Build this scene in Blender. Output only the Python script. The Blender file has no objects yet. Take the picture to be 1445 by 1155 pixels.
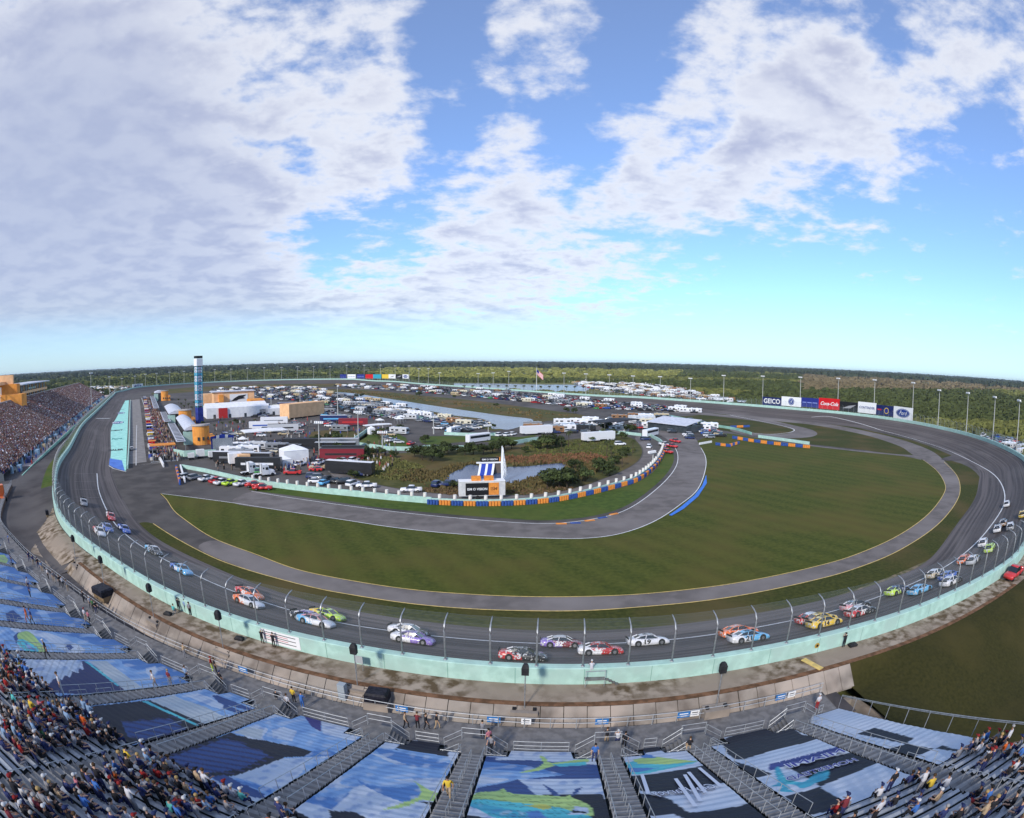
import bpy, bmesh, math, random
import numpy as np
from mathutils import Vector, Matrix
from mathutils.geometry import tessellate_polygon
random.seed(7)
RN = np.random.RandomState(11)
SC = bpy.context.scene
COL = SC.collection
# ------------------------------------------------------------------ camera model (15 mm fisheye on the stand roof)
F, PIT, ROL, H = 780.0, math.radians(4.9), math.radians(0.32), 33.0
CX, CY = 722.5, 577.5
def ray(x, y):
    u = x-CX; v = CY-y
    c, n = math.cos(ROL), math.sin(ROL)
    u, v = u*c-v*n, u*n+v*c
    R = max(1e-9, math.hypot(u, v)); th = 2*math.asin(min(1, R/(2*F)))
    a = math.sin(th)*u/R; b = math.sin(th)*v/R; d = math.cos(th)
    return a, b*math.sin(PIT)+d*math.cos(PIT), b*math.cos(PIT)-d*math.sin(PIT)
def at(x, y, z=0.0):
    X, Y, Z = ray(x, y); t = (z-H)/Z
    return (X*t, Y*t)
def px(X, Y, Z):
    Z = Z-H; n = math.sqrt(X*X+Y*Y+Z*Z); X, Y, Z = X/n, Y/n, Z/n
    b = Z*math.cos(PIT)+Y*math.sin(PIT); c = -Z*math.sin(PIT)+Y*math.cos(PIT)
    th = math.acos(max(-1, min(1, c))); h = math.hypot(X, b) or 1e-9
    R = 2*F*math.sin(th/2); u = X/h*R; v = b/h*R
    cc, nn = math.cos(ROL), math.sin(ROL)
    return CX+u*cc+v*nn, CY-(-u*nn+v*cc)
cam = bpy.data.cameras.new('camera'); camo = bpy.data.objects.new('camera', cam); COL.objects.link(camo)
cam.type = 'PANO'
try: cam.panorama_type = 'FISHEYE_EQUISOLID'; cam.fisheye_lens = F/1445*30; cam.fisheye_fov = math.radians(180)
except Exception: pass
try: cam.cycles.panorama_type = 'FISHEYE_EQUISOLID'; cam.cycles.fisheye_lens = F/1445*30; cam.cycles.fisheye_fov = math.radians(180)
except Exception: pass
cam.sensor_fit = 'HORIZONTAL'; cam.sensor_width = 30; cam.sensor_height = 24
cam.clip_start = 0.1; cam.clip_end = 60000
camo.matrix_world = Matrix.Translation((0, 0, H)) @ Matrix.Rotation(math.radians(90)-PIT, 4, 'X') @ Matrix.Rotation(ROL, 4, 'Z')
SC.camera = camo
# track axes: n across (from front straight to back straight), t along
NX, NY, TX, TY = .777, .629, -.629, .777
def nt(n, t): return (n*NX+t*TX, n*NY+t*TY)
def to_nt(X, Y): return (NX*X+NY*Y, TX*X+TY*Y)
ANG_T = math.atan2(TY, TX)
# ------------------------------------------------------------------ materials
MATS = {}
def rgb(c): return (c[0], c[1], c[2], 1)
def M(name, c1, c2=None, scale=.5, rough=.75, metal=0, detail=4, bump=0, c3=None, scale3=.03, obj=False, lo=.4, hi=.6, spec=None, stretch=None):
    if name in MATS: return MATS[name]
    m = bpy.data.materials.new(name); m.use_nodes = True; nt_ = m.node_tree; N = nt_.nodes; L = nt_.links
    b = N['Principled BSDF']; b.inputs['Roughness'].default_value = rough; b.inputs['Metallic'].default_value = metal
    b.inputs['Specular IOR Level'].default_value = .5 if (metal or rough < .3) else .15
    if spec is not None: b.inputs['Specular IOR Level'].default_value = spec
    b.inputs['Base Color'].default_value = rgb(c1)
    if c2 is not None:
        tc = N.new('ShaderNodeTexCoord'); src = tc.outputs['Object']
        if stretch:
            mp = N.new('ShaderNodeMapping'); mp.inputs['Scale'].default_value = stretch; L.new(src, mp.inputs[0]); src = mp.outputs[0]
        no = N.new('ShaderNodeTexNoise'); no.inputs['Scale'].default_value = scale; no.inputs['Detail'].default_value = detail
        L.new(src, no.inputs['Vector'])
        mr = N.new('ShaderNodeMapRange'); mr.inputs[1].default_value = lo; mr.inputs[2].default_value = hi
        L.new(no.outputs[0], mr.inputs[0])
        mx = N.new('ShaderNodeMix'); mx.data_type = 'RGBA'; mx.inputs[6].default_value = rgb(c1); mx.inputs[7].default_value = rgb(c2)
        L.new(mr.outputs[0], mx.inputs[0]); out = mx.outputs[2]
        if c3 is not None:
            n3 = N.new('ShaderNodeTexNoise'); n3.inputs['Scale'].default_value = scale3; n3.inputs['Detail'].default_value = 3
            L.new(src, n3.inputs['Vector'])
            r3 = N.new('ShaderNodeMapRange'); r3.inputs[1].default_value = .45; r3.inputs[2].default_value = .65; L.new(n3.outputs[0], r3.inputs[0])
            m3 = N.new('ShaderNodeMix'); m3.data_type = 'RGBA'; L.new(r3.outputs[0], m3.inputs[0]); L.new(out, m3.inputs[6]); m3.inputs[7].default_value = rgb(c3); out = m3.outputs[2]
        L.new(out, b.inputs['Base Color'])
        if bump:
            bp = N.new('ShaderNodeBump'); bp.inputs['Strength'].default_value = bump; bp.inputs['Distance'].default_value = .05
            L.new(no.outputs[0], bp.inputs['Height']); L.new(bp.outputs[0], b.inputs['Normal'])
    MATS[name] = m; return m
def MA(name, attr, rough=.5, typ='OBJECT', metal=0, coat=0):          # colour read from an object property or a mesh attribute
    if name in MATS: return MATS[name]
    m = bpy.data.materials.new(name); m.use_nodes = True; N = m.node_tree.nodes; L = m.node_tree.links
    a = N.new('ShaderNodeAttribute'); a.attribute_type = typ; a.attribute_name = attr
    b = N['Principled BSDF']; b.inputs['Roughness'].default_value = rough; b.inputs['Metallic'].default_value = metal; b.inputs['Specular IOR Level'].default_value = .15 if rough > .4 else .5
    if coat: b.inputs['Coat Weight'].default_value = coat
    L.new(a.outputs['Color'], b.inputs['Base Color']); MATS[name] = m; return m
# ------------------------------------------------------------------ mesh builder
class MB:
    def __init__(s): s.v = []; s.f = []; s.m = []; s.cur = 0
    def add(s, vs, fs, mi=None):
        o = len(s.v); s.v += [tuple(q) for q in vs]
        for f in fs: s.f.append([o+i for i in f]); s.m.append(s.cur if mi is None else mi)
        return s
    def box(s, x0, x1, y0, y1, z0, z1, mi=None, rot=0, c=None):
        vs = [(x, y, z) for z in (z0, z1) for x, y in ((x0, y0), (x1, y0), (x1, y1), (x0, y1))]
        if rot:
            cx, cy = c or ((x0+x1)/2, (y0+y1)/2); k, n = math.cos(rot), math.sin(rot)
            vs = [(cx+(x-cx)*k-(y-cy)*n, cy+(x-cx)*n+(y-cy)*k, z) for x, y, z in vs]
        return s.add(vs, [(3, 2, 1, 0), (4, 5, 6, 7), (0, 1, 5, 4), (1, 2, 6, 5), (2, 3, 7, 6), (3, 0, 4, 7)], mi)
    def tube(s, pts, r, n=5, mi=None, cap=True):
        rs = r if isinstance(r, (list, tuple)) else [r]*len(pts)
        pts = [Vector(p) for p in pts]; rings = []
        for i, p in enumerate(pts):
            d = (pts[min(i+1, len(pts)-1)]-pts[max(i-1, 0)])
            if d.length < 1e-9: d = Vector((0, 0, 1))
            d.normalize(); a = d.cross(Vector((0, 0, 1)) if abs(d.z) < .9 else Vector((1, 0, 0))).normalized(); b = d.cross(a)
            rings.append([p+(a*math.cos(k*2*math.pi/n)+b*math.sin(k*2*math.pi/n))*rs[i] for k in range(n)])
        vs = [q for g in rings for q in g]; fs = []
        for i in range(len(pts)-1):
            for k in range(n): fs.append((i*n+k, i*n+(k+1) % n, (i+1)*n+(k+1) % n, (i+1)*n+k))
        if cap: fs += [tuple(range(n))[::-1], tuple((len(pts)-1)*n+k for k in range(n))]
        return s.add(vs, fs, mi)
    def cyl(s, x, y, z0, z1, r, n=10, mi=None, r2=None): return s.tube([(x, y, z0), (x, y, z1)], [r, r if r2 is None else r2], n, mi)
    def loft(s, rings, mi=None, cap=True, closed=True):
        n = len(rings[0]); vs = [q for g in rings for q in g]; fs = []
        for i in range(len(rings)-1):
            for k in range(n if closed else n-1): fs.append((i*n+k, i*n+(k+1) % n, (i+1)*n+(k+1) % n, (i+1)*n+k))
        if cap: fs += [tuple(range(n))[::-1], tuple((len(rings)-1)*n+k for k in range(n))]
        return s.add(vs, fs, mi)
    def prism(s, poly, z0, z1, mi=None):
        n = len(poly); vs = [(x, y, z0) for x, y in poly]+[(x, y, z1) for x, y in poly]
        return s.add(vs, [tuple(range(n))[::-1], tuple(range(n, 2*n))]+[(i, (i+1) % n, n+(i+1) % n, n+i) for i in range(n)], mi)
    def xf(s, mat, i0=0):
        for i in range(i0, len(s.v)): s.v[i] = tuple(mat @ Vector(s.v[i]))
        return s
    def mesh(s, name, mats, smooth=False):
        me = bpy.data.meshes.new(name); me.from_pydata(s.v, [], s.f)
        for m in mats: me.materials.append(m)
        me.polygons.foreach_set('material_index', s.m)
        if smooth: me.polygons.foreach_set('use_smooth', [True]*len(s.f))
        bm = bmesh.new(); bm.from_mesh(me); bmesh.ops.recalc_face_normals(bm, faces=bm.faces[:]); bm.to_mesh(me); bm.free()
        me.update(); return me
    def obj(s, name, mats, parent=None, smooth=False, **k):
        if not isinstance(mats, (list, tuple)): mats = [mats]
        return link(name, s.mesh(name, mats, smooth), parent, **k)
def link(name, data, parent=None, loc=None, rz=None, label=None, cat=None, group=None, kind=None):
    o = bpy.data.objects.new(name, data); COL.objects.link(o)
    if parent: o.parent = parent
    if loc is not None: o.location = loc
    if rz is not None: o.rotation_euler[2] = rz
    return tag(o, label, cat, group, kind)
def tag(o, label=None, cat=None, group=None, kind=None):
    if label: o['label'] = label
    if cat: o['category'] = cat
    if group: o['group'] = group
    if kind: o['kind'] = kind
    return o
def thing(name, label, cat, loc=(0, 0, 0), rz=0, group=None): return link(name, None, None, loc, rz, label, cat, group)
def dup(o, loc=None, rz=None, label=None, parent=None, props=None):
    c = o.copy(); COL.objects.link(c)
    if parent is not None: c.parent = parent
    if loc is not None: c.location = loc
    if rz is not None: c.rotation_euler[2] = rz
    if label: c['label'] = label
    for k, v in (props or {}).items(): c[k] = v
    for ch in KIDS.get(o.name, []): dup(ch, parent=c, props=props)
    KIDS[c.name] = []
    return c
KIDS = {}
def kids(o):                                # remember the children of a template for quick copying
    KIDS[o.name] = list(o.children)
    for ch in o.children: kids(ch)
    return o
def setp(o, **p):
    for k, v in p.items(): o[k] = v
    for ch in o.children: setp(ch, **p)
# ------------------------------------------------------------------ curves
def crom(P, n=6, closed=True):
    out = []; N = len(P)
    for i in range(N if closed else N-1):
        if closed: a, b, c, d = P[i-1], P[i], P[(i+1) % N], P[(i+2) % N]
        else: a, b, c, d = P[max(i-1, 0)], P[i], P[i+1], P[min(i+2, N-1)]
        for k in range(n):
            t = k/n
            out.append(tuple(.5*(2*b[j]+(c[j]-a[j])*t+(2*a[j]-5*b[j]+4*c[j]-d[j])*t*t+(3*b[j]-a[j]-3*c[j]+d[j])*t**3) for j in range(len(b))))
    if not closed: out.append(P[-1])
    return out
def flat(name, poly, z, mat, kind='structure', parent=None, **k):
    vs = [(p[0], p[1], z) for p in poly]
    tris = tessellate_polygon([[Vector(v) for v in vs]])
    me = bpy.data.meshes.new(name); me.from_pydata(vs, [], [tuple(t) for t in tris]); me.materials.append(mat)
    bm = bmesh.new(); bm.from_mesh(me)
    bmesh.ops.recalc_face_normals(bm, faces=bm.faces[:])
    for f in bm.faces:
        if f.normal.z < 0: f.normal_flip()
    bm.to_mesh(me); bm.free()
    return link(name, me, parent, kind=kind, **k)
def sheet(name, pts, z, mat, n=5, **k):     # polygon traced on the ground seen from the stand
    P = crom([at(x, y, z) for x, y in pts], n) if n > 1 else [at(x, y, z) for x, y in pts]
    return flat(name, P, z, mat, **k)
def offset(P, d, closed=True):
    out = []; N = len(P)
    for i in range(N):
        a = P[i-1] if (i > 0 or closed) else P[i]; b = P[(i+1) % N] if (i < N-1 or closed) else P[i]
        dx, dy = b[0]-a[0], b[1]-a[1]; L = math.hypot(dx, dy) or 1
        out.append((P[i][0]-dy/L*d, P[i][1]+dx/L*d))
    return out
def ribbon(name, P, w, z, mat, closed=False, **k):
    A = offset(P, w/2, closed); B = offset(P, -w/2, closed); mb = MB(); n = len(P)
    mb.add([(a[0], a[1], z) for a in A]+[(b[0], b[1], z) for b in B], [(i, n+i, n+(i+1) % n, (i+1) % n) for i in range(n if closed else n-1)])
    k.setdefault('kind', 'structure')
    return mb.obj(name, mat, **k)
def rib(name, pts, w, z, mat, n=6, **k): return ribbon(name, crom([at(x, y, z) for x, y in pts], n, False), w, z, mat, **k)
# ------------------------------------------------------------------ the loop of the outer wall (foot of its outer face): x, y, z
near = [(76,722),(87,745),(100,762),(134.5,787),(179,819.6),(224,849.5),(270,869.4),(345,902),(424,921),(520,938),(600,956),(700,965),(787,967.5),(886,967),(960,961),(1034,947),(1124,927),(1191,912),(1260,890),(1294,879),(1344,856.5),(1388,829.5),(1445,792)]
C0 = []
for k in range(6): C0.append(nt(-41, 725-(725-250)*k/6)+(2.0,))
for x, y, z in [(97,635,2.5),(83,655,3.2),(76,680,4.2)]: C0.append(at(x, y, z)+(z,))
C0 += [at(x, y, 5)+(5.0,) for x, y in near]
C0 += [(109, 69, 5), (139, 88, 5), (164, 108, 5)]
C0 += [at(x, y, 5)+(5.0,) for x, y in [(1445,649.5),(1402,627.6),(1365,615.5),(1323.5,605.5),(1286,598),(1228,589.5),(1145,581)]]
C0 += [nt(366, 275)+(4,), nt(370, 330)+(2.5,)]
for k in range(1, 6): C0.append(nt(372, 330+(725-330)*k/6)+(2.0,))
for i in range(0, 19):
    a = math.pi*i/18; C0.append(nt(165.5+206.5*math.cos(a), 725+206.5*math.sin(a))+(5.0 if 2 < i < 16 else 3.0,))
WL = crom(C0, 20)
def resample(P, step, closed=True):
    P = P+[P[0]] if closed else P
    out = []; acc = 0.0; nxt = 0.0
    for a, b in zip(P, P[1:]):
        L = math.hypot(b[0]-a[0], b[1]-a[1])
        while nxt <= acc+L and L > 0:
            t = (nxt-acc)/L; out.append(tuple(a[j]+(b[j]-a[j])*t for j in range(len(a)))); nxt += step
        acc += L
    return out
WL = resample(WL, 2.0)
A_ = np.array(WL)
for _ in range(40): A_ = (np.roll(A_, 1, 0)+2*A_+np.roll(A_, -1, 0))/4
WL = [tuple(p) for p in A_]; NW = len(WL)
def frame(i):                               # point, tangent, inward normal
    a, b = WL[(i-1) % NW], WL[(i+1) % NW]; dx, dy = b[0]-a[0], b[1]-a[1]; L = math.hypot(dx, dy)
    return WL[i % NW], (dx/L, dy/L), (-dy/L, dx/L)
FR = [frame(i) for i in range(NW)]
WXY = np.array([(p[0], p[1]) for p in WL])
def on(i, d, z=0):                          # a point d metres inside the wall at index i (fractional)
    i0 = int(math.floor(i)); f = i-i0; (p, t, n), (q, t2, n2) = FR[i0 % NW], FR[(i0+1) % NW]
    x = p[0]*(1-f)+q[0]*f; y = p[1]*(1-f)+q[1]*f; w = p[2]*(1-f)+q[2]*f
    return (x+n[0]*d, y+n[1]*d, z), w, math.atan2(t[1], t[0])
def idx_of(X, Y):
    d = ((WXY-np.array((X, Y)))**2).sum(1); i = int(d.argmin()); p, t, n = FR[i]
    s = (X-p[0])*t[0]+(Y-p[1])*t[1]; return i+s/2.0, (X-p[0])*n[0]+(Y-p[1])*n[1]
IN0 = idx_of(*at(97, 635, 2.5))[0]; IN1 = idx_of(*at(1445, 792, 5))[0]
def strip(name, prof0, prof1, i0, i1, mat, step=1, **k):      # prof = (d, z above 0 or callable of wall z)
    mb = MB(); I = list(range(int(i0), int(i1)+1, step)); n = len(I)
    def P(i, pr):
        (x, y, _), w, a = on(i, pr[0]); return (x, y, pr[1](w) if callable(pr[1]) else pr[1])
    mb.add([P(i, prof0) for i in I]+[P(i, prof1) for i in I], [(j, j+1, n+j+1, n+j) for j in range(n-1)])
    k.setdefault('kind', 'structure')
    o = mb.obj(name, mat, smooth=True, **k)
    for p in o.data.polygons:
        if p.normal.z < -.05: o.data.flip_normals(); break
    return o
def loopstrip(name, profs, i0, i1, mats, step=1, mi=None, closed_prof=False):
    mb = MB(); I = list(range(int(i0), int(i1)+1, step)); n = len(I); m = len(profs)
    for i in I:
        _, w, _ = on(i, 0)
        for d, zf in profs:
            (x, y, _), _, _ = on(i, d); mb.v.append((x, y, zf(w) if callable(zf) else zf))
    for j in range(n-1):
        for k in range(m if closed_prof else m-1):
            k2 = (k+1) % m; mb.f.append([j*m+k, (j+1)*m+k, (j+1)*m+k2, j*m+k2]); mb.m.append(mi[k] if mi else 0)
    if closed_prof: mb.f += [list(range(m)), [(n-1)*m+k for k in range(m)]]; mb.m += [0, 0]
    return mb
BW = 16.5
def bank_z(w, d): return w+.2+(.35-w-.2)*min(1, max(0, d-.9)/(BW-.9))
def track_at(x, y):                         # where the line of sight through the pixel meets the banking
    for k in range(0, 600):
        z = k*.01; X, Y = at(x, y, z); i, d = idx_of(X, Y); w = on(i, 0)[1]
        zs = bank_z(w, d) if d < BW else max(.06, .35-(d-BW)*.08)
        if z >= zs: return X, Y, z, i, d
    return X, Y, z, i, d
# ------------------------------------------------------------------ setting materials
m_scrub = M('scrub_ground', (.12,.125,.04), (.065,.08,.03), .012, .95, c3=(.18,.17,.06), scale3=.0016)
m_lot = M('lot_asphalt', (.095,.086,.08), (.06,.055,.052), .15, .9, c3=(.12,.11,.102), scale3=.02)
m_track = M('track_asphalt', (.092,.084,.084), (.07,.064,.065), .25, .8, c3=(.11,.106,.106), scale3=.035, detail=6)
m_apron = M('apron_asphalt', (.095,.082,.079), (.066,.058,.056), .3, .85, c3=(.105,.093,.09), scale3=.03, detail=6)
m_road = M('old_asphalt', (.165,.147,.137), (.12,.107,.1), .3, .9, c3=(.2,.18,.17), scale3=.04)
m_pit = M('pit_concrete', (.25,.235,.22), (.2,.19,.18), .3, .9)
m_grass = M('infield_grass', (.055,.06,.011), (.033,.04,.007), 1.5, .95, c3=(.085,.066,.022), scale3=.05, detail=8)
m_grass2 = M('bright_grass', (.065,.1,.016), (.045,.075,.012), .6, .95, c3=(.085,.1,.02), scale3=.06, detail=8)
m_drygrass = M('dry_grass', (.09,.085,.025), (.055,.06,.015), .25, .95, c3=(.13,.085,.035), scale3=.03, detail=8)
m_dirt = M('berm_dirt', (.34,.28,.22), (.1,.07,.04), .8, .95, c3=(.27,.22,.17), scale3=.12, detail=10, bump=1.0, stretch=(1,1,1))
m_brown = M('berm_edge_soil', (.19,.1,.055), (.1,.055,.03), 1.2, .95, detail=6, bump=.5)
m_white = M('line_white', (.78,.78,.76), (.6,.6,.58), 1.5, .6)
m_yellow = M('line_yellow', (.7,.5,.16), (.5,.38,.14), 1.5, .6)
m_mint = M('mint_paint', (.42,.62,.54), (.34,.52,.45), .9, .55, c3=(.36,.51,.45), scale3=.35, detail=8)
m_mintfar = M('mint_paint_weathered', (.28,.5,.42), (.2,.38,.32), .2, .6)
m_water = M('lake_water', (.05,.08,.15), (.08,.13,.22), .05, .2, spec=.35)
def bump_water():
    N = m_water.node_tree.nodes; L = m_water.node_tree.links; n = N.new('ShaderNodeTexNoise'); n.inputs['Scale'].default_value = 1.2; n.inputs['Detail'].default_value = 3
    tc = N.new('ShaderNodeTexCoord'); L.new(tc.outputs['Object'], n.inputs['Vector'])
    b = N.new('ShaderNodeBump'); b.inputs['Strength'].default_value = .25; b.inputs['Distance'].default_value = .2; L.new(n.outputs[0], b.inputs['Height']); L.new(b.outputs[0], N['Principled BSDF'].inputs['Normal'])
bump_water()
# mowing stripes on the big field
def stripes(m, ang, scale, c, amt=.5):
    N = m.node_tree.nodes; L = m.node_tree.links; b = N['Principled BSDF']; src = b.inputs['Base Color'].links[0].from_socket
    tc = N.new('ShaderNodeTexCoord'); mp = N.new('ShaderNodeMapping'); mp.inputs['Rotation'].default_value = (0, 0, ang); L.new(tc.outputs['Object'], mp.inputs[0])
    w = N.new('ShaderNodeTexWave'); w.inputs['Scale'].default_value = scale; w.inputs['Distortion'].default_value = 2; w.inputs['Detail'].default_value = 4; w.inputs['Detail Scale'].default_value = .35
    L.new(mp.outputs[0], w.inputs[0]); mu = N.new('ShaderNodeMath'); mu.operation = 'MULTIPLY'; mu.inputs[1].default_value = amt; L.new(w.outputs['Fac'], mu.inputs[0])
    mx = N.new('ShaderNodeMix'); mx.data_type = 'RGBA'; L.new(mu.outputs[0], mx.inputs[0]); L.new(src, mx.inputs[6]); mx.inputs[7].default_value = rgb(c); L.new(mx.outputs[2], b.inputs['Base Color'])
m_field = M('field_grass', (.07,.082,.012), (.036,.047,.006), 1.1, .95, c3=(.085,.074,.016), scale3=.045, detail=12, lo=.32, hi=.68)
stripes(m_field, ANG_T+.35, .055, (.1,.105,.018), .3)
# ------------------------------------------------------------------ ground
g = MB(); R0 = [0, 60, 150, 400, 1000, 3000, 8000, 25000, 50000]
for r in R0[1:]:
    for k in range(48): g.v.append((165*NX+450*TX+r*math.cos(k*math.pi/24), 165*NY+450*TY+r*math.sin(k*math.pi/24), -.05))
g.v.append((165*NX+450*TX, 165*NY+450*TY, -.05)); c_ = len(g.v)-1
for k in range(48):
    g.f.append([c_, k, (k+1) % 48]); g.m.append(0)
    for r in range(len(R0)-2): g.f.append([r*48+k, (r+1)*48+k, (r+1)*48+(k+1) % 48, r*48+(k+1) % 48]); g.m.append(0)
g.obj('ground', m_scrub, kind='structure')
inner = [on(i, 19)[0][:2] for i in range(0, NW, 3)]
flat('infield_pavement', inner, .03, m_lot)

# banked racing surface, apron transition and the outer ground skirt
bk = MB()
def B(mb, profs, mi): mb.cur = mi; return mb
def flowmat(name, base, dark, light):
    m = bpy.data.materials.new(name); m.use_nodes = True; N = m.node_tree.nodes; L = m.node_tree.links; b = N['Principled BSDF']; b.inputs['Roughness'].default_value = .8; b.inputs['Specular IOR Level'].default_value = .2
    a = N.new('ShaderNodeAttribute'); a.attribute_name = 'flow'; sp = N.new('ShaderNodeSeparateXYZ'); L.new(a.outputs['Vector'], sp.inputs[0])
    def nz(sx, sy, det):
        mp = N.new('ShaderNodeMapping'); mp.inputs['Scale'].default_value = (sx, sy, 1); L.new(a.outputs['Vector'], mp.inputs[0]); n = N.new('ShaderNodeTexNoise'); n.inputs['Scale'].default_value = 1; n.inputs['Detail'].default_value = det; L.new(mp.outputs[0], n.inputs[0]); return n.outputs[0]
    def mr(v, a0, a1, b0, b1):
        r = N.new('ShaderNodeMapRange'); r.interpolation_type = 'SMOOTHSTEP'
        for k, q in enumerate((a0, a1, b0, b1)): r.inputs[k+1].default_value = q
        L.new(v, r.inputs[0]); return r.outputs[0]
    def mul(x, y, op='MULTIPLY'):
        n = N.new('ShaderNodeMath'); n.operation = op
        for k, q in enumerate((x, y)):
            if isinstance(q, (int, float)): n.inputs[k].default_value = q
            else: L.new(q, n.inputs[k])
        return n.outputs[0]
    def mix(f, x, y):
        n = N.new('ShaderNodeMix'); n.data_type = 'RGBA'; L.new(f, n.inputs[0])
        for k, q in ((6, x), (7, y)):
            if isinstance(q, tuple): n.inputs[k].default_value = rgb(q)
            else: L.new(q, n.inputs[k])
        return n.outputs[2]
    streak = nz(.012, 1.6, 5); patch = nz(.03, .12, 4); fine = nz(.5, 3, 6)
    c = mix(mr(streak, .4, .62, 0, 1), base, dark); c = mix(mul(mr(patch, .5, .65, 0, 1), .5), c, light)
    g1 = mul(mr(sp.outputs[1], 1.5, 5, 0, 1), mr(sp.outputs[1], 7, 10, 1, 0)); g2 = mul(mr(sp.outputs[1], 10.5, 12.5, 0, 1), mr(sp.outputs[1], 13.5, 15.5, 1, 0))
    c = mix(mul(mul(g1, mr(streak, .3, .6, .2, 1)), .65), c, dark); c = mix(mul(g2, .45), c, dark); c = mix(mul(mr(fine, .55, .7, 0, 1), .3), c, light)
    L.new(c, b.inputs['Base Color']); return m
m_trackf = flowmat('racing_asphalt', (.122,.105,.1), (.062,.054,.052), (.16,.142,.134)); 
def addflow(o, m, n):
    at_ = o.data.attributes.new('flow', 'FLOAT_VECTOR', 'POINT'); V_ = []
    for k in range(len(o.data.vertices)): V_ += [(k//m)*2.0, DPR[k % m], 0]
    at_.data.foreach_set('vector', V_)
DPR = [.9, 2.5, 4.5, 6.5, 8.5, 10.5, 12.5, 14.5, BW, 20]
mbk = loopstrip('racing_surface', [(d, (lambda w, d=d: bank_z(w, d))) for d in DPR[:-1]]+[(20, .07)], 0, NW, [m_track])
mbk.mesh_keep = True
rs = mbk.obj('racing_surface', m_trackf, kind='structure', smooth=True); addflow(rs, 10, NW)
# exterior ground outside the wall (d negative)
iL = idx_of(*at(76, 700, 4.5))[0]
iS = IN1+60
def sm(a, b, x): t = max(0, min(1, (x-a)/(b-a))); return t*t*(3-2*t)
i_slab0 = idx_of(*at(103, 790, 5))[0]; i_end = idx_of(*at(1191, 912, 5))[0]
def gz(i, d):                               # d metres outside the wall
    w = on(i, 0)[1]
    if i < i_slab0-14: z = w-.25-(w-.25-min(3.0, w-.25))*min(1, d/7)
    elif i < i_slab0: k = (i-(i_slab0-14))/14; z = (w-.05)*(k)+(w-.25)*(1-k); z = z-(z-3.0)*sm(2*k, 7, d)
    elif i < i_end: z = w-(w-3.2)*min(1, max(0, (d-3.5)/1.7))
    else:
        k = min(1, (i-i_end)/3); a = w-(w-3.2)*min(1, max(0, (d-3.5)/1.7)); b = w-.05-(w)*sm(3.2, 17, d); z = a*(1-k)+b*k if d < 40 else b
        z = b if k >= 1 else z
    return max(z, -.04)
def ext(name, i0, i1, ds, mat, lift=0, st=1):
    mb = MB(); I = [i0+(i1-i0)*k/max(1, int((i1-i0)/st)) for k in range(int((i1-i0)/st)+1)]; m = len(ds)
    for i in I:
        for d in ds:
            (x, y, _), _, _ = on(i, -d); mb.v.append((x, y, gz(i, d)+lift))
    for j in range(len(I)-1):
        for k in range(m-1): mb.f.append([j*m+k, (j+1)*m+k, (j+1)*m+k+1, j*m+k+1]); mb.m.append(0)
    return mb.obj(name, mat, kind='structure', smooth=True)
m_plaza = M('plaza_asphalt', (.075,.068,.068), (.052,.047,.048), .25, .9, c3=(.1,.092,.09), scale3=.06)
m_conc = M('slab_concrete', (.27,.235,.2), (.15,.125,.105), .35, .9, c3=(.36,.3,.25), scale3=.2, detail=8)
m_emb = M('embankment_grass', (.042,.038,.01), (.024,.024,.006), 2.5, .95, c3=(.05,.042,.012), scale3=.12, detail=10, lo=.3, hi=.7)
DS = [0, .5, 1, 1.5, 2, 2.5, 3, 3.5]
ext('plaza', iL-95, i_slab0, [0, 1.5, 3, 5, 7, 10, 16, 26, 60], m_plaza)
ext('berm', i_slab0, IN1+6, DS, m_dirt, .0)
ext('berm_edge', i_slab0+1, i_end+18, [2.9, 3.2, 3.52], m_brown, .02)
ext('embankment', i_end-1, IN1+60, [3.5, 5.2, 6.5, 8, 10, 12, 14, 16, 18, 22, 40], m_emb)
ext('service_road', i_slab0-1, i_end-2, [5.25, 6, 9], m_plaza, .01)
ext('slope_end_left', i_slab0-.5, i_slab0+2, [3.3, 4, 5.25, 6], m_dirt, .0, .5)
for nm, a, b, l in (('outer_berm', IN1+60, NW+iL-95, 0),):
    mb = loopstrip(nm, [(0, lambda w: w-.05), (-2.5, lambda w: w-.2), (-9, -.02)], a, b, []); mb.obj(nm, m_grass, kind='structure')
ext('stand_grass', iL-95, iL-8, [.6, 1.5, 3, 4.2], m_grass2, .03)
mb = loopstrip('x', [(-.6, lambda w: w-.1), (-4.6, 1.75)], NW-150, NW+iL-95, []); mb.obj('stand_grass', m_grass2, kind='structure')
# dirt patch where the plaza meets the berm
mb = MB(); a = i_slab0
dp = []
for (i, d) in [(a-19, .6), (a-13, 2), (a-13, 6), (a-7, 7.5), (a-1, 6.5), (a, 3.6), (a, .3), (a-8, .3), (a-14, .2)]: dp.append((i, d))
I_ = np.linspace(a-19, a, 24); D_ = np.linspace(.2, 7.6, 14)
for i in I_:
    k = (i-(a-19))/19; dm = .6+7.0*sm(0, .55, k)*(1-.12*math.sin(i*1.3))-(3.2*sm(.75, 1, k))
    for d in D_: dd = .2+(dm-.2)*(d-.2)/7.4; (x, y, _), _, _ = on(i, -dd); mb.v.append((x, y, gz(i, dd)+.03))
for j in range(23):
    for k in range(13): mb.f.append([j*14+k, (j+1)*14+k, (j+1)*14+k+1, j*14+k+1]); mb.m.append(0)
mb.obj('dirt_patch', m_dirt, kind='structure', smooth=True)
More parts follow.
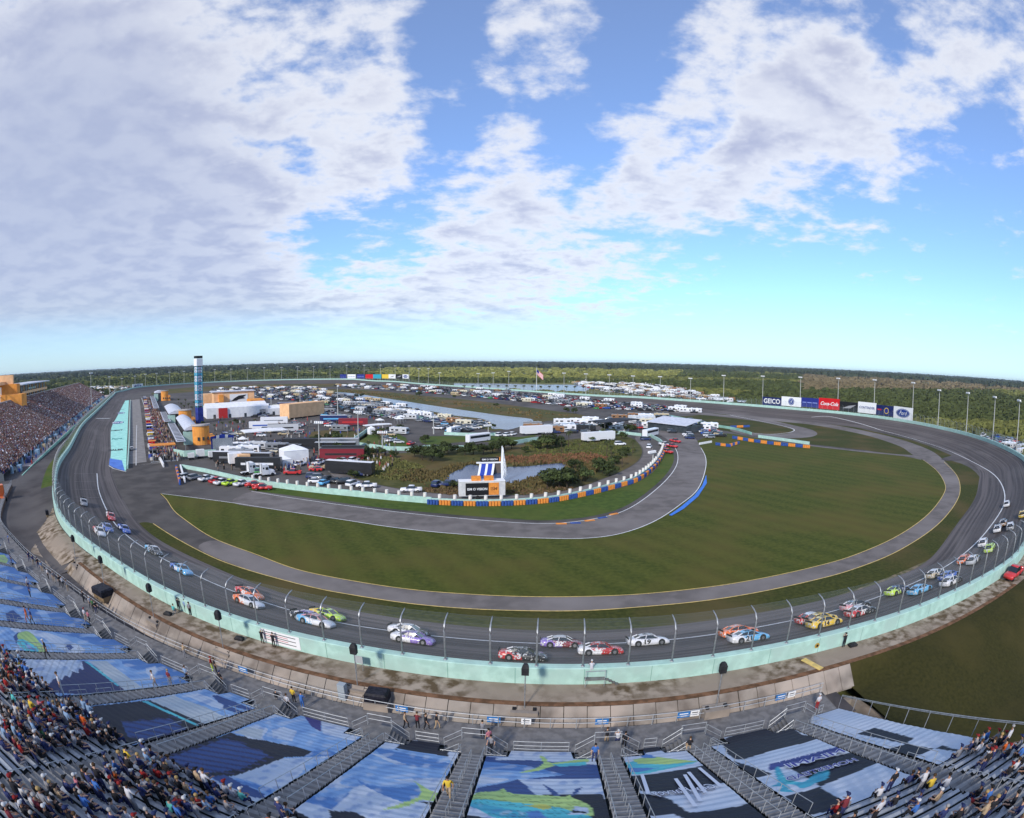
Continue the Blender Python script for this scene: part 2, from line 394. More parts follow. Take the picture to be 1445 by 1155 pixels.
# concrete slope of slabs: one revetment, joints cut between slabs
mb = MB(); i = i_slab0+1; n_ = 0
while i < i_end-1:
    w = .95; i2 = min(i+w, i_end-.8); top = 3.6; bot = 5.25
    P = []
    for ii in (i, i2-.03):
        for d, z in ((top, 5.02), (bot, 3.25), (bot, 3.05), (top, 4.8)):
            (x, y, _), ww, _ = on(ii, -d); P.append((x, y, z+(.03 if n_ % 3 == 1 else 0)))
    mb.add(P, [(0, 1, 5, 4), (1, 2, 6, 5), (0, 4, 7, 3), (0, 3, 2, 1), (4, 5, 6, 7)]); i += w; n_ += 1
mb.obj('concrete_revetment', m_conc, label='sloping apron of weathered concrete slabs below the dirt berm', cat='retaining slope')
# ------------------------------------------------------------------ infield grass and roads
Z1, Z2, Z3, Z4 = .06, .09, .12, .15
field = [(227,697),(235,705),(245,720),(259,732),(299,758.5),(360,782),(419.6,803.7),(499,820),(580,832),(660,838.5),(740,842),(820,842),(900,838.7),(980,831),(1049.5,821),(1100,812),(1145,801),(1207,783),(1269.6,754.7),(1311,724.6),(1332,696.6),(1333,682),(1321.5,664),(1303,649.5),(1269.6,643),(1220,637),(1166,631.5),(1120,627),(1060,617),(1020,612),(985,622),(989,632),(995.5,645),(995.5,662),(985,690),(960,712),(925,735),(880,752),(830,759.5),(760,759.5),(650,754),(560,745),(480,733),(400,721),(330,710),(270,702)]
sheet('field', field, Z1, m_field, 4)
verge = [(195,740),(216,739),(249,760),(299,786),(345,803),(399.6,818.6),(450,831),(499,840),(580,852),(660,859),(740,862),(820,862),(900,857),(1024.6,843.7),(1080,834),(1144,820),(1207,802.5),(1269.6,776.5),(1321.5,742),(1348,711),(1355,690),(1349.5,670),(1330,651),(1336,649),(1360,656),(1378,668),(1390,690),(1386,715),(1368,745),(1332,778),(1269.6,808),(1207,832),(1145,852),(1080,869),(1024,879),(960,886),(900,891.5),(800,895),(740,894),(660,887),(600,879),(500,864),(450,853),(400,841),(350,827),(300,808),(250,783),(215,760)]
sheet('verge', verge, Z1, m_grass, 4)
sheet('verge_dirt', [(420,849),(500,862),(600,876),(700,888),(800,892),(900,888),(1000,879),(1080,865),(1145,848),(1207,827),(1269,802),(1330,770),(1365,738),(1386,706),(1392,690),(1396,700),(1388,722),(1370,750),(1336,782),(1269.6,812),(1207,837),(1145,856.5),(1080,873),(1024,883.5),(960,891),(900,896),(800,899),(740,898.5),(660,892),(600,884),(500,868),(420,851)], Z1-.015, M('verge_soil', (.2,.16,.11), (.085,.085,.035), .7, .95, detail=8, c3=(.1,.1,.05), scale3=.2), 4)
sheet('upper_grass', [(1018,583),(1070,585),(1130,590.5),(1176,597),(1232,609),(1290,622.5),(1336,640),(1345,645),(1332,649.5),(1311,636),(1269.6,621),(1228,611),(1186.5,602.5),(1145,596.5),(1090,591),(1040,587)], Z1, m_grass, 3)
sheet('lens_grass', [(1060,590),(1100,595),(1145,599.6),(1186.5,607),(1228,616),(1269.6,630),(1288,639),(1285,642.5),(1269,642),(1220,635.5),(1166,629.5),(1120,624.5),(1060,615),(1010,606),(960,600),(905,592),(905,585),(960,588),(1010,584)], Z1+.01, m_grass, 3)
sheet('far_grass', [(213,557),(228,551),(260,547.5),(300,545.5),(360,543),(440,542),(500,541.5),(560,542.5),(600,545),(560,545.5),(480,545.5),(420,548),(360,549.5),(300,551.5),(250,555)], Z1, m_drygrass, 3)
# the access road round the field, the road course and the hairpin
rd = [(306,763),(362,784),(419.6,803.7),(499,820),(580,832),(660,838.5),(740,842),(820,842),(900,838.7),(980,831),(1049.5,821),(1100,812),(1145,801),(1207,783),(1269.6,754.7),(1311,724.6),(1332,696.6),(1333,682),(1321.5,664),(1303,649.5),(1285,640),(1269.6,630),(1228,616),(1186.5,607),(1145,599.6),(1100,595),(1050,589),(1000,581),(1035,583),(1090,590),(1145,595.5),(1186.5,601.7),(1228,610),(1269.6,620),(1311,635),(1332,650),(1349.5,670),(1355,690),(1348,711),(1321.5,742),(1269.6,776.5),(1207,802.5),(1144,820),(1080,834),(1024.6,843.7),(900,857),(820,862),(740,862),(660,859),(580,852),(499,840),(399.6,818.6),(335,799),(280,774)]
sheet('access_road', rd, Z2, m_road, 4)
rc = [(357,694),(400,701),(450,708),(499,715),(560,723),(600,727),(660,732),(724.6,737),(770,738.5),(800,737.5),(840,732),(879,721.7),(912,702),(941.5,676),(955,656),(956,640),(950,628),(938,618),(925,611),(945,606),(975,613),(989,632),(995.5,645),(995.5,662),(985,690),(960,712),(925,735),(880,752),(830,759.5),(760,759.5),(650,754),(560,745),(480,733),(400,721),(328,709.5)]
sheet('road_course', rc, Z2+.005, m_road, 4)
sheet('hairpin_road', [(905,575),(960,580),(993,583),(1045,588),(1085,593),(1118,600),(1143,606),(1153,611.5),(1148,616),(1128,618.5),(1095,618.5),(1060,615),(1033,609),(1033,606),(1060,611),(1087,613),(1108,612.5),(1118,609),(1116,605.5),(1087,598),(1045,591.5),(993,586),(940,582)], Z3, m_road, 4)
sheet('field_path', [(1135,628.5),(1166,632.5),(1220,638.5),(1275,644),(1300,649),(1292,643),(1269,641.5),(1220,636.5),(1166,631),(1135,627)], Z2+.01, m_road, 3)
sheet('road_join', [(1328,648),(1337,650.5),(1362,651),(1380,664),(1370,650),(1350,641),(1340,644)], Z2+.01, m_apron, 3)
# strip between the inner wall and the road course
sheet('roadside_grass', [(350,691),(380,688),(420,690),(500,700),(560,706),(610,710),(700,711),(784,707),(849,695),(894,683),(921,667),(934,648),(936,634),(944,630),(950,640),(950,653),(938,672),(910,697),(877,717),(838,728),(800,733),(760,734.5),(700,731),(640,726.5),(560,719),(499,712),(450,705),(400,698)], Z1, m_grass2, 3)
# infield block of reeds round the pond, inner gravel loop
sheet('pond_bank', [(488,628),(520,638),(560,640),(600,637),(660,634),(729,629),(760,623),(800,621),(860,614),(890,618),(905,632),(903,647),(885,661),(850,676),(810,689),(760,697),(700,699),(640,698),(580,692),(530,683),(490,670),(475,655),(474,640)], Z1, m_drygrass, 4)
sheet('garden_grass', [(519,611),(498,627),(549,633),(579,633),(573,618),(560,612)], Z1, m_grass2, 1)
sheet('garden_lawn', [(592,622),(600,616),(660,616),(700,616),(735,617),(760,613),(740,620),(700,624),(650,624),(605,628)], Z1, m_grass2, 2)
sheet('pond', [(629,678),(636,669),(650,662),(664,656),(690,659),(740,658.5),(775,655),(797,654.5),(799,663),(776,670),(750,674),(735,680),(717,682),(690,682),(650,680)], Z2, m_water, 4)
sheet('lake', [(448,554),(489,554.5),(520,558.5),(549,563),(600,571),(640,577),(674.7,582),(715,587.5),(749.5,591.5),(749,597),(735,602),(718,606.5),(705,605.5),(694,605),(690,595),(672,590),(640,586.5),(611,581),(580,577),(561.6,573),(530,567),(499,561.5),(470,558)], Z2, m_water, 3)
sheet('lake_bank', [(434,550),(480,549.5),(507,550),(549,553.6),(600,559),(660,564.5),(720,572),(780,580),(825,586.5),(819,592),(774,594),(735,603),(700,608),(690,607),(600,586),(520,569),(450,557)], Z1+.01, m_drygrass, 3)
sheet('outer_lake', [(640,541.5),(700,541.5),(760,543),(815,543.5),(832,548),(815,554.5),(770,552),(700,548),(650,545)], .02, m_water, 3)
sheet('tree_row_grass', [(440,610),(480,607),(520,612),(497,628),(470,640),(440,625)], Z1, m_drygrass, 3)
sheet('loop_road', [(905,612),(918,625),(922,640),(912,658),(880,677),(830,692),(770,702),(700,705),(640,704),(580,699),(520,690),(470,672),(455,650),(450,630),(440,620),(455,617),(465,630),(472,650),(492,671),(530,684),(580,693),(640,699),(700,700),(760,698),(810,690),(850,677),(887,661),(905,647),(907,632),(896,619)], Z2, m_road, 4)
# painted lines
wlp = [(137,670),(141,700),(160,740),(185,765),(217,786),(250,804),(300,828),(345,845),(400,863),(480,885),(560,896),(640,903.5),(720,909),(800,912),(880,911.5),(960,906.5),(1040,895.5),(1100,884),(1168,869.5),(1226,851),(1278,831),(1328,806),(1363,785),(1390,761),(1413,728),(1415,699),(1400,670),(1373,651.5),(1333,633),(1286,618),(1228,604),(1176,595.5),(1145,593)]
wl = []
for p in crom(wlp, 6, False):
    X, Y = at(p[0], p[1], .45); wl.append((X, Y))
A_ = offset(wl, .16, False); B_ = offset(wl, -.16, False)
def wz(q): i, d = idx_of(*q); return (bank_z(on(i, 0)[1], d) if d < BW else max(.07, .35-(d-BW)*.08))+.03
mb = MB(); n = len(wl); mb.add([(a[0], a[1], wz(a)) for a in A_]+[(b[0], b[1], wz(b)) for b in B_], [(i, n+i, n+i+1, i+1) for i in range(n-1)]); mb.obj('white_line', m_white, kind='structure')
rib('field_edge_line', [(227,697),(235,705),(245,720),(259,732),(299,758.5),(360,782),(419.6,803.7),(499,820),(580,832),(660,838.5),(740,842),(820,842),(900,838.7),(980,831),(1049.5,821),(1145,801),(1207,783),(1269.6,754.7),(1311,724.6),(1332,696.6),(1333,682),(1321.5,664),(1303,649.5)], .18, Z4, m_yellow)
rib('verge_edge_line', [(216,739),(249,760),(299,786),(345,803),(399.6,818.6),(450,831),(499,840),(580,852),(660,859),(740,862),(820,862),(900,857),(1024.6,843.7),(1144,820),(1207,802.5),(1269.6,776.5),(1321.5,742),(1348,711),(1355,690),(1349.5,670),(1332,652)], .2, Z4, m_yellow)
rib('road_line_outer', [(229,697),(270,702),(330,710),(400,721),(480,733),(560,745),(650,754),(760,759.5),(830,759.5),(880,752),(925,735),(960,712),(985,690),(995.5,662),(995.5,645),(989,632)], .22, Z4, m_white)
rib('road_line_inner', [(355,693.5),(400,701),(499,715),(600,727),(724.6,737.5),(770,738.8),(800,737.5),(840,732),(879,721.7),(912,702),(941.5,676),(955,656),(956,640),(950,628)], .22, Z4, m_white)
rib('hairpin_line', [(1030,586),(1087,597.5),(1118,605),(1116,610),(1087,613),(1060,611)], .5, Z4+.02, m_white)
m_cblue = M('curb_blue', (.05,.2,.65), (.04,.15,.5), 1, .6)
sheet('curb_blue', [(944,727),(960,716),(980,699),(991,685),(996.5,670),(997.5,682),(985,701),(965,718),(948,728)], Z4+.02, m_cblue, 1)
# faint joints and tyre-darkened seams on the banking: thin darker strips
m_seam = M('seam_tar', (.05,.048,.05), (.07,.068,.07), 1, .7)
for d in (4.6, 8.4, 12.3): loopstrip('seam', [(d-.07, lambda w, d=d: bank_z(w, d-.07)+.012), (d+.07, lambda w, d=d: bank_z(w, d+.07)+.012)], IN0-90, IN1+10, []).obj('track_seam', m_seam, kind='structure')
# transverse white bars by the pit exit
for (a, b) in [((104,669),(136,669)),((105,680),(138,680)),((105,691),(140,692)),((104,702),(146,703))]:
    X1 = track_at(*a); X2 = track_at(*b); mb = MB(); v = Vector((X2[0]-X1[0], X2[1]-X1[1], 0)).normalized(); n = Vector((-v.y, v.x, 0))*.1
    mb.add([(X1[0]-n.x, X1[1]-n.y, X1[2]+.06), (X2[0]-n.x, X2[1]-n.y, X2[2]+.06), (X2[0]+n.x, X2[1]+n.y, X2[2]+.06), (X1[0]+n.x, X1[1]+n.y, X1[2]+.06)], [(0,1,2,3)]); mb.obj('painted_bar', M('faded_paint', (.4,.38,.36)), kind='structure')
X1 = track_at(136, 591); X2 = track_at(155, 591)
mb = MB(); mb.add([(X1[0], X1[1]-1.2, X1[2]+.1), (X2[0], X2[1]-1.2, X2[2]+.15), (X2[0], X2[1]+1.2, X2[2]+.15), (X1[0], X1[1]+1.2, X1[2]+.1)], [(0,1,2,3)]); mb.obj('start_line', m_white, kind='structure')
# pit side
sheet('pit_road', [(183,565),(197,563.5),(200,590),(207,652),(180,655.6),(181,610)], Z2, m_pit, 1)
sheet('painted_island', [(167,567),(182,565),(180,610),(178,664),(176,665),(155,655),(139.5,642)], Z3, M('mint_turf_paint', (.38,.74,.64), (.3,.62,.54), .4, .8), 1)
sheet('island_tip', [(139.5,642),(155,647),(172,650),(176,665),(160,660),(147,652)], Z3+.02, M('tip_blue', (.08,.17,.5), (.1,.22,.6), .3, .8), 1)
rib('island_line', [(165,567),(139,642),(147,653),(160,661.5),(178,666)], .35, Z4, m_white, 1)
rib('pit_line', [(193,600),(192,657),(228,653)], .25, Z4, m_white, 1)
# ------------------------------------------------------------------ outer wall and catch fence
m_steel = M('galvanised_steel', (.42,.43,.44), (.3,.31,.32), 3, .45, .6)
m_alu = M('aluminium', (.42,.44,.46), (.33,.35,.37), 2, .5, .3)
m_deck = M('stand_deck', (.19,.182,.178), (.13,.125,.122), 1.5, .7, .2, detail=6)
m_foot = M('foot_boards', (.045,.055,.055), (.03,.038,.04), 1.5, .7)
m_dark = M('dark_plastic', (.02,.02,.022), (.03,.03,.032), 2, .6)
WH = 1.75
mb = loopstrip('track_wall', [(0, lambda w: w-.3), (0, lambda w: w+WH-.06), (.06, lambda w: w+WH), (.84, lambda w: w+WH), (.9, lambda w: w+WH-.06), (.9, lambda w: w-.1)], 0, NW, [m_mint])
tw = mb.obj('track_wall', m_mint, label='mint green concrete wall ringing the whole racing oval', cat='wall')
mb = loopstrip('seam', [(-.012, lambda w: w), (-.012, lambda w: w+WH-.1)], 0, 0, [])
mb = MB()
i = IN0+10
while i < IN1:
    w = on(i, 0)[1]; (x, y, _), _, a = on(i, -.015); (x2, y2, _), _, _ = on(i+.03, -.015)
    mb.add([(x, y, w-.05), (x2, y2, w-.05), (x2, y2, w+WH-.05), (x, y, w+WH-.05)], [(0, 1, 2, 3)]); i += 3.05
mb.obj('joint', M('joint_dark', (.2,.36,.3)), tw)  # thin strips of darker mint mark the wall joints
fence = thing('catch_fence', 'tall wire catch fence on curved steel posts along the oval wall', 'fence')
def fprof(k):                               # curved post: d inward, height above the wall top
    return [(.45, 0), (.45, 3.0), (.55, 3.45), (.85, 3.8), (1.35, 4.0), (2.0, 4.12)][k]
pm = MB(); pm.tube([(fprof(k)[0]-.45, 0, fprof(k)[1]) for k in range(6)], [.085]*3+[.075, .065, .055], 6); pm.box(-.16, .16, -.16, .16, -.02, .05)
post_me = pm.mesh('post', [m_steel], True)
ix = idx_of(*at(756, 966, 5))[0]; step = 2.05; rest = MB(); npst = 0
cands = [ix+step*k for k in range(-560, 560)]
cands = [c for c in cands if ix-NW/2 < c <= ix+NW/2]
def seen_size(c):
    (x, y, _), w, a = on(c, .45); return (x*x+y*y+28*28)**.5
for c in sorted(cands, key=seen_size):
    (x, y, _), w, a = on(c, .45)
    if npst < 98:
        o = link('post', post_me, fence, (x, y, w+WH), a+math.pi/2); npst += 1
    elif seen_size(c) < 2000:
        k = len(rest.v); n_ = (-math.sin(a), math.cos(a))
        rest.tube([(x+n_[0]*(fprof(j)[0]-.45), y+n_[1]*(fprof(j)[0]-.45), w+WH+fprof(j)[1]) for j in (0, 1, 3, 5)], .07, 3)
rest.obj('distant_posts', m_steel, fence, kind='stuff')
cb = MB()
for d, h in [(.5,.25),(.5,.9),(.5,1.5),(.5,2.1),(.5,2.7),(.6,3.3),(.95,3.78),(1.5,3.98),(2.0,4.07)]:
    for j in range(int(IN0-160), int(IN1+110), 2):
        a = on(j, d)[0]; b = on(j+2, d)[0]; wa = on(j, 0)[1]; wb = on(j+2, 0)[1]
        cb.tube([(a[0], a[1], wa+WH+h), (b[0], b[1], wb+WH+h)], .009, 3, cap=False)
cb.obj('cables', M('cable_dark', (.08,.085,.085), rough=.6), fence)
mw = bpy.data.materials.new('chain_link'); mw.use_nodes = True; N = mw.node_tree.nodes; L = mw.node_tree.links
N['Principled BSDF'].inputs['Base Color'].default_value = (.3, .36, .36, 1); N['Principled BSDF'].inputs['Alpha'].default_value = .07
m_wire = mw
loopstrip('mesh', [(.47, lambda w: w+WH+.02), (.47, lambda w: w+WH+3), (.87, lambda w: w+WH+3.82), (2.0, lambda w: w+WH+4.1)], 0, NW, []).obj('wire_mesh', mw, fence)
# ------------------------------------------------------------------ the grandstand under the camera
ZD = 3.9
sp = [at(x, y, ZD) for x, y in [(0,738),(21,764),(40,786),(77.5,814),(111,839.5),(145,864.6),(199,896)]]
sp = [(sp[0][0]-34, sp[0][1]+30), (sp[0][0]-17, sp[0][1]+14)]+sp
i = idx_of(*sp[-1])[0]+5
while i < i_end+2: sp.append(on(i, -5.4)[0][:2]); i += 4
SCV = resample(crom(sp, 8, False), 1.0, False)
a_ = np.array(SCV)
for _ in range(60): a_[1:-1] = (a_[:-2]+2*a_[1:-1]+a_[2:])/4
SCV = [tuple(p) for p in a_]; NS = len(SCV); S_XY = np.array(SCV)
def sfr(u):
    i0 = max(0, min(NS-2, int(math.floor(u)))); f = u-i0; a, b = SCV[i0], SCV[i0+1]
    i1 = max(0, i0-3); i2 = min(NS-1, i0+4); dx, dy = SCV[i2][0]-SCV[i1][0], SCV[i2][1]-SCV[i1][1]; L = math.hypot(dx, dy)
    j1 = max(0, i0-2); j2 = min(NS-1, i0+5); ex, ey = SCV[j2][0]-SCV[j1][0], SCV[j2][1]-SCV[j1][1]; M_ = math.hypot(ex, ey)
    tx = dx/L*(1-f)+ex/M_*f; ty = dy/L*(1-f)+ey/M_*f; q = math.hypot(tx, ty)
    return (a[0]+(b[0]-a[0])*f, a[1]+(b[1]-a[1])*f), (tx/q, ty/q)
def sz(v): return ZD+max(0, v-3.2)*.5
SKW = None
def skew(u): return 0.0 if SKW is None else float(np.interp(u, SKW[0], SKW[1]))
def st(u, v, z=None):
    p, t = sfr(u+skew(u)*max(0, v-3.2)); return (p[0]+t[1]*v, p[1]-t[0]*v, sz(v) if z is None else z)
def stang(u): t = sfr(u)[1]; return math.atan2(t[1], t[0])
def stand_at(x, y, lift=0):                 # sight line through the pixel onto the stand: u, v
    for k in range(290):
        z = 3.9+k*.1; X, Y = at(x, y, z); d = ((S_XY-np.array((X, Y)))**2).sum(1); i = int(d.argmin())
        p, t = sfr(i); s = (X-p[0])*t[0]+(Y-p[1])*t[1]; v = -((X-p[0])*(-t[1])+(Y-p[1])*t[0]); u = i+s
        if sz(v)+lift <= z: break
    u0 = u
    for k in range(6): u = u0-skew(u)*max(0, v-3.2)
    return u, v
UE = NS-1.0
aisle_px = [(20,776),(44,801),(75,830),(118,861),(156,889),(200,926),(276,970),(360,1010),(524,1047),(668.5,1063),(859.5,1071),(998,1067),(1142,1030)]
AIS = [stand_at(*p)[0] for p in aisle_px]
bot_px = [None,None,(0,849),(0,882),None,(20,925),(95,992),(207,1062),(375,1144),(631,1155),(886,1155),(1118,1155),(1324,1094)]
ku = []; kk_ = []
for a_t, b_t in list(zip(aisle_px, bot_px))+[((1180,999),(1445,1054))]:
    if b_t is None: continue
    u1, v1 = stand_at(*a_t); u2, v2 = stand_at(*b_t); ku.append(u1); kk_.append((u2-u1)/(v2-v1))
print('skews', [(round(a), round(b, 2)) for a, b in zip(ku, kk_)])
kk_ = [max(-.3, min(.3, q)) for q in kk_]
SKW = (np.array(ku), np.array(kk_))
AIS = [stand_at(*p)[0] for p in aisle_px]
AIS = [AIS[0]-17, AIS[0]-8.5]+AIS
UE = stand_at(1180, 999)[0]
VT, VTOP = 21.5, 41.0
gs = thing('grandstand', 'curved aluminium grandstand with tarpaulins over its lower rows, seen from its roof', 'grandstand')
us = lambda a, b, s=1.0: [a+(b-a)*k/max(1, int((b-a)/s)) for k in range(max(1, int((b-a)/s))+1)]
def sgrid(U, prof, mb=None):                # prof: list of (v, z)
    mb = mb or MB(); o = len(mb.v); m = len(prof)
    for u in U:
        for v, z in prof: mb.v.append(st(u, v, z))
    for j in range(len(U)-1):
        for k in range(m-1): mb.f.append([o+j*m+k, o+j*m+k+1, o+(j+1)*m+k+1, o+(j+1)*m+k]); mb.m.append(mb.cur)
    return mb
U0 = 2.0
fw = sgrid(us(U0, UE, 1.5), [(3.3, ZD), (0, ZD), (0, ZD-.25)]); fw.obj('walkway', m_deck, gs)
sgrid(us(U0, UE, 1.5), [(-.03, ZD-.2), (-.03, ZD-.9)]).obj('rusted_fascia', M('rusty_fascia', (.2,.12,.09), (.12,.07,.05), 1.2, .9, detail=6), gs)
prof = []; v = 3.3; RS = .76
while v < VTOP: prof += [(v, sz(v)-.25), (v+RS, sz(v)-.25)]; v += RS
sgrid(us(U0, UE+.2, 2), prof).obj('seating_deck', m_foot, gs)
sgrid([UE+.2, UE+.25], [(3.3, ZD), (VTOP, sz(VTOP))]).obj('side_beam', m_steel, gs)
mb = MB(); mb.add([st(UE+.22, 0, 0), st(UE+.22, VTOP, 0), st(UE+.22, VTOP, sz(VTOP)-.2), st(UE+.22, 3.3, ZD-.2), st(UE+.22, 0, ZD)], [(0, 1, 2, 3, 4)]); mb.obj('side_wall', M('side_panel_grey', (.12,.115,.11)), gs)
secs = [(AIS[k]+.95, AIS[k+1]-.95) for k in range(len(AIS)-1)]+[(AIS[-1]+.95, UE)]
v = 22.1; r = 0
while v < VTOP-.5:
    mb = MB()
    for a, b in secs:
        U = us(a, b, 1.5)
        sgrid(U, [(v-.13, sz(v)+.16), (v-.13, sz(v)+.2), (v+.11, sz(v)+.2), (v+.11, sz(v)+.16)], mb)
        sgrid(U, [(v-.52, sz(v)-.23), (v-.52, sz(v)-.19), (v-.3, sz(v)-.19), (v-.3, sz(v)-.23)], mb)
    mb.obj('bench', m_alu, gs); v += RS
# tubes along the stand
def rail(mb, u0, v0, u1, v1, h, r=.028, posts=2.0, rails=(1.0, .55), zf=None):
    zf = zf or (lambda v: sz(v)); L = math.hypot(u1-u0, v1-v0); n = max(1, int(round(L/posts)))
    P = [(u0+(u1-u0)*k/n, v0+(v1-v0)*k/n) for k in range(n+1)]
    for k, (u, v) in enumerate(P):
        b = st(u, v, zf(v)); mb.tube([b, (b[0], b[1], b[2]+h)], r, 4)
        if k:
            a = P[k-1]
            for q in rails:
                p1 = st(a[0], a[1], zf(a[1])+h*q); p2 = st(u, v, zf(v)+h*q); mb.tube([p1, p2], r, 4, cap=False)
mb = MB(); rail(mb, U0, .06, UE, .06, 1.1, .034, 2.1, (1, .55)); mb.obj('front_railing', m_alu, gs)
for k, (a, b) in enumerate(secs):
    mb = MB(); rail(mb, a+1.9, 3.25, b-1.9, 3.25, 1.05, .026, 2.0, (1, .6, .25)); mb.obj('walkway_railing', m_alu, gs)
mb = MB(); rail(mb, UE+.1, 3.2, UE+.1, VTOP-1, 1.5, .035, 2.4, (1, .93)); mb.obj('side_railing', m_steel, gs)
# stairways with landings
m_step = M('stair_tread', (.19,.183,.175), (.13,.126,.122), 1.5, .6, .2, detail=3)
for u in AIS:
    mb = MB(); v = 5.3
    while v < VTOP-1:
        for h in (0, 1):
            vv = v+h*RS/2; z = sz(vv)+.16
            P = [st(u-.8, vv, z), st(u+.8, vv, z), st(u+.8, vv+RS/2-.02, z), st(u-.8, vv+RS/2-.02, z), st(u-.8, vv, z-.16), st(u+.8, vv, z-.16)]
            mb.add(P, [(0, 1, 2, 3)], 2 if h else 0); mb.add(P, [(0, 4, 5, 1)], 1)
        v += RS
    stw = mb.obj('stairway', [m_step, M('riser_dark', (.1,.1,.105)), M('pale_tread', (.29,.285,.275), (.22,.216,.21), 1.5, .6, .2)], gs)  # dark risers and every second tread paler, to set the steps apart
    for uu in (u-.86, u+.86): mb = MB(); rail(mb, uu, 5.3, uu, 21, 1.0, .026, 1.7, (1,)); mb.obj('handrail', m_alu, stw)
    v = 6.2
    while v < 34: mb = MB(); rail(mb, u, v, u, v+1.6, .95, .024, .8, (1,)); mb.obj('centre_rail', m_alu, stw); v += 2.6
    mb = MB(); zl = ZD+1.05                 # landing box and its two flights down to the walkway
    for (u0, u1, v0, v1, z0, z1) in [(u-1.0, u+1.0, 3.2, 5.35, zl-.12, zl)]:
        P = [st(a, b, z) for z in (z0, z1) for a, b in ((u0, v0), (u1, v0), (u1, v1), (u0, v1))]
        mb.add(P, [(0, 3, 2, 1), (4, 5, 6, 7), (0, 1, 5, 4), (1, 2, 6, 5), (2, 3, 7, 6), (3, 0, 4, 7)])
    for s in (-1, 1):
        for k in range(5):
            ua = u+s*(1.0+k*.28); ub = u+s*(1.28+k*.28); z = zl-.2*(k+1)
            P = [st(a_2, b_2, z_2) for z_2 in (ZD-.1, z) for a_2, b_2 in ((ua, 3.5), (ub, 3.5), (ub, 5.2), (ua, 5.2))]
            mb.add(P, [(0, 3, 2, 1), (4, 5, 6, 7), (0, 1, 5, 4), (1, 2, 6, 5), (2, 3, 7, 6), (3, 0, 4, 7)])
    ld = mb.obj('landing', m_step, gs)
    mb = MB(); zf = lambda v: zl
    rail(mb, u-1.0, 3.25, u+1.0, 3.25, 1.05, .026, 2, (1, .5), zf); mb.obj('landing_railing', m_alu, ld); mb = MB()
    for s in (-1, 1):
        for vv in (3.5, 5.25):
            p = [st(u+s*1.0, vv, zl+1), st(u+s*2.4, vv, ZD+1.0)]; mb.tube(p, .026, 4); mb.tube([(q[0], q[1], q[2]-.5) for q in p], .022, 4)
            mb.tube([p[0], st(u+s*1.0, vv, zl)], .026, 4); mb.tube([p[1], st(u+s*2.4, vv, ZD)], .026, 4); mb.obj('landing_railing', m_alu, ld); mb = MB()
        rail(mb, u+s*2.4, 5.25, u+s*.9, 5.25, 1.0, .026, 1.5, (1, .5), lambda v: ZD+.2); mb.obj('landing_railing', m_alu, ld); mb = MB()
# signs tied to the front railing
m_sblue = M('sign_blue', (.03,.16,.42)); m_swhite = M('sign_white', (.75,.75,.75)); m_stxt = M('sign_ink', (.05,.05,.06))
for n_, (x, y, c) in enumerate([(696,1028,0),(742,1030,1),(849,1030,0),(967,1025,0),(982,1021,1),(1107,1000,0),(1122,996,1),(566,1012,0),(340,957,0)]):
    u, v = stand_at(x, y, 0); p = st(u, -.03); a = stang(u)
    w_ = (.55, .4)[c]
    lb = ['blue notice', 'white notice'][c]+' tied to the front rail'
    t = thing('railing_sign', lb+[', left of the pair near the stairs', '', ' near the middle stairs', ' right of the middle stairs', ' beside a blue one', ' near the checkered end', ' at the checkered end', ' near the black covered box', ' on the left curve'][n_], 'sign', (p[0], p[1], ZD+.35), a, 'notices on the front railing')
    MB().box(-w_, w_, -.02, .02, 0, .6).obj('panel', [m_sblue, m_swhite][c], t)
    MB().box(-w_*.7, w_*.7, -.03, -.024, .36, .46).box(-w_*.5, w_*.6, -.03, -.024, .14, .24).obj('lettering', [m_swhite, m_stxt][c], t)
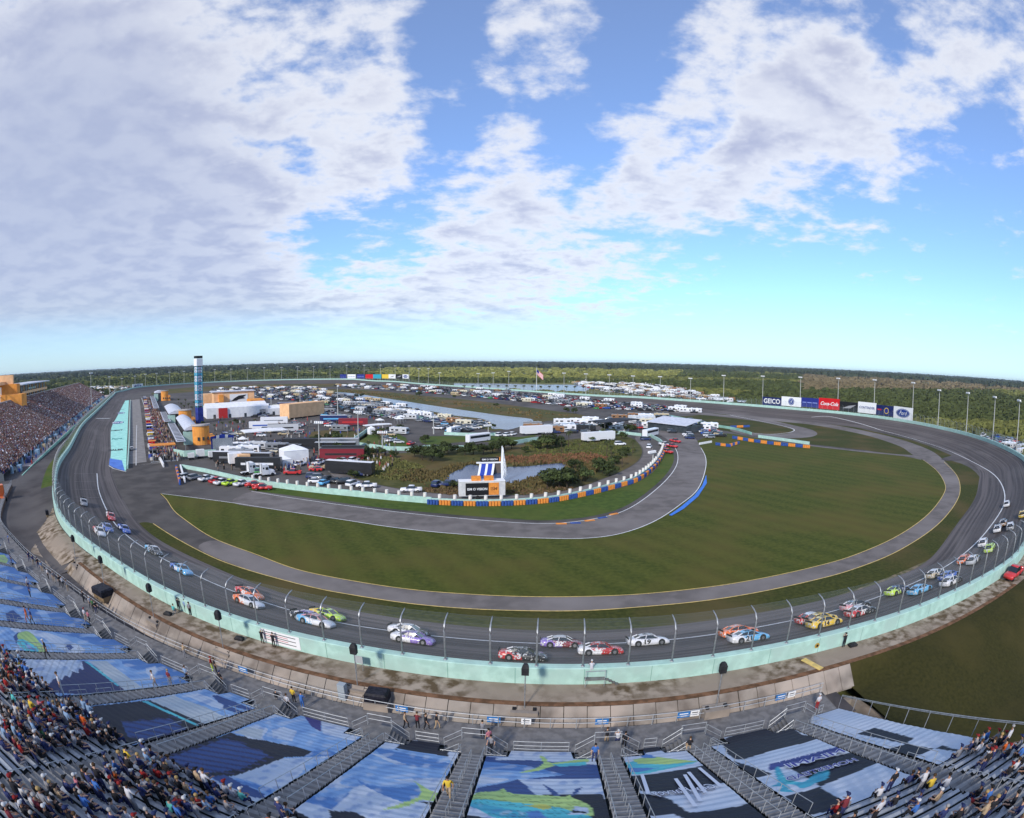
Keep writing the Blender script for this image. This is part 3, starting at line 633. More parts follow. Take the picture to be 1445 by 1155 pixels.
# ------------------------------------------------------------------ printed tarpaulins
NAVY = (.016,.02,.036); LT = (.54,.59,.67); LB = (.24,.4,.64); MBL = (.08,.2,.46); DB = (.035,.075,.22); CRM = (.46,.5,.52); YG = (.42,.58,.2); TEAL = (.06,.36,.48); TL2 = (.1,.5,.55); PUR = (.05,.05,.2); DBS = (.03,.04,.12)
ART = [
 (MBL, [(-5,760),(60,800),(76,822),(-5,812)]), (YG, [(-5,784),(6,783),(12,790),(8,797),(-5,796)]),
 (MBL, [(-5,806),(84,834),(130,862),(-5,846)]), (LB, [(-5,806),(30,812),(44,830),(60,842),(-5,846)]), (MBL, [(10,812),(34,816),(48,826),(40,842),(10,830)]), (LB, [(42,830),(58,833),(72,846),(50,844)]),
 (MBL, [(-5,846),(125,866),(160,888),(-5,880)]), (LB, [(-5,848),(20,850),(40,866),(52,880),(-5,880)]), (MBL, [(14,850),(60,856),(80,876),(40,870)]), (LB, [(50,858),(62,860),(74,876),(62,876)]),
 (DB, [(8,866),(18,861),(34,874),(18,878),(10,876)]),
 (LB, [(-5,882),(160,890),(206,922),(-5,928)]), (MBL, [(60,886),(150,888),(110,900),(80,894)]), (MBL, [(108,900),(160,898),(196,918),(150,916),(128,908)]), (LT, [(20,886),(70,894),(120,916),(100,924),(60,900),(20,892)]),
 (DB, [(19,899),(24,893),(31,892),(24,905),(24,912)]), (YG, [(24,896),(36,891),(46,895),(56,907),(66,917),(58,922),(44,918),(30,908)]), (TL2, [(30,902),(40,906),(56,918),(44,922),(30,914),(24,906)]), (MBL, [(34,906),(44,912),(52,919),(40,916)]),
 (DB, [(92,912),(98,909),(104,914),(98,918)]),
 (LT, [(28,932),(120,933),(118,945),(112,944),(110,950),(102,948),(100,956),(92,953),(90,960),(80,957),(72,964),(50,975)]), (DBS, [(120,933),(178,975),(76,978),(72,963),(80,957),(88,960),(91,953),(99,956),(102,948),(110,950),(112,944),(118,945)]),
 (TL2, [(120,934),(124,934),(170,968),(165,968)]), (CRM, [(125,933),(169,933),(224,967),(176,974)]), (LB, [(150,933),(180,933),(240,966),(200,970)]), (MBL, [(172,933),(252,935),(286,962),(232,968),(215,962),(222,950),(219,940),(195,946)]), (LT, [(206,943),(219,940),(221,948),(214,958),(206,950)]),
 (NAVY, [(110,999),(212,988),(304,1028),(180,1052)]), (DB, [(172,1020),(240,1014),(262,1030),(200,1044),(180,1040)]), (TL2, [(200,990),(206,989),(282,1024),(276,1024)]), (CRM, [(212,989),(249,980),(358,1012),(304,1028)]), (LB, [(246,982),(281,977),(324,980),(362,1002),(356,1013),(320,1012),(290,998)]),
 (LT, [(262,982),(281,979),(300,986),(330,1004),(300,998)]), (DB, [(299,982),(306,981),(356,1000),(356,1004),(310,993)]), (DB, [(316,994),(352,1008),(346,1010),(314,1000)]),
 (LB, [(300,1030),(424,1008),(530,1050),(380,1130),(300,1100)]), (NAVY, [(220,1070),(326,1034),(404,1068),(356,1092),(286,1100)]), (DB, [(236,1070),(320,1042),(380,1066),(340,1086),(282,1092)]),
 (NAVY, [(322,1036),(372,1044),(417,1054),(466,1067),(400,1069)]), (LT, [(335,1032),(360,1024),(384,1030),(378,1046),(350,1042)]), (CRM, [(330,1034),(350,1026),(372,1030),(368,1044)]), (LB, [(375,1016),(424,1009),(449,1017),(512,1034),(496,1050),(464,1066),(417,1054),(372,1044),(378,1030)]), (LT, [(384,1030),(400,1026),(420,1032),(412,1046),(384,1042)]), (PUR, [(428,1009),(453,1016),(453,1033),(440,1026)]), (LT, [(453,1017),(512,1034),(500,1046),(456,1036)]), (MBL, [(440,1060),(464,1058),(484,1066),(462,1069),(430,1068)]),
 (LT, [(398,1071),(482,1066),(440,1100),(400,1118),(330,1096)]), (LB, [(430,1074),(480,1068),(440,1100),(410,1106),(430,1086)]), (DB, [(296,1096),(318,1094),(372,1120),(376,1128),(342,1124)]), (MBL, [(330,1100),(380,1112),(384,1120),(340,1106)]), (LT, [(280,1099),(300,1100),(370,1132),(350,1136)]),
 (LT, [(520,1054),(650,1084),(632,1160),(400,1160),(430,1120)]), (LB, [(520,1054),(640,1080),(640,1096),(560,1100),(500,1110),(480,1100)]), (NAVY, [(572,1044),(634,1050),(632,1069),(556,1058)]), (MBL, [(528,1056),(574,1064),(650,1081),(650,1086),(577,1081),(548,1071)]), (LT, [(520,1062),(530,1064),(574,1079),(560,1080)]), (LB, [(556,1056),(632,1068),(640,1078),(574,1064)]),
 (MBL, [(454,1116),(494,1118),(469,1143),(428,1130)]), (LB, [(454,1112),(500,1112),(480,1126),(440,1124)]), (MBL, [(504,1100),(560,1104),(590,1110),(596,1119),(576,1133),(536,1120)]), (LB, [(500,1098),(560,1101),(600,1108),(560,1112),(520,1108)]), (NAVY, [(464,1144),(500,1146),(524,1158),(468,1160)]), (NAVY, [(412,1142),(448,1160),(400,1160)]),
 (YG, [(576,1096),(584,1102),(610,1117),(632,1121),(626,1132),(596,1129),(575,1138),(538,1144),(560,1136),(588,1126),(594,1119),(590,1108)]), (NAVY, [(594,1132),(612,1132),(622,1142)]),
 (DB, [(676,1066),(704,1070),(845,1080),(848,1100),(672,1120)]), (LT, [(706,1057),(810,1059),(824,1073),(700,1073)]), (MBL, [(680,1074),(740,1080),(800,1094),(680,1090)]), (LB, [(676,1086),(720,1088),(792,1094),(740,1100),(672,1112)]), (LT, [(676,1096),(720,1100),(700,1106),(672,1106)]), (DB, [(668,1118),(730,1100),(756,1122),(700,1130)]), (LT, [(731,1100),(847,1099),(852,1120),(760,1122)]),
 (YG, [(761,1066),(770,1070),(779,1077),(826,1071),(828,1076),(782,1081),(760,1088),(732,1091),(756,1084),(766,1078),(764,1072)]), (TL2, [(779,1079),(828,1075),(828,1080),(790,1082)]),
 (NAVY, [(756,1122),(852,1121),(864,1160),(640,1160),(664,1130)]), (LT, [(664,1136),(740,1153),(740,1160),(640,1160)]), (NAVY, [(660,1150),(720,1160),(650,1160)]),
 (YG, [(672,1119),(700,1117),(710,1113),(724,1120),(790,1124),(822,1131),(836,1142),(836,1152),(800,1146),(720,1136),(668,1132)]), (TL2, [(670,1128),(720,1132),(790,1140),(812,1148),(832,1152),(828,1160),(720,1160),(668,1138)]), (TEAL, [(668,1134),(720,1142),(770,1154),(770,1160),(720,1156),(668,1140)]), ((.5,.5,.12), [(740,1137),(770,1135),(780,1140),(768,1143)]), (MBL, [(742,1146),(760,1144),(776,1158),(750,1158)]),
 (LT, [(802,1150),(812,1138),(828,1140),(832,1148),(820,1150)]), (NAVY, [(806,1143),(826,1146),(828,1148),(808,1147)]), (DB, [(766,1107),(780,1114),(792,1124),(782,1124),(774,1116)]), (DB, [(806,1124),(812,1114),(822,1111),(814,1120)]), (YG, [(796,1126),(806,1122),(808,1128)]),
 (NAVY, [(880,1094),(1004,1076),(1100,1160),(896,1160)]), (LT, [(880,1066),(952,1056),(969,1069),(996,1069),(1006,1078),(880,1096)]), (NAVY, [(886,1058),(952,1050),(956,1056),(890,1066)]), (TL2, [(876,1080),(900,1074),(985,1074),(944,1085),(902,1093),(880,1090)]), (YG, [(892,1072),(924,1068),(984,1075),(940,1079),(900,1078)]), (MBL, [(876,1084),(930,1084),(900,1090),(880,1089)]), (MBL, [(898,1062),(920,1066),(926,1070),(908,1070)]),
 (LT, [(886,1110),(910,1117),(966,1116),(1035,1104),(1068,1130),(973,1147),(944,1127),(890,1118)]), (NAVY, [(888,1119),(944,1128),(974,1148),(976,1160),(900,1160)]), (LT, [(904,1153),(950,1149),(976,1160),(906,1160)]),
 (LT, [(1036,1072),(1160,1043),(1205,1062),(1300,1098),(1200,1142),(1060,1100)]), (NAVY, [(1024,1042),(1106,1026),(1132,1037),(1157,1042),(1085,1061),(1038,1072)]), (NAVY, [(1202,1062),(1239,1077),(1158,1110),(1110,1082)]), (NAVY, [(1157,1111),(1205,1139),(1135,1152),(1108,1124)]), (NAVY, [(1036,1074),(1060,1082),(1090,1092),(1070,1098),(1055,1096)]),
 ((.05,.07,.25), [(1085,1079),(1182,1054),(1186,1060),(1085,1088)]), (TEAL, [(1093,1087),(1100,1083),(1112,1102),(1135,1103),(1150,1092),(1168,1086),(1168,1098),(1150,1106),(1135,1113),(1112,1112),(1120,1118),(1100,1117),(1104,1110),(1088,1110),(1098,1105)]), (TL2, [(1098,1090),(1112,1100),(1126,1104),(1112,1108),(1100,1100)]), (LT, [(1108,1107),(1124,1108),(1130,1114),(1118,1112)]),
 (LT, [(1160,1017),(1180,1009),(1232,1026),(1289,1042),(1333,1053),(1365,1064),(1330,1092),(1280,1074),(1197,1038)]), (NAVY, [(1210,1036),(1234,1027),(1290,1042),(1278,1050)]), (NAVY, [(1242,1060),(1279,1050),(1318,1057),(1280,1073)]), (NAVY, [(1321,1057),(1330,1052),(1366,1063)]), (NAVY, [(1168,1030),(1200,1040),(1190,1044)]), (NAVY,[(1200,1039),(1230,1056),(1250,1068),(1280,1073),(1242,1060)]),
]
def inpoly(xs, ys, poly):
    r = np.zeros(xs.shape, bool); n = len(poly)
    for i in range(n):
        x1, y1 = poly[i]; x2, y2 = poly[(i+1) % n]
        if y1 == y2: continue
        c = ((ys < y1) != (ys < y2)) & (xs < (x2-x1)*(ys-y1)/(y2-y1)+x1); r ^= c
    return r
def vpx(P):
    X = P[:, 0]; Y = P[:, 1]; Z = P[:, 2]-H; n = np.sqrt(X*X+Y*Y+Z*Z); X, Y, Z = X/n, Y/n, Z/n
    b = Z*math.cos(PIT)+Y*math.sin(PIT); c = -Z*math.sin(PIT)+Y*math.cos(PIT); th = np.arccos(np.clip(c, -1, 1)); h = np.hypot(X, b)
    R = 2*F*np.sin(th/2); u = X/h*R; v = b/h*R; cc, nn = math.cos(ROL), math.sin(ROL); return CX+u*cc+v*nn, CY-(-u*nn+v*cc)
m_tarp = MA('printed_tarpaulin', 'print', .55, 'GEOMETRY')
ARTC = [(c, crom(p, 3)) if len(p) > 5 else (c, p) for c, p in ART]
tl = ['blue tarpaulin at the far left end of the covered rows', 'blue wave tarpaulin below the far left stairs', 'narrow blue tarpaulin with a yellow green patch', 'blue tarpaulin with pale streaks on the left curve', 'blue tarpaulin with a dark fin shape on the left curve', 'light blue tarpaulin with a yellow and green fish tail', 'tarpaulin with a jagged white shape against dark blue', 'dark blue tarpaulin crossed by a cream band', 'tarpaulin with a striped navy sail fin', 'pale tarpaulin with a yellow green forked tail', 'tarpaulin showing a large green and yellow fish', 'black and white checkered tarpaulin with a signature', 'checkered tarpaulin with the octopus speedway emblem', 'small checkered tarpaulin at the right end of the stand']
for k, (a, b) in enumerate(secs):
    a0, b0 = a+.05, b-.05
    nu = max(8, int((b0-a0)/.13)); nv = 150
    P = []
    for i in range(nu+1):
        u = a0+(b0-a0)*i/nu
        for j in range(nv+1):
            v = 3.55+(VT-3.55)*j/nv
            if (u-a < 1.7 or b-u < 1.7) and v < 5.4 and k < len(secs)-1: v = max(v, 5.4)
            ph = (v/RS) % 1; z = sz(v)+.09+.035*(1-abs(2*ph-1))+.03*math.sin(u*1.7+v*.6)*math.sin(v*.9)
            q = st(u, v, z); P.append(q)
    P = np.array(P); xs, ys = vpx(P); col = np.tile(np.array(LT+(1,)), (len(P), 1)); 
    if k < 9: col[:] = LB+(1,)
    for c, poly in ARTC: col[inpoly(xs, ys, poly), :3] = c
    col[:, :3] *= (1+RN.normal(0, .025, (len(P), 1)))
    lm = col[:, :3].sum(1)
    if k < 12:
        w_ = np.sin(.11*xs+.31*ys+2*np.sin(.037*xs-.05*ys))*np.sin(.23*ys-.07*xs+1.3*np.sin(.09*xs))+.35*np.sin(.6*ys+.15*xs+2*np.sin(.05*xs))
        blue = (lm > .6) & (col[:, 2] > col[:, 1]*1.12)
        a1 = (np.clip((w_-.3)*2.2, 0, 1)*.5*blue)[:, None]; a2 = (np.clip((-w_-.35)*2.2, 0, 1)*.45*blue)[:, None]
        col[:, :3] = col[:, :3]*(1-a1)+np.array(LT)*a1; col[:, :3] = col[:, :3]*(1-a2)+np.array(MBL)*a2
        fin = inpoly(xs, ys, [(230,1068),(322,1038),(388,1068),(340,1092),(282,1094)])|inpoly(xs, ys, [(170,1018),(250,1010),(264,1032),(190,1048)])
        rib_ = (np.sin((ys*1.0-.18*xs)*.95+.4*np.sin(xs*.04)) > .45) & fin; col[rib_, :3] = DBS
        tail = inpoly(xs, ys, [(28,930),(122,932),(118,946),(72,966),(45,980)]); rib2 = (np.sin((xs*.8+ys*.35)*.8) > .7) & tail; col[rib2, :3] *= .8
        fish = inpoly(xs, ys, [(668,1119),(720,1112),(790,1124),(838,1134),(838,1160),(660,1160)]) & (col[:, 1] > .25) & (col[:, 0] < .45)
        sp_ = (np.sin(xs*1.9+1.2*np.sin(ys*.9))*np.sin(ys*1.7+np.sin(xs*.7)) > .72) & fish; col[sp_, :3] *= .45
    # long soft waves in the print
    wv = .5+.5*np.sin(xs*.05+ys*.16+3*np.sin(xs*.013)); lum = col[:, :3].sum(1)
    msk = (lum > .9)[:, None]; col[:, :3] = np.where(msk, col[:, :3]*(1-.16*wv[:, None]*np.array([1.2, .8, .4])), col[:, :3])
    fs = [(i*(nv+1)+j, i*(nv+1)+j+1, (i+1)*(nv+1)+j+1, (i+1)*(nv+1)+j) for i in range(nu) for j in range(nv)]
    me = bpy.data.meshes.new('tarpaulin'); me.from_pydata(P.tolist(), [], fs); me.materials.append(m_tarp)
    ca = me.color_attributes.new('print', 'FLOAT_COLOR', 'POINT'); ca.data.foreach_set('color', col.astype(np.float32).ravel())
    lab = tl[min(k, len(tl)-1)]
    o = link('tarpaulin', me, label=lab, cat='tarpaulin', group='printed tarpaulins over the lower rows')
    o.data.flip_normals() if me.polygons[100].normal.z < 0 else None
# lettering printed on the tarpaulins (reads from the track side)
def textmesh(s, size=1, align='CENTER', extr=0, shear=0, bold=0):
    c = bpy.data.curves.new('t', 'FONT'); c.body = s; c.size = size; c.align_x = align; c.align_y = 'CENTER'; c.extrude = extr; c.shear = shear; c.offset = bold; c.resolution_u = 3
    o = bpy.data.objects.new('t', c); COL.objects.link(o); dg = bpy.context.evaluated_depsgraph_get(); me = bpy.data.meshes.new_from_object(o.evaluated_get(dg))
    bpy.data.objects.remove(o); bpy.data.curves.remove(c); return me
def decal(me, f, mat, name, parent=None, **k):   # bend a flat text mesh onto a surface: f(x, y) -> world
    me = me.copy(); 
    for v in me.vertices: v.co = f(v.co.x, v.co.y)
    me.materials.clear(); me.materials.append(mat); me.update(); return link(name, me, parent, **k)
m_ink = M('print_ink_white', (.62,.66,.75)); m_inkn = M('print_ink_navy', (.03,.035,.12)); m_inkp = M('print_ink_purple', (.06,.07,.3))
def ontarp(x0, y0, x1, y1, hgt):            # baseline from pixel 0 to pixel 1, text upright towards the camera's bottom
    a = np.array(stand_at(x0, y0)); b = np.array(stand_at(x1, y1)); c = (a+b)/2; e = (b-a)/np.linalg.norm(b-a); n = np.array((-e[1], e[0]))
    def f(x, y, l=.24):
        p = c+e*x+n*y; return Vector(st(p[0], p[1], sz(p[1])+l))
    return f, float(np.linalg.norm(b-a))
sigs = []
f, W_ = ontarp(1207, 1076, 1110, 1104, 1); t_ = textmesh('HOMESTEAD', .95, bold=.02); k_ = W_/max(.1, t_.vertices and max(v.co.x for v in t_.vertices)*2)
emb = thing('printed_emblem', 'speedway name in outlined lettering printed on the octopus tarpaulin', 'lettering')
decal(textmesh('HOMESTEAD', .95, bold=.05), lambda x, y: f(x*k_, y+.2*(1-(x/3.2)**2), .24), m_ink, 'lettering_outline', emb)
decal(textmesh('HOMESTEAD', .95, bold=.0), lambda x, y: f(x*k_, y+.2*(1-(x/3.2)**2), .26), m_inkp, 'lettering', emb)
f2, W2 = ontarp(1188, 1063, 1110, 1085, 1)
t_ = textmesh('MIAMI', 1.25); k2 = W2/(max(v.co.x for v in t_.vertices)*2)
decal(textmesh('MIAMI', 1.25, bold=.06), lambda x, y: f2(x*k2, y, .27), m_ink, 'lettering_outline', emb)
decal(textmesh('MIAMI', 1.25), lambda x, y: f2(x*k2, y, .29), m_inkp, 'lettering', emb)
f3, W3 = ontarp(1180, 1057, 1090, 1081, 1)
t_ = textmesh('S P E E D W A Y', .5); k3 = W3*.9/(max(v.co.x for v in t_.vertices)*2)
decal(t_, lambda x, y: f3(x*k3, y, .29), m_ink, 'lettering', emb)
sg = thing('printed_signature', 'white looping signature and long strokes printed across the checkered tarpaulin', 'lettering')
f4, W4 = ontarp(1012, 1112, 918, 1124, 1); t_ = textmesh('Guy Harvey', 1.3, shear=.4); k4 = W4/(max(v.co.x for v in t_.vertices)*2)
decal(textmesh('Guy Harvey', 1.3, shear=.4, bold=.04), lambda x, y: f4(x*k4, y, .25), m_inkn, 'signature_outline', sg)
decal(t_, lambda x, y: f4(x*k4, y, .27), m_ink, 'signature', sg)
for (x0, y0, x1, y1) in [(953,1102,979,1142),(964.6,1097,988,1134),(971,1093,996,1122),(986,1087,1015,1113),(905,1096,915,1124)]:
    a = stand_at(x0, y0); b = stand_at(x1, y1); n_ = 8; mb = MB(); e = Vector((b[0]-a[0], b[1]-a[1])).normalized(); q = (-e.y*.11, e.x*.11)
    for z_, w_ in ((.26, 1), ):
        V_ = []
        for k in range(n_+1):
            p = (a[0]+(b[0]-a[0])*k/n_, a[1]+(b[1]-a[1])*k/n_); V_ += [st(p[0]+q[0], p[1]+q[1], sz(p[1])+z_), st(p[0]-q[0], p[1]-q[1], sz(p[1])+z_)]
        mb.add(V_, [(2*k, 2*k+1, 2*k+3, 2*k+2) for k in range(n_)])
    mb.obj('stroke', m_ink, sg)
# ------------------------------------------------------------------ people
m_skin = MA('skin', 'skin', .6); m_shirt = MA('shirt_cloth', 'shirt', .85); m_pants = MA('trouser_cloth', 'pants', .85); m_hair = MA('hair_or_cap', 'hair', .8)
m_shoe = M('shoe_leather', (.03,.028,.026)); m_eye = M('eye_dark', (.02,.015,.012), rough=.3)
def body(pose):
    J = {}; E_ = []
    def j(n, p, r, par=None, reg='shirt'):
        J[n] = (Vector(p), r, reg, par)
    sit = pose.startswith('sit'); z0 = -.78 if sit else 0; lean = {'sit': .05, 'sit2': .16, 'stand': 0, 'lean': .12, 'walk': .04, 'camera': .03, 'crouch': .1}.get(pose, 0)
    if pose == 'crouch': z0 = -.45
    def T(x, y, z): return (x+lean*max(0, z-.95), y, z+z0)
    j('pel', T(0, 0, .95), .145, None, 'pants'); j('bel', T(0, 0, 1.12), .14, 'pel'); j('che', T(.01, 0, 1.33), .155, 'bel'); j('nb', T(.0, 0, 1.47), .085, 'che'); j('nk', T(.01, 0, 1.535), .052, 'nb', 'skin')
    j('hd', T(.03, 0, 1.61), .078, 'nk', 'skin'); j('hm', T(.03, 0, 1.68), .092, 'hd', 'skin'); j('ht', T(.015, 0, 1.745), .07, 'hm', 'skin'); j('no', T(.128, 0, 1.655), .014, 'hm', 'skin')
    for s, a in ((-1, 'l'), (1, 'r')):
        j(a+'sh', T(0, s*.175, 1.42), .07, 'che')
        if pose in ('stand',): el, wr, hd = (-.02, s*.25, 1.15), (.06, s*.26, .92), (.09, s*.255, .85)
        elif pose == 'lean': el, wr, hd = (.12, s*.27, 1.2), (.36, s*.2, 1.16), (.43, s*.19, 1.13)
        elif pose == 'camera': el, wr, hd = (.14, s*.24, 1.24), (.24, s*.1, 1.48), (.25, s*.05, 1.54)
        elif pose == 'walk': el, wr, hd = (-.1*s, s*.25, 1.16), (.06-.12*s, s*.25, .94), (.1-.14*s, s*.24, .87)
        elif pose == 'sit2': el, wr, hd = (.14, s*.24, 1.16), (.36, s*.12, 1.1), (.43, s*.08, 1.08)
        else: el, wr, hd = (.05, s*.25, 1.16), (.26, s*.2, 1.04), (.33, s*.18, 1.02)
        j(a+'el', T(*el), .047, a+'sh'); j(a+'fa', tuple((Vector(T(*el))*.55+Vector(T(*wr))*.45)), .041, a+'el', 'skin'); j(a+'wr', T(*wr), .029, a+'fa', 'skin'); j(a+'pm', T(*hd), .036, a+'wr', 'skin')
        d = (Vector(hd)-Vector(wr)).normalized(); q = Vector((0, 0, 1)).cross(d) if abs(d.z) < .8 else Vector((1, 0, 0)); q.normalize()
        for k, ln in enumerate((.06, .075, .08, .07)):
            b = Vector(T(*hd))+d*.035+q*(k-1.5)*.021; j(a+'f%d' % k, b, .0095, a+'pm', 'skin'); j(a+'g%d' % k, b+d*ln*.5+Vector((0, 0, -.006)), .009, a+'f%d' % k, 'skin'); j(a+'h%d' % k, b+d*ln*.85+Vector((0, 0, -.028)), .008, a+'g%d' % k, 'skin')
        j(a+'th', Vector(T(*hd))+q*.045*(-s)+d*.0, .011, a+'pm', 'skin'); j(a+'t2', Vector(T(*hd))+q*.055*(-s)+d*.045, .009, a+'th', 'skin')
        if sit: hp, kn, an, to = (.03, s*.09, .93), (.44, s*.13, .93), (.42, s*.13, .5), (.57, s*.14, .45)
        elif pose == 'walk': hp, kn, an, to = (0, s*.09, .9), (.08+.12*s, s*.1, .5), (.2*s, s*.1, .1), (.2*s+.14, s*.11, .04)
        elif pose == 'crouch': hp, kn, an, to = (0, s*.1, .93), (.38, s*.16, .98), (.06, s*.14, .56), (.22, s*.15, .49)
        else: hp, kn, an, to = (0, s*.09, .9), (.03, s*.11, .5), (0, s*.12, .1), (.14, s*.135, .045)
        t_ = (lambda x, y, z: (x, y, z+z0))
        j(a+'hp', t_(*hp), .1, 'pel', 'pants'); j(a+'kn', t_(*kn), .068, a+'hp', 'pants'); j(a+'an', t_(*an), .045, a+'kn', 'pants'); j(a+'to', t_(*to), .042, a+'an', 'shoe')
    names = list(J); ix_ = {n: i for i, n in enumerate(names)}
    me = bpy.data.meshes.new('b'); me.from_pydata([J[n][0] for n in names], [(ix_[n], ix_[J[n][3]]) for n in names if J[n][3]], [])
    o = bpy.data.objects.new('b', me); COL.objects.link(o); md = o.modifiers.new('s', 'SKIN'); md.branch_smoothing = .4
    sv = me.skin_vertices[0].data if me.skin_vertices else None
    if sv is None:
        bm = bmesh.new(); bm.from_mesh(me); bm.verts.layers.skin.verify(); bm.to_mesh(me); bm.free(); sv = me.skin_vertices[0].data
    for n in names:
        r = J[n][1]; sv[ix_[n]].radius = (r, r*(1.18 if n in ('che', 'bel', 'pel') else 1)); sv[ix_[n]].use_root = (n == 'pel')
    ss = o.modifiers.new('u', 'SUBSURF'); ss.levels = ss.render_levels = 1
    dg = bpy.context.evaluated_depsgraph_get(); out = bpy.data.meshes.new_from_object(o.evaluated_get(dg)); bpy.data.objects.remove(o)
    segs = [(J[n][0], J[J[n][3]][0], J[n][2]) for n in names if J[n][3]]
    reg = {'shirt': 0, 'pants': 1, 'skin': 2, 'shoe': 3}
    out.materials.clear()
    for m in (m_shirt, m_pants, m_skin, m_shoe): out.materials.append(m)
    for p in out.polygons:
        c = p.center; b = (9, 0)
        for a, d, rg in segs:
            ab = d-a; t = max(0, min(1, (c-a).dot(ab)/max(1e-9, ab.length_squared))); dd = (a+ab*t-c).length
            if dd < b[0]: b = (dd, reg[rg])
        p.material_index = b[1]; p.use_smooth = True
    hm = J['hm'][0]
    hair = MB(); rings = []
    for k, (zz, rr) in enumerate(((-.03, .092), (.02, .104), (.06, .1), (.095, .075), (.112, .03))):
        rings.append([(hm.x-.014+rr*1.08*math.cos(t*math.pi/5)*(1 if k else .9), hm.y+rr*math.sin(t*math.pi/5), hm.z+zz+(.035 if (k == 0 and math.cos(t*math.pi/5) > .3) else 0)) for t in range(10)])
    hair.loft(rings)
    cap = MB(); cap.v = list(hair.v); cap.f = [list(f) for f in hair.f]; cap.m = list(hair.m); cap.prism([(hm.x+.07, hm.y-.07), (hm.x+.19, hm.y-.05), (hm.x+.2, hm.y), (hm.x+.19, hm.y+.05), (hm.x+.07, hm.y+.07)], hm.z+.035, hm.z+.05)
    eyes = MB(); eyes.box(hm.x+.078, hm.x+.094, -.012, .012, hm.z-.006, hm.z+.008)
    out.name = 'body_'+pose
    return out, hair.mesh('hair', [m_hair], True), cap.mesh('cap', [m_hair], True), eyes.mesh('eyes', [m_eye])
POSE = {p: body(p) for p in ('stand', 'lean', 'walk', 'camera', 'sit', 'sit2', 'crouch')}
SK = [(.5,.3,.2), (.4,.22,.14), (.3,.16,.1), (.14,.07,.045), (.55,.34,.25)]
SH = {'white': (.5,.5,.53), 'black': (.02,.02,.024), 'navy': (.03,.04,.12), 'blue': (.05,.14,.4), 'red': (.3,.025,.025), 'grey': (.22,.22,.24), 'orange': (.5,.1,.02), 'yellow': (.6,.42,.05), 'teal': (.1,.42,.4), 'green': (.05,.14,.06), 'pink': (.42,.15,.19), 'tan': (.38,.28,.18), 'maroon': (.16,.03,.04), 'light blue': (.2,.3,.45), 'lime': (.45,.65,.05)}
HC = {'black': (.015,.013,.012), 'brown': (.07,.04,.02), 'blond': (.35,.24,.1), 'grey': (.3,.29,.28)}
CC = {'white': (.5,.5,.5), 'red': (.22,.02,.02), 'navy': (.02,.03,.09), 'black': (.015,.015,.015)}
def person(pose, loc, rz, shirt, label, group=None, pants='navy', cap=None, hair='brown', skin=0, sc=1.0):
    b, h, c, e = POSE[pose]
    o = link('person', b, None, loc, rz, label, 'person', group); o.scale = (sc, sc, sc)
    o['shirt'] = SH[shirt]; o['pants'] = SH[pants]; o['skin'] = SK[skin]
    k = link('cap' if cap else 'hair', c if cap else h, o); k['hair'] = CC[cap] if cap else HC[hair]
    
    for q in (-1, 1): link('eye', e, o, (0, q*.034, 0))
    return o
wts = ['white']*8+['black']*15+['navy']*9+['blue']*4+['red']*4+['grey']*6+['orange']*1+['yellow']*1+['teal']*1+['green']*1+['pink']*1+['tan']*1+['black']*4+['maroon']*2+['light blue']*4
seats = []
v = 22.1; r = 0
while v < VTOP-.6:
    for (a, b) in secs:
        u = a+.3
        while u < b-.2:
            p = st(u, v, sz(v)+.6); x, y = px(*p)
            if -6 < x < 1452 and y < 1164:
                left = x < 420
                d = .0
                if left:
                    near_ = v < 25.5
                    d = .8 if near_ else .55
                    if x < 70 and y < 1060: d = .95
                    if 250 < x < 420: d = .55
                elif x > 1130: d = .36 if v < 26 else .28
                if x > 1330 and y < 1120: d = .5
                if random.random() < d: seats.append((p[0]**2+p[1]**2+(33-p[2])**2, u, v, r, x, y))
            u += random.uniform(.5, .62)
    v += RS; r += 1
seats.sort()
PEOPLE_N = 262
def where(u, v, r, x):
    if x < 500:
        s = 'left' if x < 130 else ('middle left' if x < 260 else 'nearest the middle')
        return 'on left benches row %d, %s' % (r+1, s)
    return 'on right benches row %d' % (r+1)
extra = []
for k, (d, u, v, r, x, y) in enumerate(seats):
    p = st(u, v, sz(v)+.2); a = stang(u)+math.pi/2+random.uniform(-.35, .35)
    s = random.choice(wts); stand_ = random.random() < .14; pose = 'stand' if stand_ and random.random() < .5 else ('lean' if stand_ else random.choice(('sit', 'sit', 'sit2')))
    if stand_: p = st(u, v-.4, sz(v)-.24)
    pn = random.choice(['navy', 'black', 'navy', 'grey', 'navy', 'black']); cp = random.choice([None, None, None, 'white', 'red', 'navy', 'black']); hr = random.choice(['black', 'brown', 'brown', 'black', 'grey', 'blond']); sk = random.choice([0, 0, 1, 1, 2, 3, 4]); sc_ = random.uniform(.92, 1.04)
    if k < PEOPLE_N:
        ok = 'standing' if stand_ else 'seated'
        person(pose, p, a, s, '%s %s %s' % (s+' shirt', (cp+' cap') if cp else hr+' hair', ok)+' '+where(u, v, r, x), 'spectators on the benches above the tarpaulins', pn, cp, hr, sk, sc_)
    else: extra.append((p, a, s, pn, cp, hr, sk, sc_, pose))
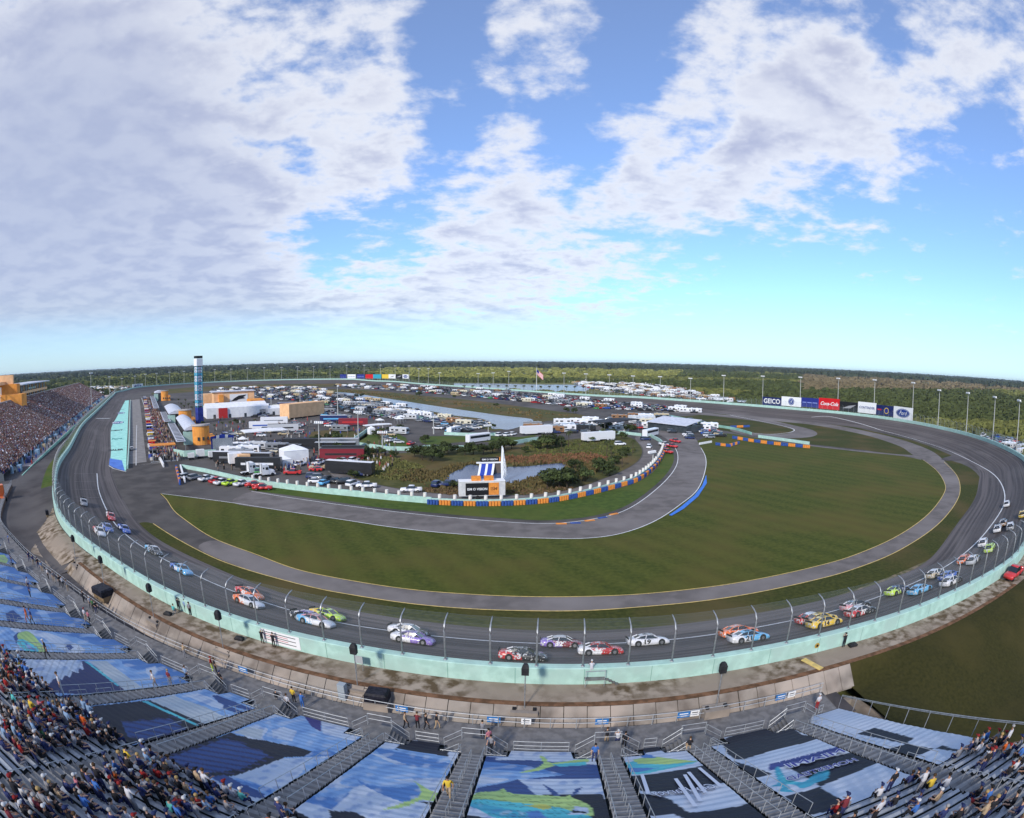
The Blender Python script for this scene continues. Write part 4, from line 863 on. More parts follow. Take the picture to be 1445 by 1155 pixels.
def merge(items, name, mat, **k):            # items: (mesh, matrix, [colours per material index]) -> one mesh with point colours
    Vs = []; Cs = []; Fs = []; off = 0; cache = {}
    for me, M4, cols in items:
        if me.name not in cache:
            v = np.zeros(len(me.vertices)*3, np.float32); me.vertices.foreach_get('co', v); fl = [tuple(p.vertices) for p in me.polygons]; mi = np.zeros(len(me.vertices), int)
            for p in me.polygons:
                for q in p.vertices: mi[q] = p.material_index
            cache[me.name] = (v.reshape(-1, 3), fl, mi)
        v, fl, mi = cache[me.name]; A = np.array(M4); Vs.append(v@A[:3, :3].T+A[:3, 3]); c = np.array([tuple(q)+(1,) for q in cols], np.float32); Cs.append(c[np.minimum(mi, len(c)-1)]); Fs += [tuple(q+off for q in f) for f in fl]; off += len(v)
    if not Vs: return None
    me = bpy.data.meshes.new(name); me.from_pydata(np.concatenate(Vs).tolist(), [], Fs); ca = me.color_attributes.new('col', 'FLOAT_COLOR', 'POINT'); ca.data.foreach_set('color', np.concatenate(Cs).ravel().astype(np.float32)); me.materials.append(mat)
    return link(name, me, **k)
m_pt = MA('point_colour', 'col', .75, 'GEOMETRY')
it = []
for (p, a, s, pn, cp, hr, sk, sc_, pose) in extra[:420]:
    M4 = Matrix.Translation(p) @ Matrix.Rotation(a, 4, 'Z') @ Matrix.Scale(sc_, 4); it.append((POSE[pose][0], M4, [SH[s], SH[pn], SK[sk], (.03,.03,.03)])); it.append((POSE[pose][2 if cp else 1], M4, [CC[cp] if cp else HC[hr]]))
merge(it, 'spectators', m_pt, kind='stuff', label='remaining spectators seated on the farther benches of the near stand', cat='spectators')
# people on the walkway, stairs and berm
def pstand(x, y, pose, shirt, label, z=None, face=None, pants='navy', cap=None, hair='brown', skin=0, group=None):
    if z is None: u, v = stand_at(x, y); p = st(u, v, sz(v)+(.1 if v < 3.3 else .25)); a = stang(u)+math.pi/2
    else: X, Y = at(x, y, z); p = (X, Y, z); a = math.pi/2
    return person(pose, p, a+math.radians(face or 0), shirt, label, group, pants, cap, hair, skin)
pstand(635, 1129, 'walk', 'yellow', 'man in yellow shirt climbing the stairs between the middle tarpaulins', face=180, pants='tan', hair='black', skin=1)
pstand(694, 1064, 'walk', 'grey', 'person in grey shirt standing on the landing steps in black trousers', pants='black', hair='black', face=150)
pstand(690, 1052, 'stand', 'pink', 'person in bright pink top at the top of the landing', pants='navy', hair='black', face=40, z=4.95)
pstand(681, 1042, 'lean', 'grey', 'person in grey top at the front rail beside the blue notice', pants='black', hair='black')
pstand(617, 1030, 'walk', 'black', 'man in black shirt and tan shorts walking along the walkway', pants='tan', cap='black', face=-90)
pstand(602, 1031, 'walk', 'black', 'person in black stepping along the walkway behind the man in tan shorts', pants='black', face=-90)
pstand(590, 1030, 'lean', 'maroon', 'person in dark clothes leaning over the walkway by the left landing', pants='black')
pstand(573, 1029, 'walk', 'tan', 'person in tan shirt walking on the walkway near the notice', pants='black', face=-90)
pstand(855, 1052, 'lean', 'black', 'person in black leaning on the front rail by the right notice', pants='tan')
pstand(870, 1055, 'camera', 'white', 'person in white cap and light top taking a picture from the landing', pants='navy', cap='white')
pstand(880, 1057, 'stand', 'black', 'man in black jacket standing beside the landing steps', pants='black', hair='black')
pstand(838, 1077, 'stand', 'blue', 'person in bright blue coat standing on the landing steps', pants='navy', hair='black', face=180)
pstand(971, 1062, 'crouch', 'black', 'person in dark clothes crouching on the landing by the checkered tarpaulin', pants='tan')
pstand(1151, 1003, 'stand', 'white', 'man in white cap and white shirt at the end of the walkway', pants='red', cap='white', skin=4)
pstand(301, 949, 'stand', 'red', 'person in red and lime vest on the left walkway', pants='lime', cap='red', face=-60)
pstand(306, 951, 'stand', 'black', 'person in black standing beside the red and lime vest', pants='black', face=-30)
pstand(314, 970, 'stand', 'black', 'person in black at the foot of the left stairs', pants='black', cap='navy')
pstand(262, 930, 'lean', 'tan', 'person in tan shirt leaning on the left walkway rail', pants='grey')
pstand(393, 998, 'lean', 'black', 'person in black leaning on the left landing rail', pants='grey', hair='black')
pstand(416, 993, 'stand', 'yellow', 'person in yellow shirt at the rail near the left landing', pants='black', hair='black')
pstand(408, 1003, 'stand', 'white', 'person in white shirt beside the yellow shirt at the rail', pants='black')
pstand(428, 1001, 'lean', 'blue', 'person in blue shirt bending over the rail by the black box', pants='blue')
pstand(222, 975, 'walk', 'white', 'person in white shirt stepping up the left stairs', pants='grey', hair='brown', face=150)
pstand(243, 972, 'stand', 'maroon', 'person in dark red shirt on the left stairs behind the white shirt', pants='grey', hair='blond')
pstand(266, 965, 'stand', 'light blue', 'person in pale blue top near the top of the left stairs', pants='black')
pstand(70, 933, 'walk', 'black', 'man with dark vest and white sleeves climbing beside the fin tarpaulin', pants='black', cap='white', face=150)
pstand(92, 985, 'stand', 'white', 'person in white top standing by the dark blue tarpaulin', pants='white', hair='brown', face=150)
pstand(41, 881, 'walk', 'orange', 'person in orange shirt climbing the second stairs', pants='orange', hair='black', face=150)
pstand(48, 885, 'walk', 'navy', 'person in dark blue behind the orange shirt', pants='black', face=150)
pstand(44, 846, 'stand', 'navy', 'person in navy standing alone on the upper left tarpaulins', pants='black')
pstand(17, 798, 'stand', 'navy', 'person in dark clothes at the top left stairs', pants='navy')
pstand(13, 768, 'stand', 'blue', 'person in blue at the far left end of the walkway', pants='navy')
for n_, (x, y, s, c) in enumerate([(42,794,'navy',None),(48,799,'navy',None),(55,803,'black','navy'),(60,808,'light blue',None),(69,819,'white','white'),(77,823,'grey',None),(86,829,'black',None),(90,831,'white','black'),(97,836,'grey',None),(119,852,'black',None),(129,860,'white','white'),(133,864,'green',None),(137,867,'black',None),(122,879,'white','red'),(128,883,'pink',None),(42,835,'white',None)]):
    pstand(x, y, random.choice(('stand', 'lean', 'walk')), s, '%s shirt%s, number %s from the plaza end of the left walkway' % (s, ' and '+c+' cap' if c else '', ['one','two','three','four','five','six','seven','eight','nine','ten','eleven','twelve','thirteen','fourteen','fifteen','sixteen'][n_]), pants=random.choice(('black', 'navy', 'tan')), cap=c, group='people strolling along the left walkway', face=random.choice((0, 90, -90)))
# photographers on the dirt berm
for x, y, pose, s, c, lb in [(371,909,'camera','black','white','photographer in white cap at the wall, left of the white banner'),(387,914,'camera','black',None,'photographer in black at the right edge of the white banner'),(246,867,'crouch','teal',None,'photographer in teal crouching by the mint wall'),(253,863,'camera','black','black','photographer in black standing by the wall near the gap'),(263,865,'stand','light blue',None,'photographer in light blue by the wall'),(269,869,'stand','grey',None,'photographer in grey by the wall, right of the blue one'),(1190,914,'camera','black','black','photographer in black standing against the wall on the right')]:
    pstand(x, y, pose, s, lb, z=5.0, pants='black' if s != 'teal' else 'grey', cap=c)
# ------------------------------------------------------------------ race cars
def paint2():
    m = bpy.data.materials.new('livery'); m.use_nodes = True; N = m.node_tree.nodes; L = m.node_tree.links; b = N['Principled BSDF']; b.inputs['Roughness'].default_value = .3; b.inputs['Coat Weight'].default_value = .4
    A = N.new('ShaderNodeAttribute'); A.attribute_type = 'OBJECT'; A.attribute_name = 'paint'; T_ = N.new('ShaderNodeAttribute'); T_.attribute_type = 'OBJECT'; T_.attribute_name = 'trim'
    tc = N.new('ShaderNodeTexCoord'); sp = N.new('ShaderNodeSeparateXYZ'); L.new(tc.outputs['Object'], sp.inputs[0])
    no = N.new('ShaderNodeTexNoise'); no.inputs['Scale'].default_value = .9; no.inputs['Detail'].default_value = 1; L.new(tc.outputs['Object'], no.inputs['Vector'])
    a = N.new('ShaderNodeMath'); a.operation = 'MULTIPLY_ADD'; L.new(sp.outputs[2], a.inputs[0]); a.inputs[1].default_value = 1.4; L.new(sp.outputs[0], a.inputs[2])
    a2 = N.new('ShaderNodeMath'); a2.operation = 'MULTIPLY_ADD'; L.new(no.outputs[0], a2.inputs[0]); a2.inputs[1].default_value = 3.2; L.new(a.outputs[0], a2.inputs[2])
    r = N.new('ShaderNodeMapRange'); r.inputs[1].default_value = 1.9; r.inputs[2].default_value = 2.0; L.new(a2.outputs[0], r.inputs[0])
    mx = N.new('ShaderNodeMix'); mx.data_type = 'RGBA'; L.new(r.outputs[0], mx.inputs[0]); L.new(A.outputs[0], mx.inputs[6]); L.new(T_.outputs[0], mx.inputs[7])
    n2 = N.new('ShaderNodeTexNoise'); n2.inputs['Scale'].default_value = 5; n2.inputs['Detail'].default_value = 0; L.new(tc.outputs['Object'], n2.inputs['Vector'])
    r2 = N.new('ShaderNodeMapRange'); r2.inputs[1].default_value = .62; r2.inputs[2].default_value = .64; L.new(n2.outputs[0], r2.inputs[0])
    m2 = N.new('ShaderNodeMix'); m2.data_type = 'RGBA'; L.new(r2.outputs[0], m2.inputs[0]); L.new(mx.outputs[2], m2.inputs[6]); m2.inputs[7].default_value = (.55, .55, .55, 1); L.new(m2.outputs[2], b.inputs['Base Color']); return m
m_liv = paint2(); m_paint = MA('car_paint', 'paint', .35, coat=.4); m_glass = M('dark_glass', (.015,.02,.025), rough=.12, spec=.8); m_tyre = M('tyre_rubber', (.018,.018,.018), rough=.85); m_rim = M('rim_metal', (.25,.25,.26), rough=.4, metal=.7)
m_numw = M('number_white', (.75,.75,.75)); m_numk = M('number_black', (.02,.02,.02)); m_numy = M('number_yellow', (.75,.6,.05))
def ringp(x, w, zb, zt, sh=.12): return [(x, -w*.94, zb), (x, -w, zb+.2), (x, -w*.99, zt-sh), (x, -w*.84, zt), (x, 0, zt+.03), (x, w*.84, zt), (x, w*.99, zt-sh), (x, w, zb+.2), (x, w*.94, zb)]
def wheel_me(r, w):
    a = MB(); a.tube([(0, -w/2, 0), (0, w/2, 0)], r, 14, 0); a.tube([(0, -w/2-.012, 0), (0, w/2+.012, 0)], r*.55, 10, 1); return a.mesh('wheel', [m_tyre, m_rim])
rw = wheel_me(.345, .28); cw = wheel_me(.34, .22); tw_ = wheel_me(.5, .3)
b_ = MB(); b_.loft([ringp(*q) for q in [(-2.46,.84,.32,.82),(-2.36,.92,.22,.93),(-1.9,.965,.16,.96),(-1.3,.99,.14,.93),(-.5,.985,.12,.86),(.6,.985,.12,.83),(1.3,.985,.13,.8),(1.8,.97,.12,.74),(2.2,.91,.11,.62),(2.42,.78,.12,.46),(2.47,.6,.14,.36)]])
for x in (-1.36, 1.42):
    for s in (-1, 1): b_.tube([(x, s*.9, .36), (x, s*.992, .36)], .41, 14, 1)
race_body = b_.mesh('body', [m_liv, m_numk], True)
g_ = MB(); g_.loft([[(x, -w*1.0, .8), (x, -w*.86, zt-.02), (x, -w*.6, zt), (x, w*.6, zt), (x, w*.86, zt-.02), (x, w, .8)] for x, w, zt in [(-1.75,.7,.93),(-1.1,.74,1.17),(-.5,.74,1.27),(.2,.74,1.27),(.55,.76,1.17),(1.15,.78,.83)]])
race_glass = g_.mesh('windows', [m_glass])
r_ = MB(); r_.loft([[(x, -w, z), (x, -w, z+.035), (x, w, z+.035), (x, w, z)] for x, w, z in [(-1.05,.6,1.17),(-.5,.64,1.255),(.1,.64,1.262),(.42,.62,1.2)]])
for s in (-1, 1):
    r_.tube([(.5, s*.66, 1.19), (1.15, s*.76, .82)], .045, 4); r_.tube([(-1.1, s*.64, 1.16), (-1.75, s*.7, .93)], .08, 4); r_.tube([(-.35, s*.66, 1.25), (-.45, s*.75, .84)], .05, 4)
race_roof = r_.mesh('roof', [m_liv]); s_ = MB().box(-2.5, -2.46, -.78, .78, .92, 1.13); race_sp = s_.mesh('spoiler', [m_numk])
sp_ = MB().box(2.3, 2.52, -.8, .8, .06, .12); race_split = sp_.mesh('splitter', [m_numk])
CN = {'red': (.5,.03,.03), 'blue': (.03,.1,.42), 'light blue': (.12,.42,.7), 'white': (.72,.72,.74), 'black': (.02,.02,.022), 'yellow': (.75,.5,.04), 'orange': (.75,.16,.03), 'lime': (.5,.72,.05), 'purple': (.25,.16,.5), 'grey': (.2,.21,.23), 'pink': (.7,.3,.32), 'teal': (.05,.4,.35), 'brown': (.25,.13,.06), 'silver': (.5,.51,.53), 'tan': (.45,.36,.22), 'green': (.08,.3,.1), 'maroon': (.2,.02,.03), 'dark blue': (.015,.025,.1), 'cream': (.6,.55,.42), 'mint': (.42,.72,.6)}
RC = [(118,712,'grey','grey','','dark grey pace car running alone out of the pit exit bend'),(156,732,'white','red','24','white car with red flanks, farthest of the left group'),(140,754,'red','white','18','red and white car nearest the wall in the left group'),(151,748,'grey','blue','6','blue grey car beside the red one on the left'),(175,750,'blue','blue','48','deep blue car low on the white line in the left group'),(217,781,'light blue','black','11','dark car with pale blue nose on the white line'),(256,808,'blue','light blue','88','bright blue car running alone'),
 (352,842,'red','orange','42','red car on the inside of the side by side orange pair'),(351,854,'orange','white','95','orange and white car on the outside of the side by side pair'),(436,877,'black','purple','66','dark purple car hidden behind the light blue one'),(462,873,'yellow','lime','38','yellow green car inside the light blue one'),(446,882,'light blue','white','43','light blue car with pink roof, outside lane'),(577,896,'white','black','10','white car with dark tail on the inside of the white pair'),(583,907,'white','purple','11','white and purple car on the outside of the white pair'),
 (738,931,'red','black','3','black car with a red nose and a large 3'),(793,913,'purple','maroon','32','dark maroon car with blue door number'),(847,923,'white','red','36','white car with red and black flashes'),(914,910,'white','white','19','white car with black number running alone'),(1042,897,'orange','orange','20','orange car inside the white and blue one'),(1056,905,'white','light blue','21','white and blue car with a large 21'),
 (1146,878,'red','white','4','red car half hidden behind the yellow ones'),(1157,879,'brown','yellow','14','dark gold car between the red and the yellow'),(1163,884,'yellow','yellow','14','bright yellow car with black number'),(1207,860,'pink','black','41','dark pink car on the inside of its pair'),(1214,868,'red','black','77','black and white car with red nose'),(1266,838,'lime','dark blue','17','dark blue car with green nose'),(1298,837,'light blue','light blue','5','pale blue car with dark nose'),
 (1320,814,'tan','black','2','black and tan car on the white line'),(1339,817,'blue','blue','9','blue car just inside the white one'),(1342,825,'white','black','16','white and black car nearest the wall on the right'),(1361,793,'orange','orange','22','orange gold car on the white line'),(1374,794,'silver','black','37','silver and dark car outside the orange one'),(1388,769,'white','black','12','black and white car ahead of the lime one'),(1397,777,'lime','lime','13','lime green car near the right edge'),
 (1408,749,'white','silver','27','white car behind the lime pair'),(1416,741,'brown','black','15','brown car low on the far right'),(1426,746,'grey','black','34','dark grey car on the outside at the far right'),(1421,714,'white','black','47','dark car with white roof alone at the right'),(1443,729,'yellow','yellow','8','yellow car cut by the right edge'),(186,635,'black','black','','black car rolling along pit road')]
for n_, (x, y, c1, c2, num, lb) in enumerate(RC):
    if n_ == 39: X, Y = at(x, y, .1); Z = .1; i, d = idx_of(X, Y); tilt = 0
    else: X, Y, Z, i, d = track_at(x, y); w = on(i, 0)[1]; tilt = math.atan2(w+.2-.35, BW-.9) if d < BW else .05
    a = on(i, 0)[2]+random.uniform(-.03, .03)
    o = thing('race_car', lb, 'race car', group='stock cars racing round the oval')
    o.matrix_world = Matrix.Translation((X, Y, Z+.02)) @ Matrix.Rotation(a, 4, 'Z') @ Matrix.Rotation(-tilt, 4, 'X')
    bo = link('body', race_body, o); link('windows', race_glass, bo); ro = link('roof', race_roof, o); link('spoiler', race_sp, o); link('splitter', race_split, o)
    for wx in (-1.36, 1.42):
        for s in (-1, 1): link('wheel', rw, o, (wx, s*.87, .345))
    tr = c2
    if lb.startswith('light blue car with pink'): ro['paint'] = CN['pink']; ro['trim'] = CN['pink']; bo['paint'] = CN['light blue']; bo['trim'] = CN['white']
    else:
        for q in (bo, ro): q['paint'] = CN[c1]; q['trim'] = CN[c2]
        if c2 in ('black', 'maroon', 'purple'): ro['paint'] = CN['white']; ro['trim'] = CN['white'] if random.random() < .6 else CN[c2]
    if num:
        t = textmesh(num, .78, bold=.03); dark = c1 in ('white', 'yellow', 'lime', 'silver') and c2 not in ('black', 'red', 'purple'); mm = m_numk if dark else m_numw
        if num == '14': mm = m_numk
        for s in (-1, 1):
            k = decal(t, lambda px_, py_, s=s: Vector((-.35+(-s)*px_*1.15*1 if s > 0 else -.35+px_*1.15, s*1.0, .52+py_*.95)), mm, 'door_number', o)
        k = decal(t, lambda px_, py_: Vector((-.3-py_*1.0, -px_*-1.0, 1.31)), mm, 'roof_number', o)
# ------------------------------------------------------------------ ordinary vehicles (templates, +X is the front)
def wheels4(o, xs, y, z, me): 
    for x in xs:
        for s in (-1, 1): link('wheel', me, o, (x, s*y, z))
def hidden(o): return kids(o)
m_lens = M('lamp_lens', (.7,.7,.66), rough=.2); m_red = M('tail_lamp_red', (.4,.01,.01), rough=.3); m_vwhite = M('vehicle_white', (.68,.68,.66), (.6,.6,.58), 1, .45); m_chrome = M('chrome', (.6,.6,.6), rough=.2, metal=1)
def car_bits(kind):
    b = MB(); g = MB()
    if kind == 'car':
        b.loft([ringp(*q) for q in [(-2.25,.78,.35,.85),(-2.1,.88,.25,.98),(-1,.91,.22,1.0),(.8,.91,.22,.95),(1.6,.88,.22,.86),(2.15,.8,.25,.68),(2.25,.65,.35,.55)]])
        b.loft([[(x, -w, z-.04), (x, -w*.9, z), (x, w*.9, z), (x, w, z-.04)] for x, w, z in [(-1.35,.62,1.42),(-.6,.66,1.48),(.2,.64,1.46)]])
        g.loft([[(x, -w, .94), (x, -w*.82, z), (x, w*.82, z), (x, w, .94)] for x, w, z in [(-1.95,.78,1.02),(-1.4,.82,1.4),(-.6,.82,1.44),(.25,.82,1.42),(1.05,.84,.96)]])
        g.box(2.18, 2.24, -.7, -.45, .55, .68).box(2.18, 2.24, .45, .7, .55, .68)
        return b, g, (-1.35, 1.4), .82, cw, .34
    if kind == 'suv':
        b.loft([ringp(*q) for q in [(-2.35,.82,.4,1.0),(-2.25,.92,.32,1.1),(.9,.95,.3,1.08),(1.9,.92,.3,1.0),(2.3,.84,.35,.8),(2.36,.7,.4,.6)]])
        b.loft([[(x, -w, z-.04), (x, -w*.9, z), (x, w*.9, z), (x, w, z-.04)] for x, w, z in [(-2.15,.68,1.74),(-1,.72,1.8),(.35,.7,1.76)]])
        g.loft([[(x, -w, 1.05), (x, -w*.84, z), (x, w*.84, z), (x, w, 1.05)] for x, w, z in [(-2.3,.84,1.1),(-2.15,.86,1.7),(-.6,.87,1.76),(.4,.87,1.72),(1.1,.88,1.08)]])
        return b, g, (-1.4, 1.45), .86, cw, .37
    if kind == 'pickup':
        b.loft([ringp(*q) for q in [(.55,.95,.4,1.1),(1.4,.97,.4,1.12),(2.5,.95,.4,1.06),(2.75,.88,.45,.9)]]); b.loft([ringp(*q) for q in [(-1.0,.96,.4,1.12),(.6,.96,.4,1.12)]])
        b.box(-2.8, -1.0, -.96, -.86, .45, 1.12).box(-2.8, -1.0, .86, .96, .45, 1.12).box(-2.86, -2.78, -.94, .94, .5, 1.12).box(-2.8, -1.0, -.9, .9, .5, .62)
        b.loft([[(x, -w, z-.04), (x, -w*.9, z), (x, w*.9, z), (x, w, z-.04)] for x, w, z in [(-.95,.7,1.76),(-.3,.74,1.82),(.5,.72,1.78)]])
        g.loft([[(x, -w, 1.1), (x, -w*.84, z), (x, w*.84, z), (x, w, 1.1)] for x, w, z in [(-1.05,.86,1.14),(-.95,.88,1.72),(-.1,.88,1.78),(.55,.88,1.74),(1.25,.9,1.12)]])
        return b, g, (-1.75, 1.75), .88, cw, .4
def template(kind):
    b, g, xs, wy, wm, wz_ = car_bits(kind)
    root = bpy.data.objects.new({'car': 'parked_car', 'suv': 'parked_suv', 'pickup': 'pickup_truck'}[kind], None); COL.objects.link(root)
    b.obj('body', m_paint, root, smooth=True); g.obj('windows', m_glass, root)
    wheels4(root, xs, wy, wz_, wm)
    for s in (-1, 1): MB().box(xs[1]+.78 if kind != 'car' else 2.12, xs[1]+.86 if kind != 'car' else 2.2, s*.72-.12, s*.72+.12, .66, .8).obj('headlight', m_lens, root)
    return kids(root)
def lite(kind):
    b, g, xs, wy, wm, wz_ = car_bits(kind); o = len(b.v); b.add(g.v, g.f, 1)
    for x in xs:
        for s in (-1, 1): b.tube([(x, s*(wy-.1), wz_), (x, s*(wy+.1), wz_)], wz_, 8, 2)
    return b.mesh(kind+'_distant', [m_paint, m_glass, m_tyre])
def motorhome_bits():
    b = MB(); b.loft([[(x, -1.22, zb), (x, -1.24, zt-.12), (x, -1.1, zt), (x, 1.1, zt), (x, 1.24, zt-.12), (x, 1.22, zb)] for x, zb, zt in [(-4.6,.5,3.1),(4.2,.45,3.2),(4.7,.5,3.0)]])
    b.box(-3.2, -2.2, -.4, .4, 3.1, 3.4); b.box(.6, 1.6, -.4, .4, 3.15, 3.4)
    g = MB(); g.box(4.5, 4.73, -1.0, 1.0, 1.4, 2.5); 
    for s in (-1, 1):
        for x0, x1 in ((-3.6, -2.2), (-1.2, .4), (2.6, 3.9)): g.box(x0, x1, s*1.25-.015, s*1.25+.015, 1.6, 2.3)
    t = MB()
    for s in (-1, 1): t.box(-4.4, 4.0, s*1.255-.01, s*1.255+.01, .95, 1.15)
    return b, g, t
def motorhome(lite_=False):
    b, g, t = motorhome_bits()
    if lite_:
        b.add(g.v, g.f, 1); b.add(t.v, t.f, 2)
        for x in (-2.6, 3.0):
            for s in (-1, 1): b.tube([(x, s*.95, .45), (x, s*1.2, .45)], .45, 8, 2)
        return b.mesh('motorhome_distant', [m_paint, m_glass, m_tyre])
    root = bpy.data.objects.new('motorhome', None); COL.objects.link(root); b.obj('body', m_paint, root)
    for q in range(0, len(g.v), 8): w_ = MB(); w_.add(g.v[q:q+8], [f for f in MB().box(0,1,0,1,0,1).f]); w_.obj('window', m_glass, root)
    for q in range(0, len(t.v), 8): w_ = MB(); w_.add(t.v[q:q+8], [f for f in MB().box(0,1,0,1,0,1).f]); w_.obj('side_stripe', M('rv_stripe', (.25,.12,.08)), root); wheels4(root, (-2.6, 3.0), 1.05, .45, tw_); return kids(root)
def tractor_bits():
    b = MB(); b.loft([[(x, -w, .6), (x, -w, zt-.2), (x, -w*.85, zt), (x, w*.85, zt), (x, w, zt-.2), (x, w, .6)] for x, w, zt in [(-1.6,1.2,3.7),(-.2,1.2,3.8),(.6,1.15,3.1)]])
    b.loft([[(x, -w, .5), (x, -w, zt-.15), (x, -w*.8, zt), (x, w*.8, zt), (x, w, zt-.15), (x, w, .5)] for x, w, zt in [(.6,1.1,2.0),(2.2,1.0,1.75),(2.6,.8,1.4)]]); b.box(-4.2, -1.6, -.5, .5, .7, 1.0); b.box(2.5, 2.75, -1.15, 1.15, .4, .8)
    g = MB(); g.add([(.62,-1.0,2.05),(.62,1.0,2.05),(.35,.95,3.0),(.35,-.95,3.0)], [(0,1,2,3)])
    for s in (-1, 1): g.box(-.5, .4, s*1.2-.02, s*1.2+.02, 2.0, 2.8); g.box(-1.4, -.9, s*1.2-.02, s*1.2+.02, 2.3, 2.8)
    return b, g
def tractor():
    root = bpy.data.objects.new('semi_tractor', None); COL.objects.link(root); b, g = tractor_bits(); b.obj('cab', m_paint, root); w_ = MB(); w_.add(g.v[:4], [(0,1,2,3)]); w_.obj('windscreen', m_glass, root)
    for q in range(4, len(g.v), 8): w_ = MB(); w_.add(g.v[q:q+8], [f for f in MB().box(0,1,0,1,0,1).f]); w_.obj('window', m_glass, root); wheels4(root, (-3.6, -2.4, 1.7), 1.0, .5, tw_)
    for s in (-1, 1): MB().cyl(-1.8, s*1.1, .8, 4.0, .09, 8).obj('exhaust_stack', m_chrome, root)
    return kids(root)
def trailer_bits(L=15.5, Ht=4.1):
    b = MB().box(-L, 0, -1.28, 1.28, 1.0, Ht); b.box(-L+.3, -L+4, -1.2, 1.2, .6, 1.0); b.box(-L*.5, -1.5, -1.25, 1.25, .7, 1.0)
    return b
def trailer():
    root = bpy.data.objects.new('hauler_trailer', None); COL.objects.link(root); b = trailer_bits(); b.obj('box_body', m_paint, root)
    s = MB()
    for y in (-1, 1): s.box(-13, -2, y*1.29-.008, y*1.29+.008, 1.9, 2.6)
    s.obj('side_graphics', MA('trim_paint', 'trim', .4), root); wheels4(root, (-14, -12.8), 1.05, .5, tw_)
    MB().box(-15.4, -.1, -1.2, 1.2, 4.1, 4.13).obj('roof', MA('roof_paint', 'roof', .5), root); return kids(root)
def bus():
    root = bpy.data.objects.new('coach', None); COL.objects.link(root); b = MB(); b.loft([[(x, -1.25, .4), (x, -1.27, 3.3), (x, -1.05, 3.5), (x, 1.05, 3.5), (x, 1.27, 3.3), (x, 1.25, .4)] for x in (-6, 5.7)]+[[(6, -1.1, .6), (6, -1.1, 3.1), (6, -.95, 3.3), (6, .95, 3.3), (6, 1.1, 3.1), (6, 1.1, .6)]]); b.obj('body', m_paint, root)
    MB().box(5.8, 6.03, -1.05, 1.05, 1.3, 2.9).obj('windscreen', m_glass, root)
    for s in (-1, 1): MB().box(-5.5, 5.3, s*1.27-.015, s*1.27+.015, 1.9, 2.9).obj('side_window', m_glass, root); wheels4(root, (-4, 4), 1.1, .5, tw_); return kids(root)
TPL = {'car': template('car'), 'suv': template('suv'), 'pickup': template('pickup'), 'rv': motorhome(), 'tractor': tractor(), 'trailer': trailer(), 'bus': bus()}
LITE = {'car': lite('car'), 'suv': lite('suv'), 'pickup': lite('pickup'), 'rv': motorhome(True)}
USED = set()
def veh(kind, X, Y, ang, col, label, group=None, z=.06, cat=None, trim=None, roof=None, name=None):
    t = TPL[kind]
    if kind in USED: o = dup(t)
    else: o = t; USED.add(kind)
    o.location = (X, Y, z); o.rotation_euler = (0, 0, ang); tag(o, label, cat or {'car': 'car', 'suv': 'car', 'pickup': 'pickup truck', 'rv': 'motorhome', 'tractor': 'truck cab', 'trailer': 'trailer', 'bus': 'bus'}[kind], group)
    if name: o.name = name
    for ch in o.children:
        if ch.name.startswith(('body', 'cab', 'box_body')): ch['paint'] = CN[col]
        if ch.name.startswith('side_graphics'): ch['trim'] = CN[trim or col]
        if ch.name.startswith('roof'): ch['roof'] = CN[roof or 'white']
    return o
def vpxl(kind, x, y, deg, col, label, group=None, **k):         # deg relative to the track axis
    X, Y = at(x, y, 0); return veh(kind, X, Y, ANG_T+math.radians(deg), col, label, group, **k)
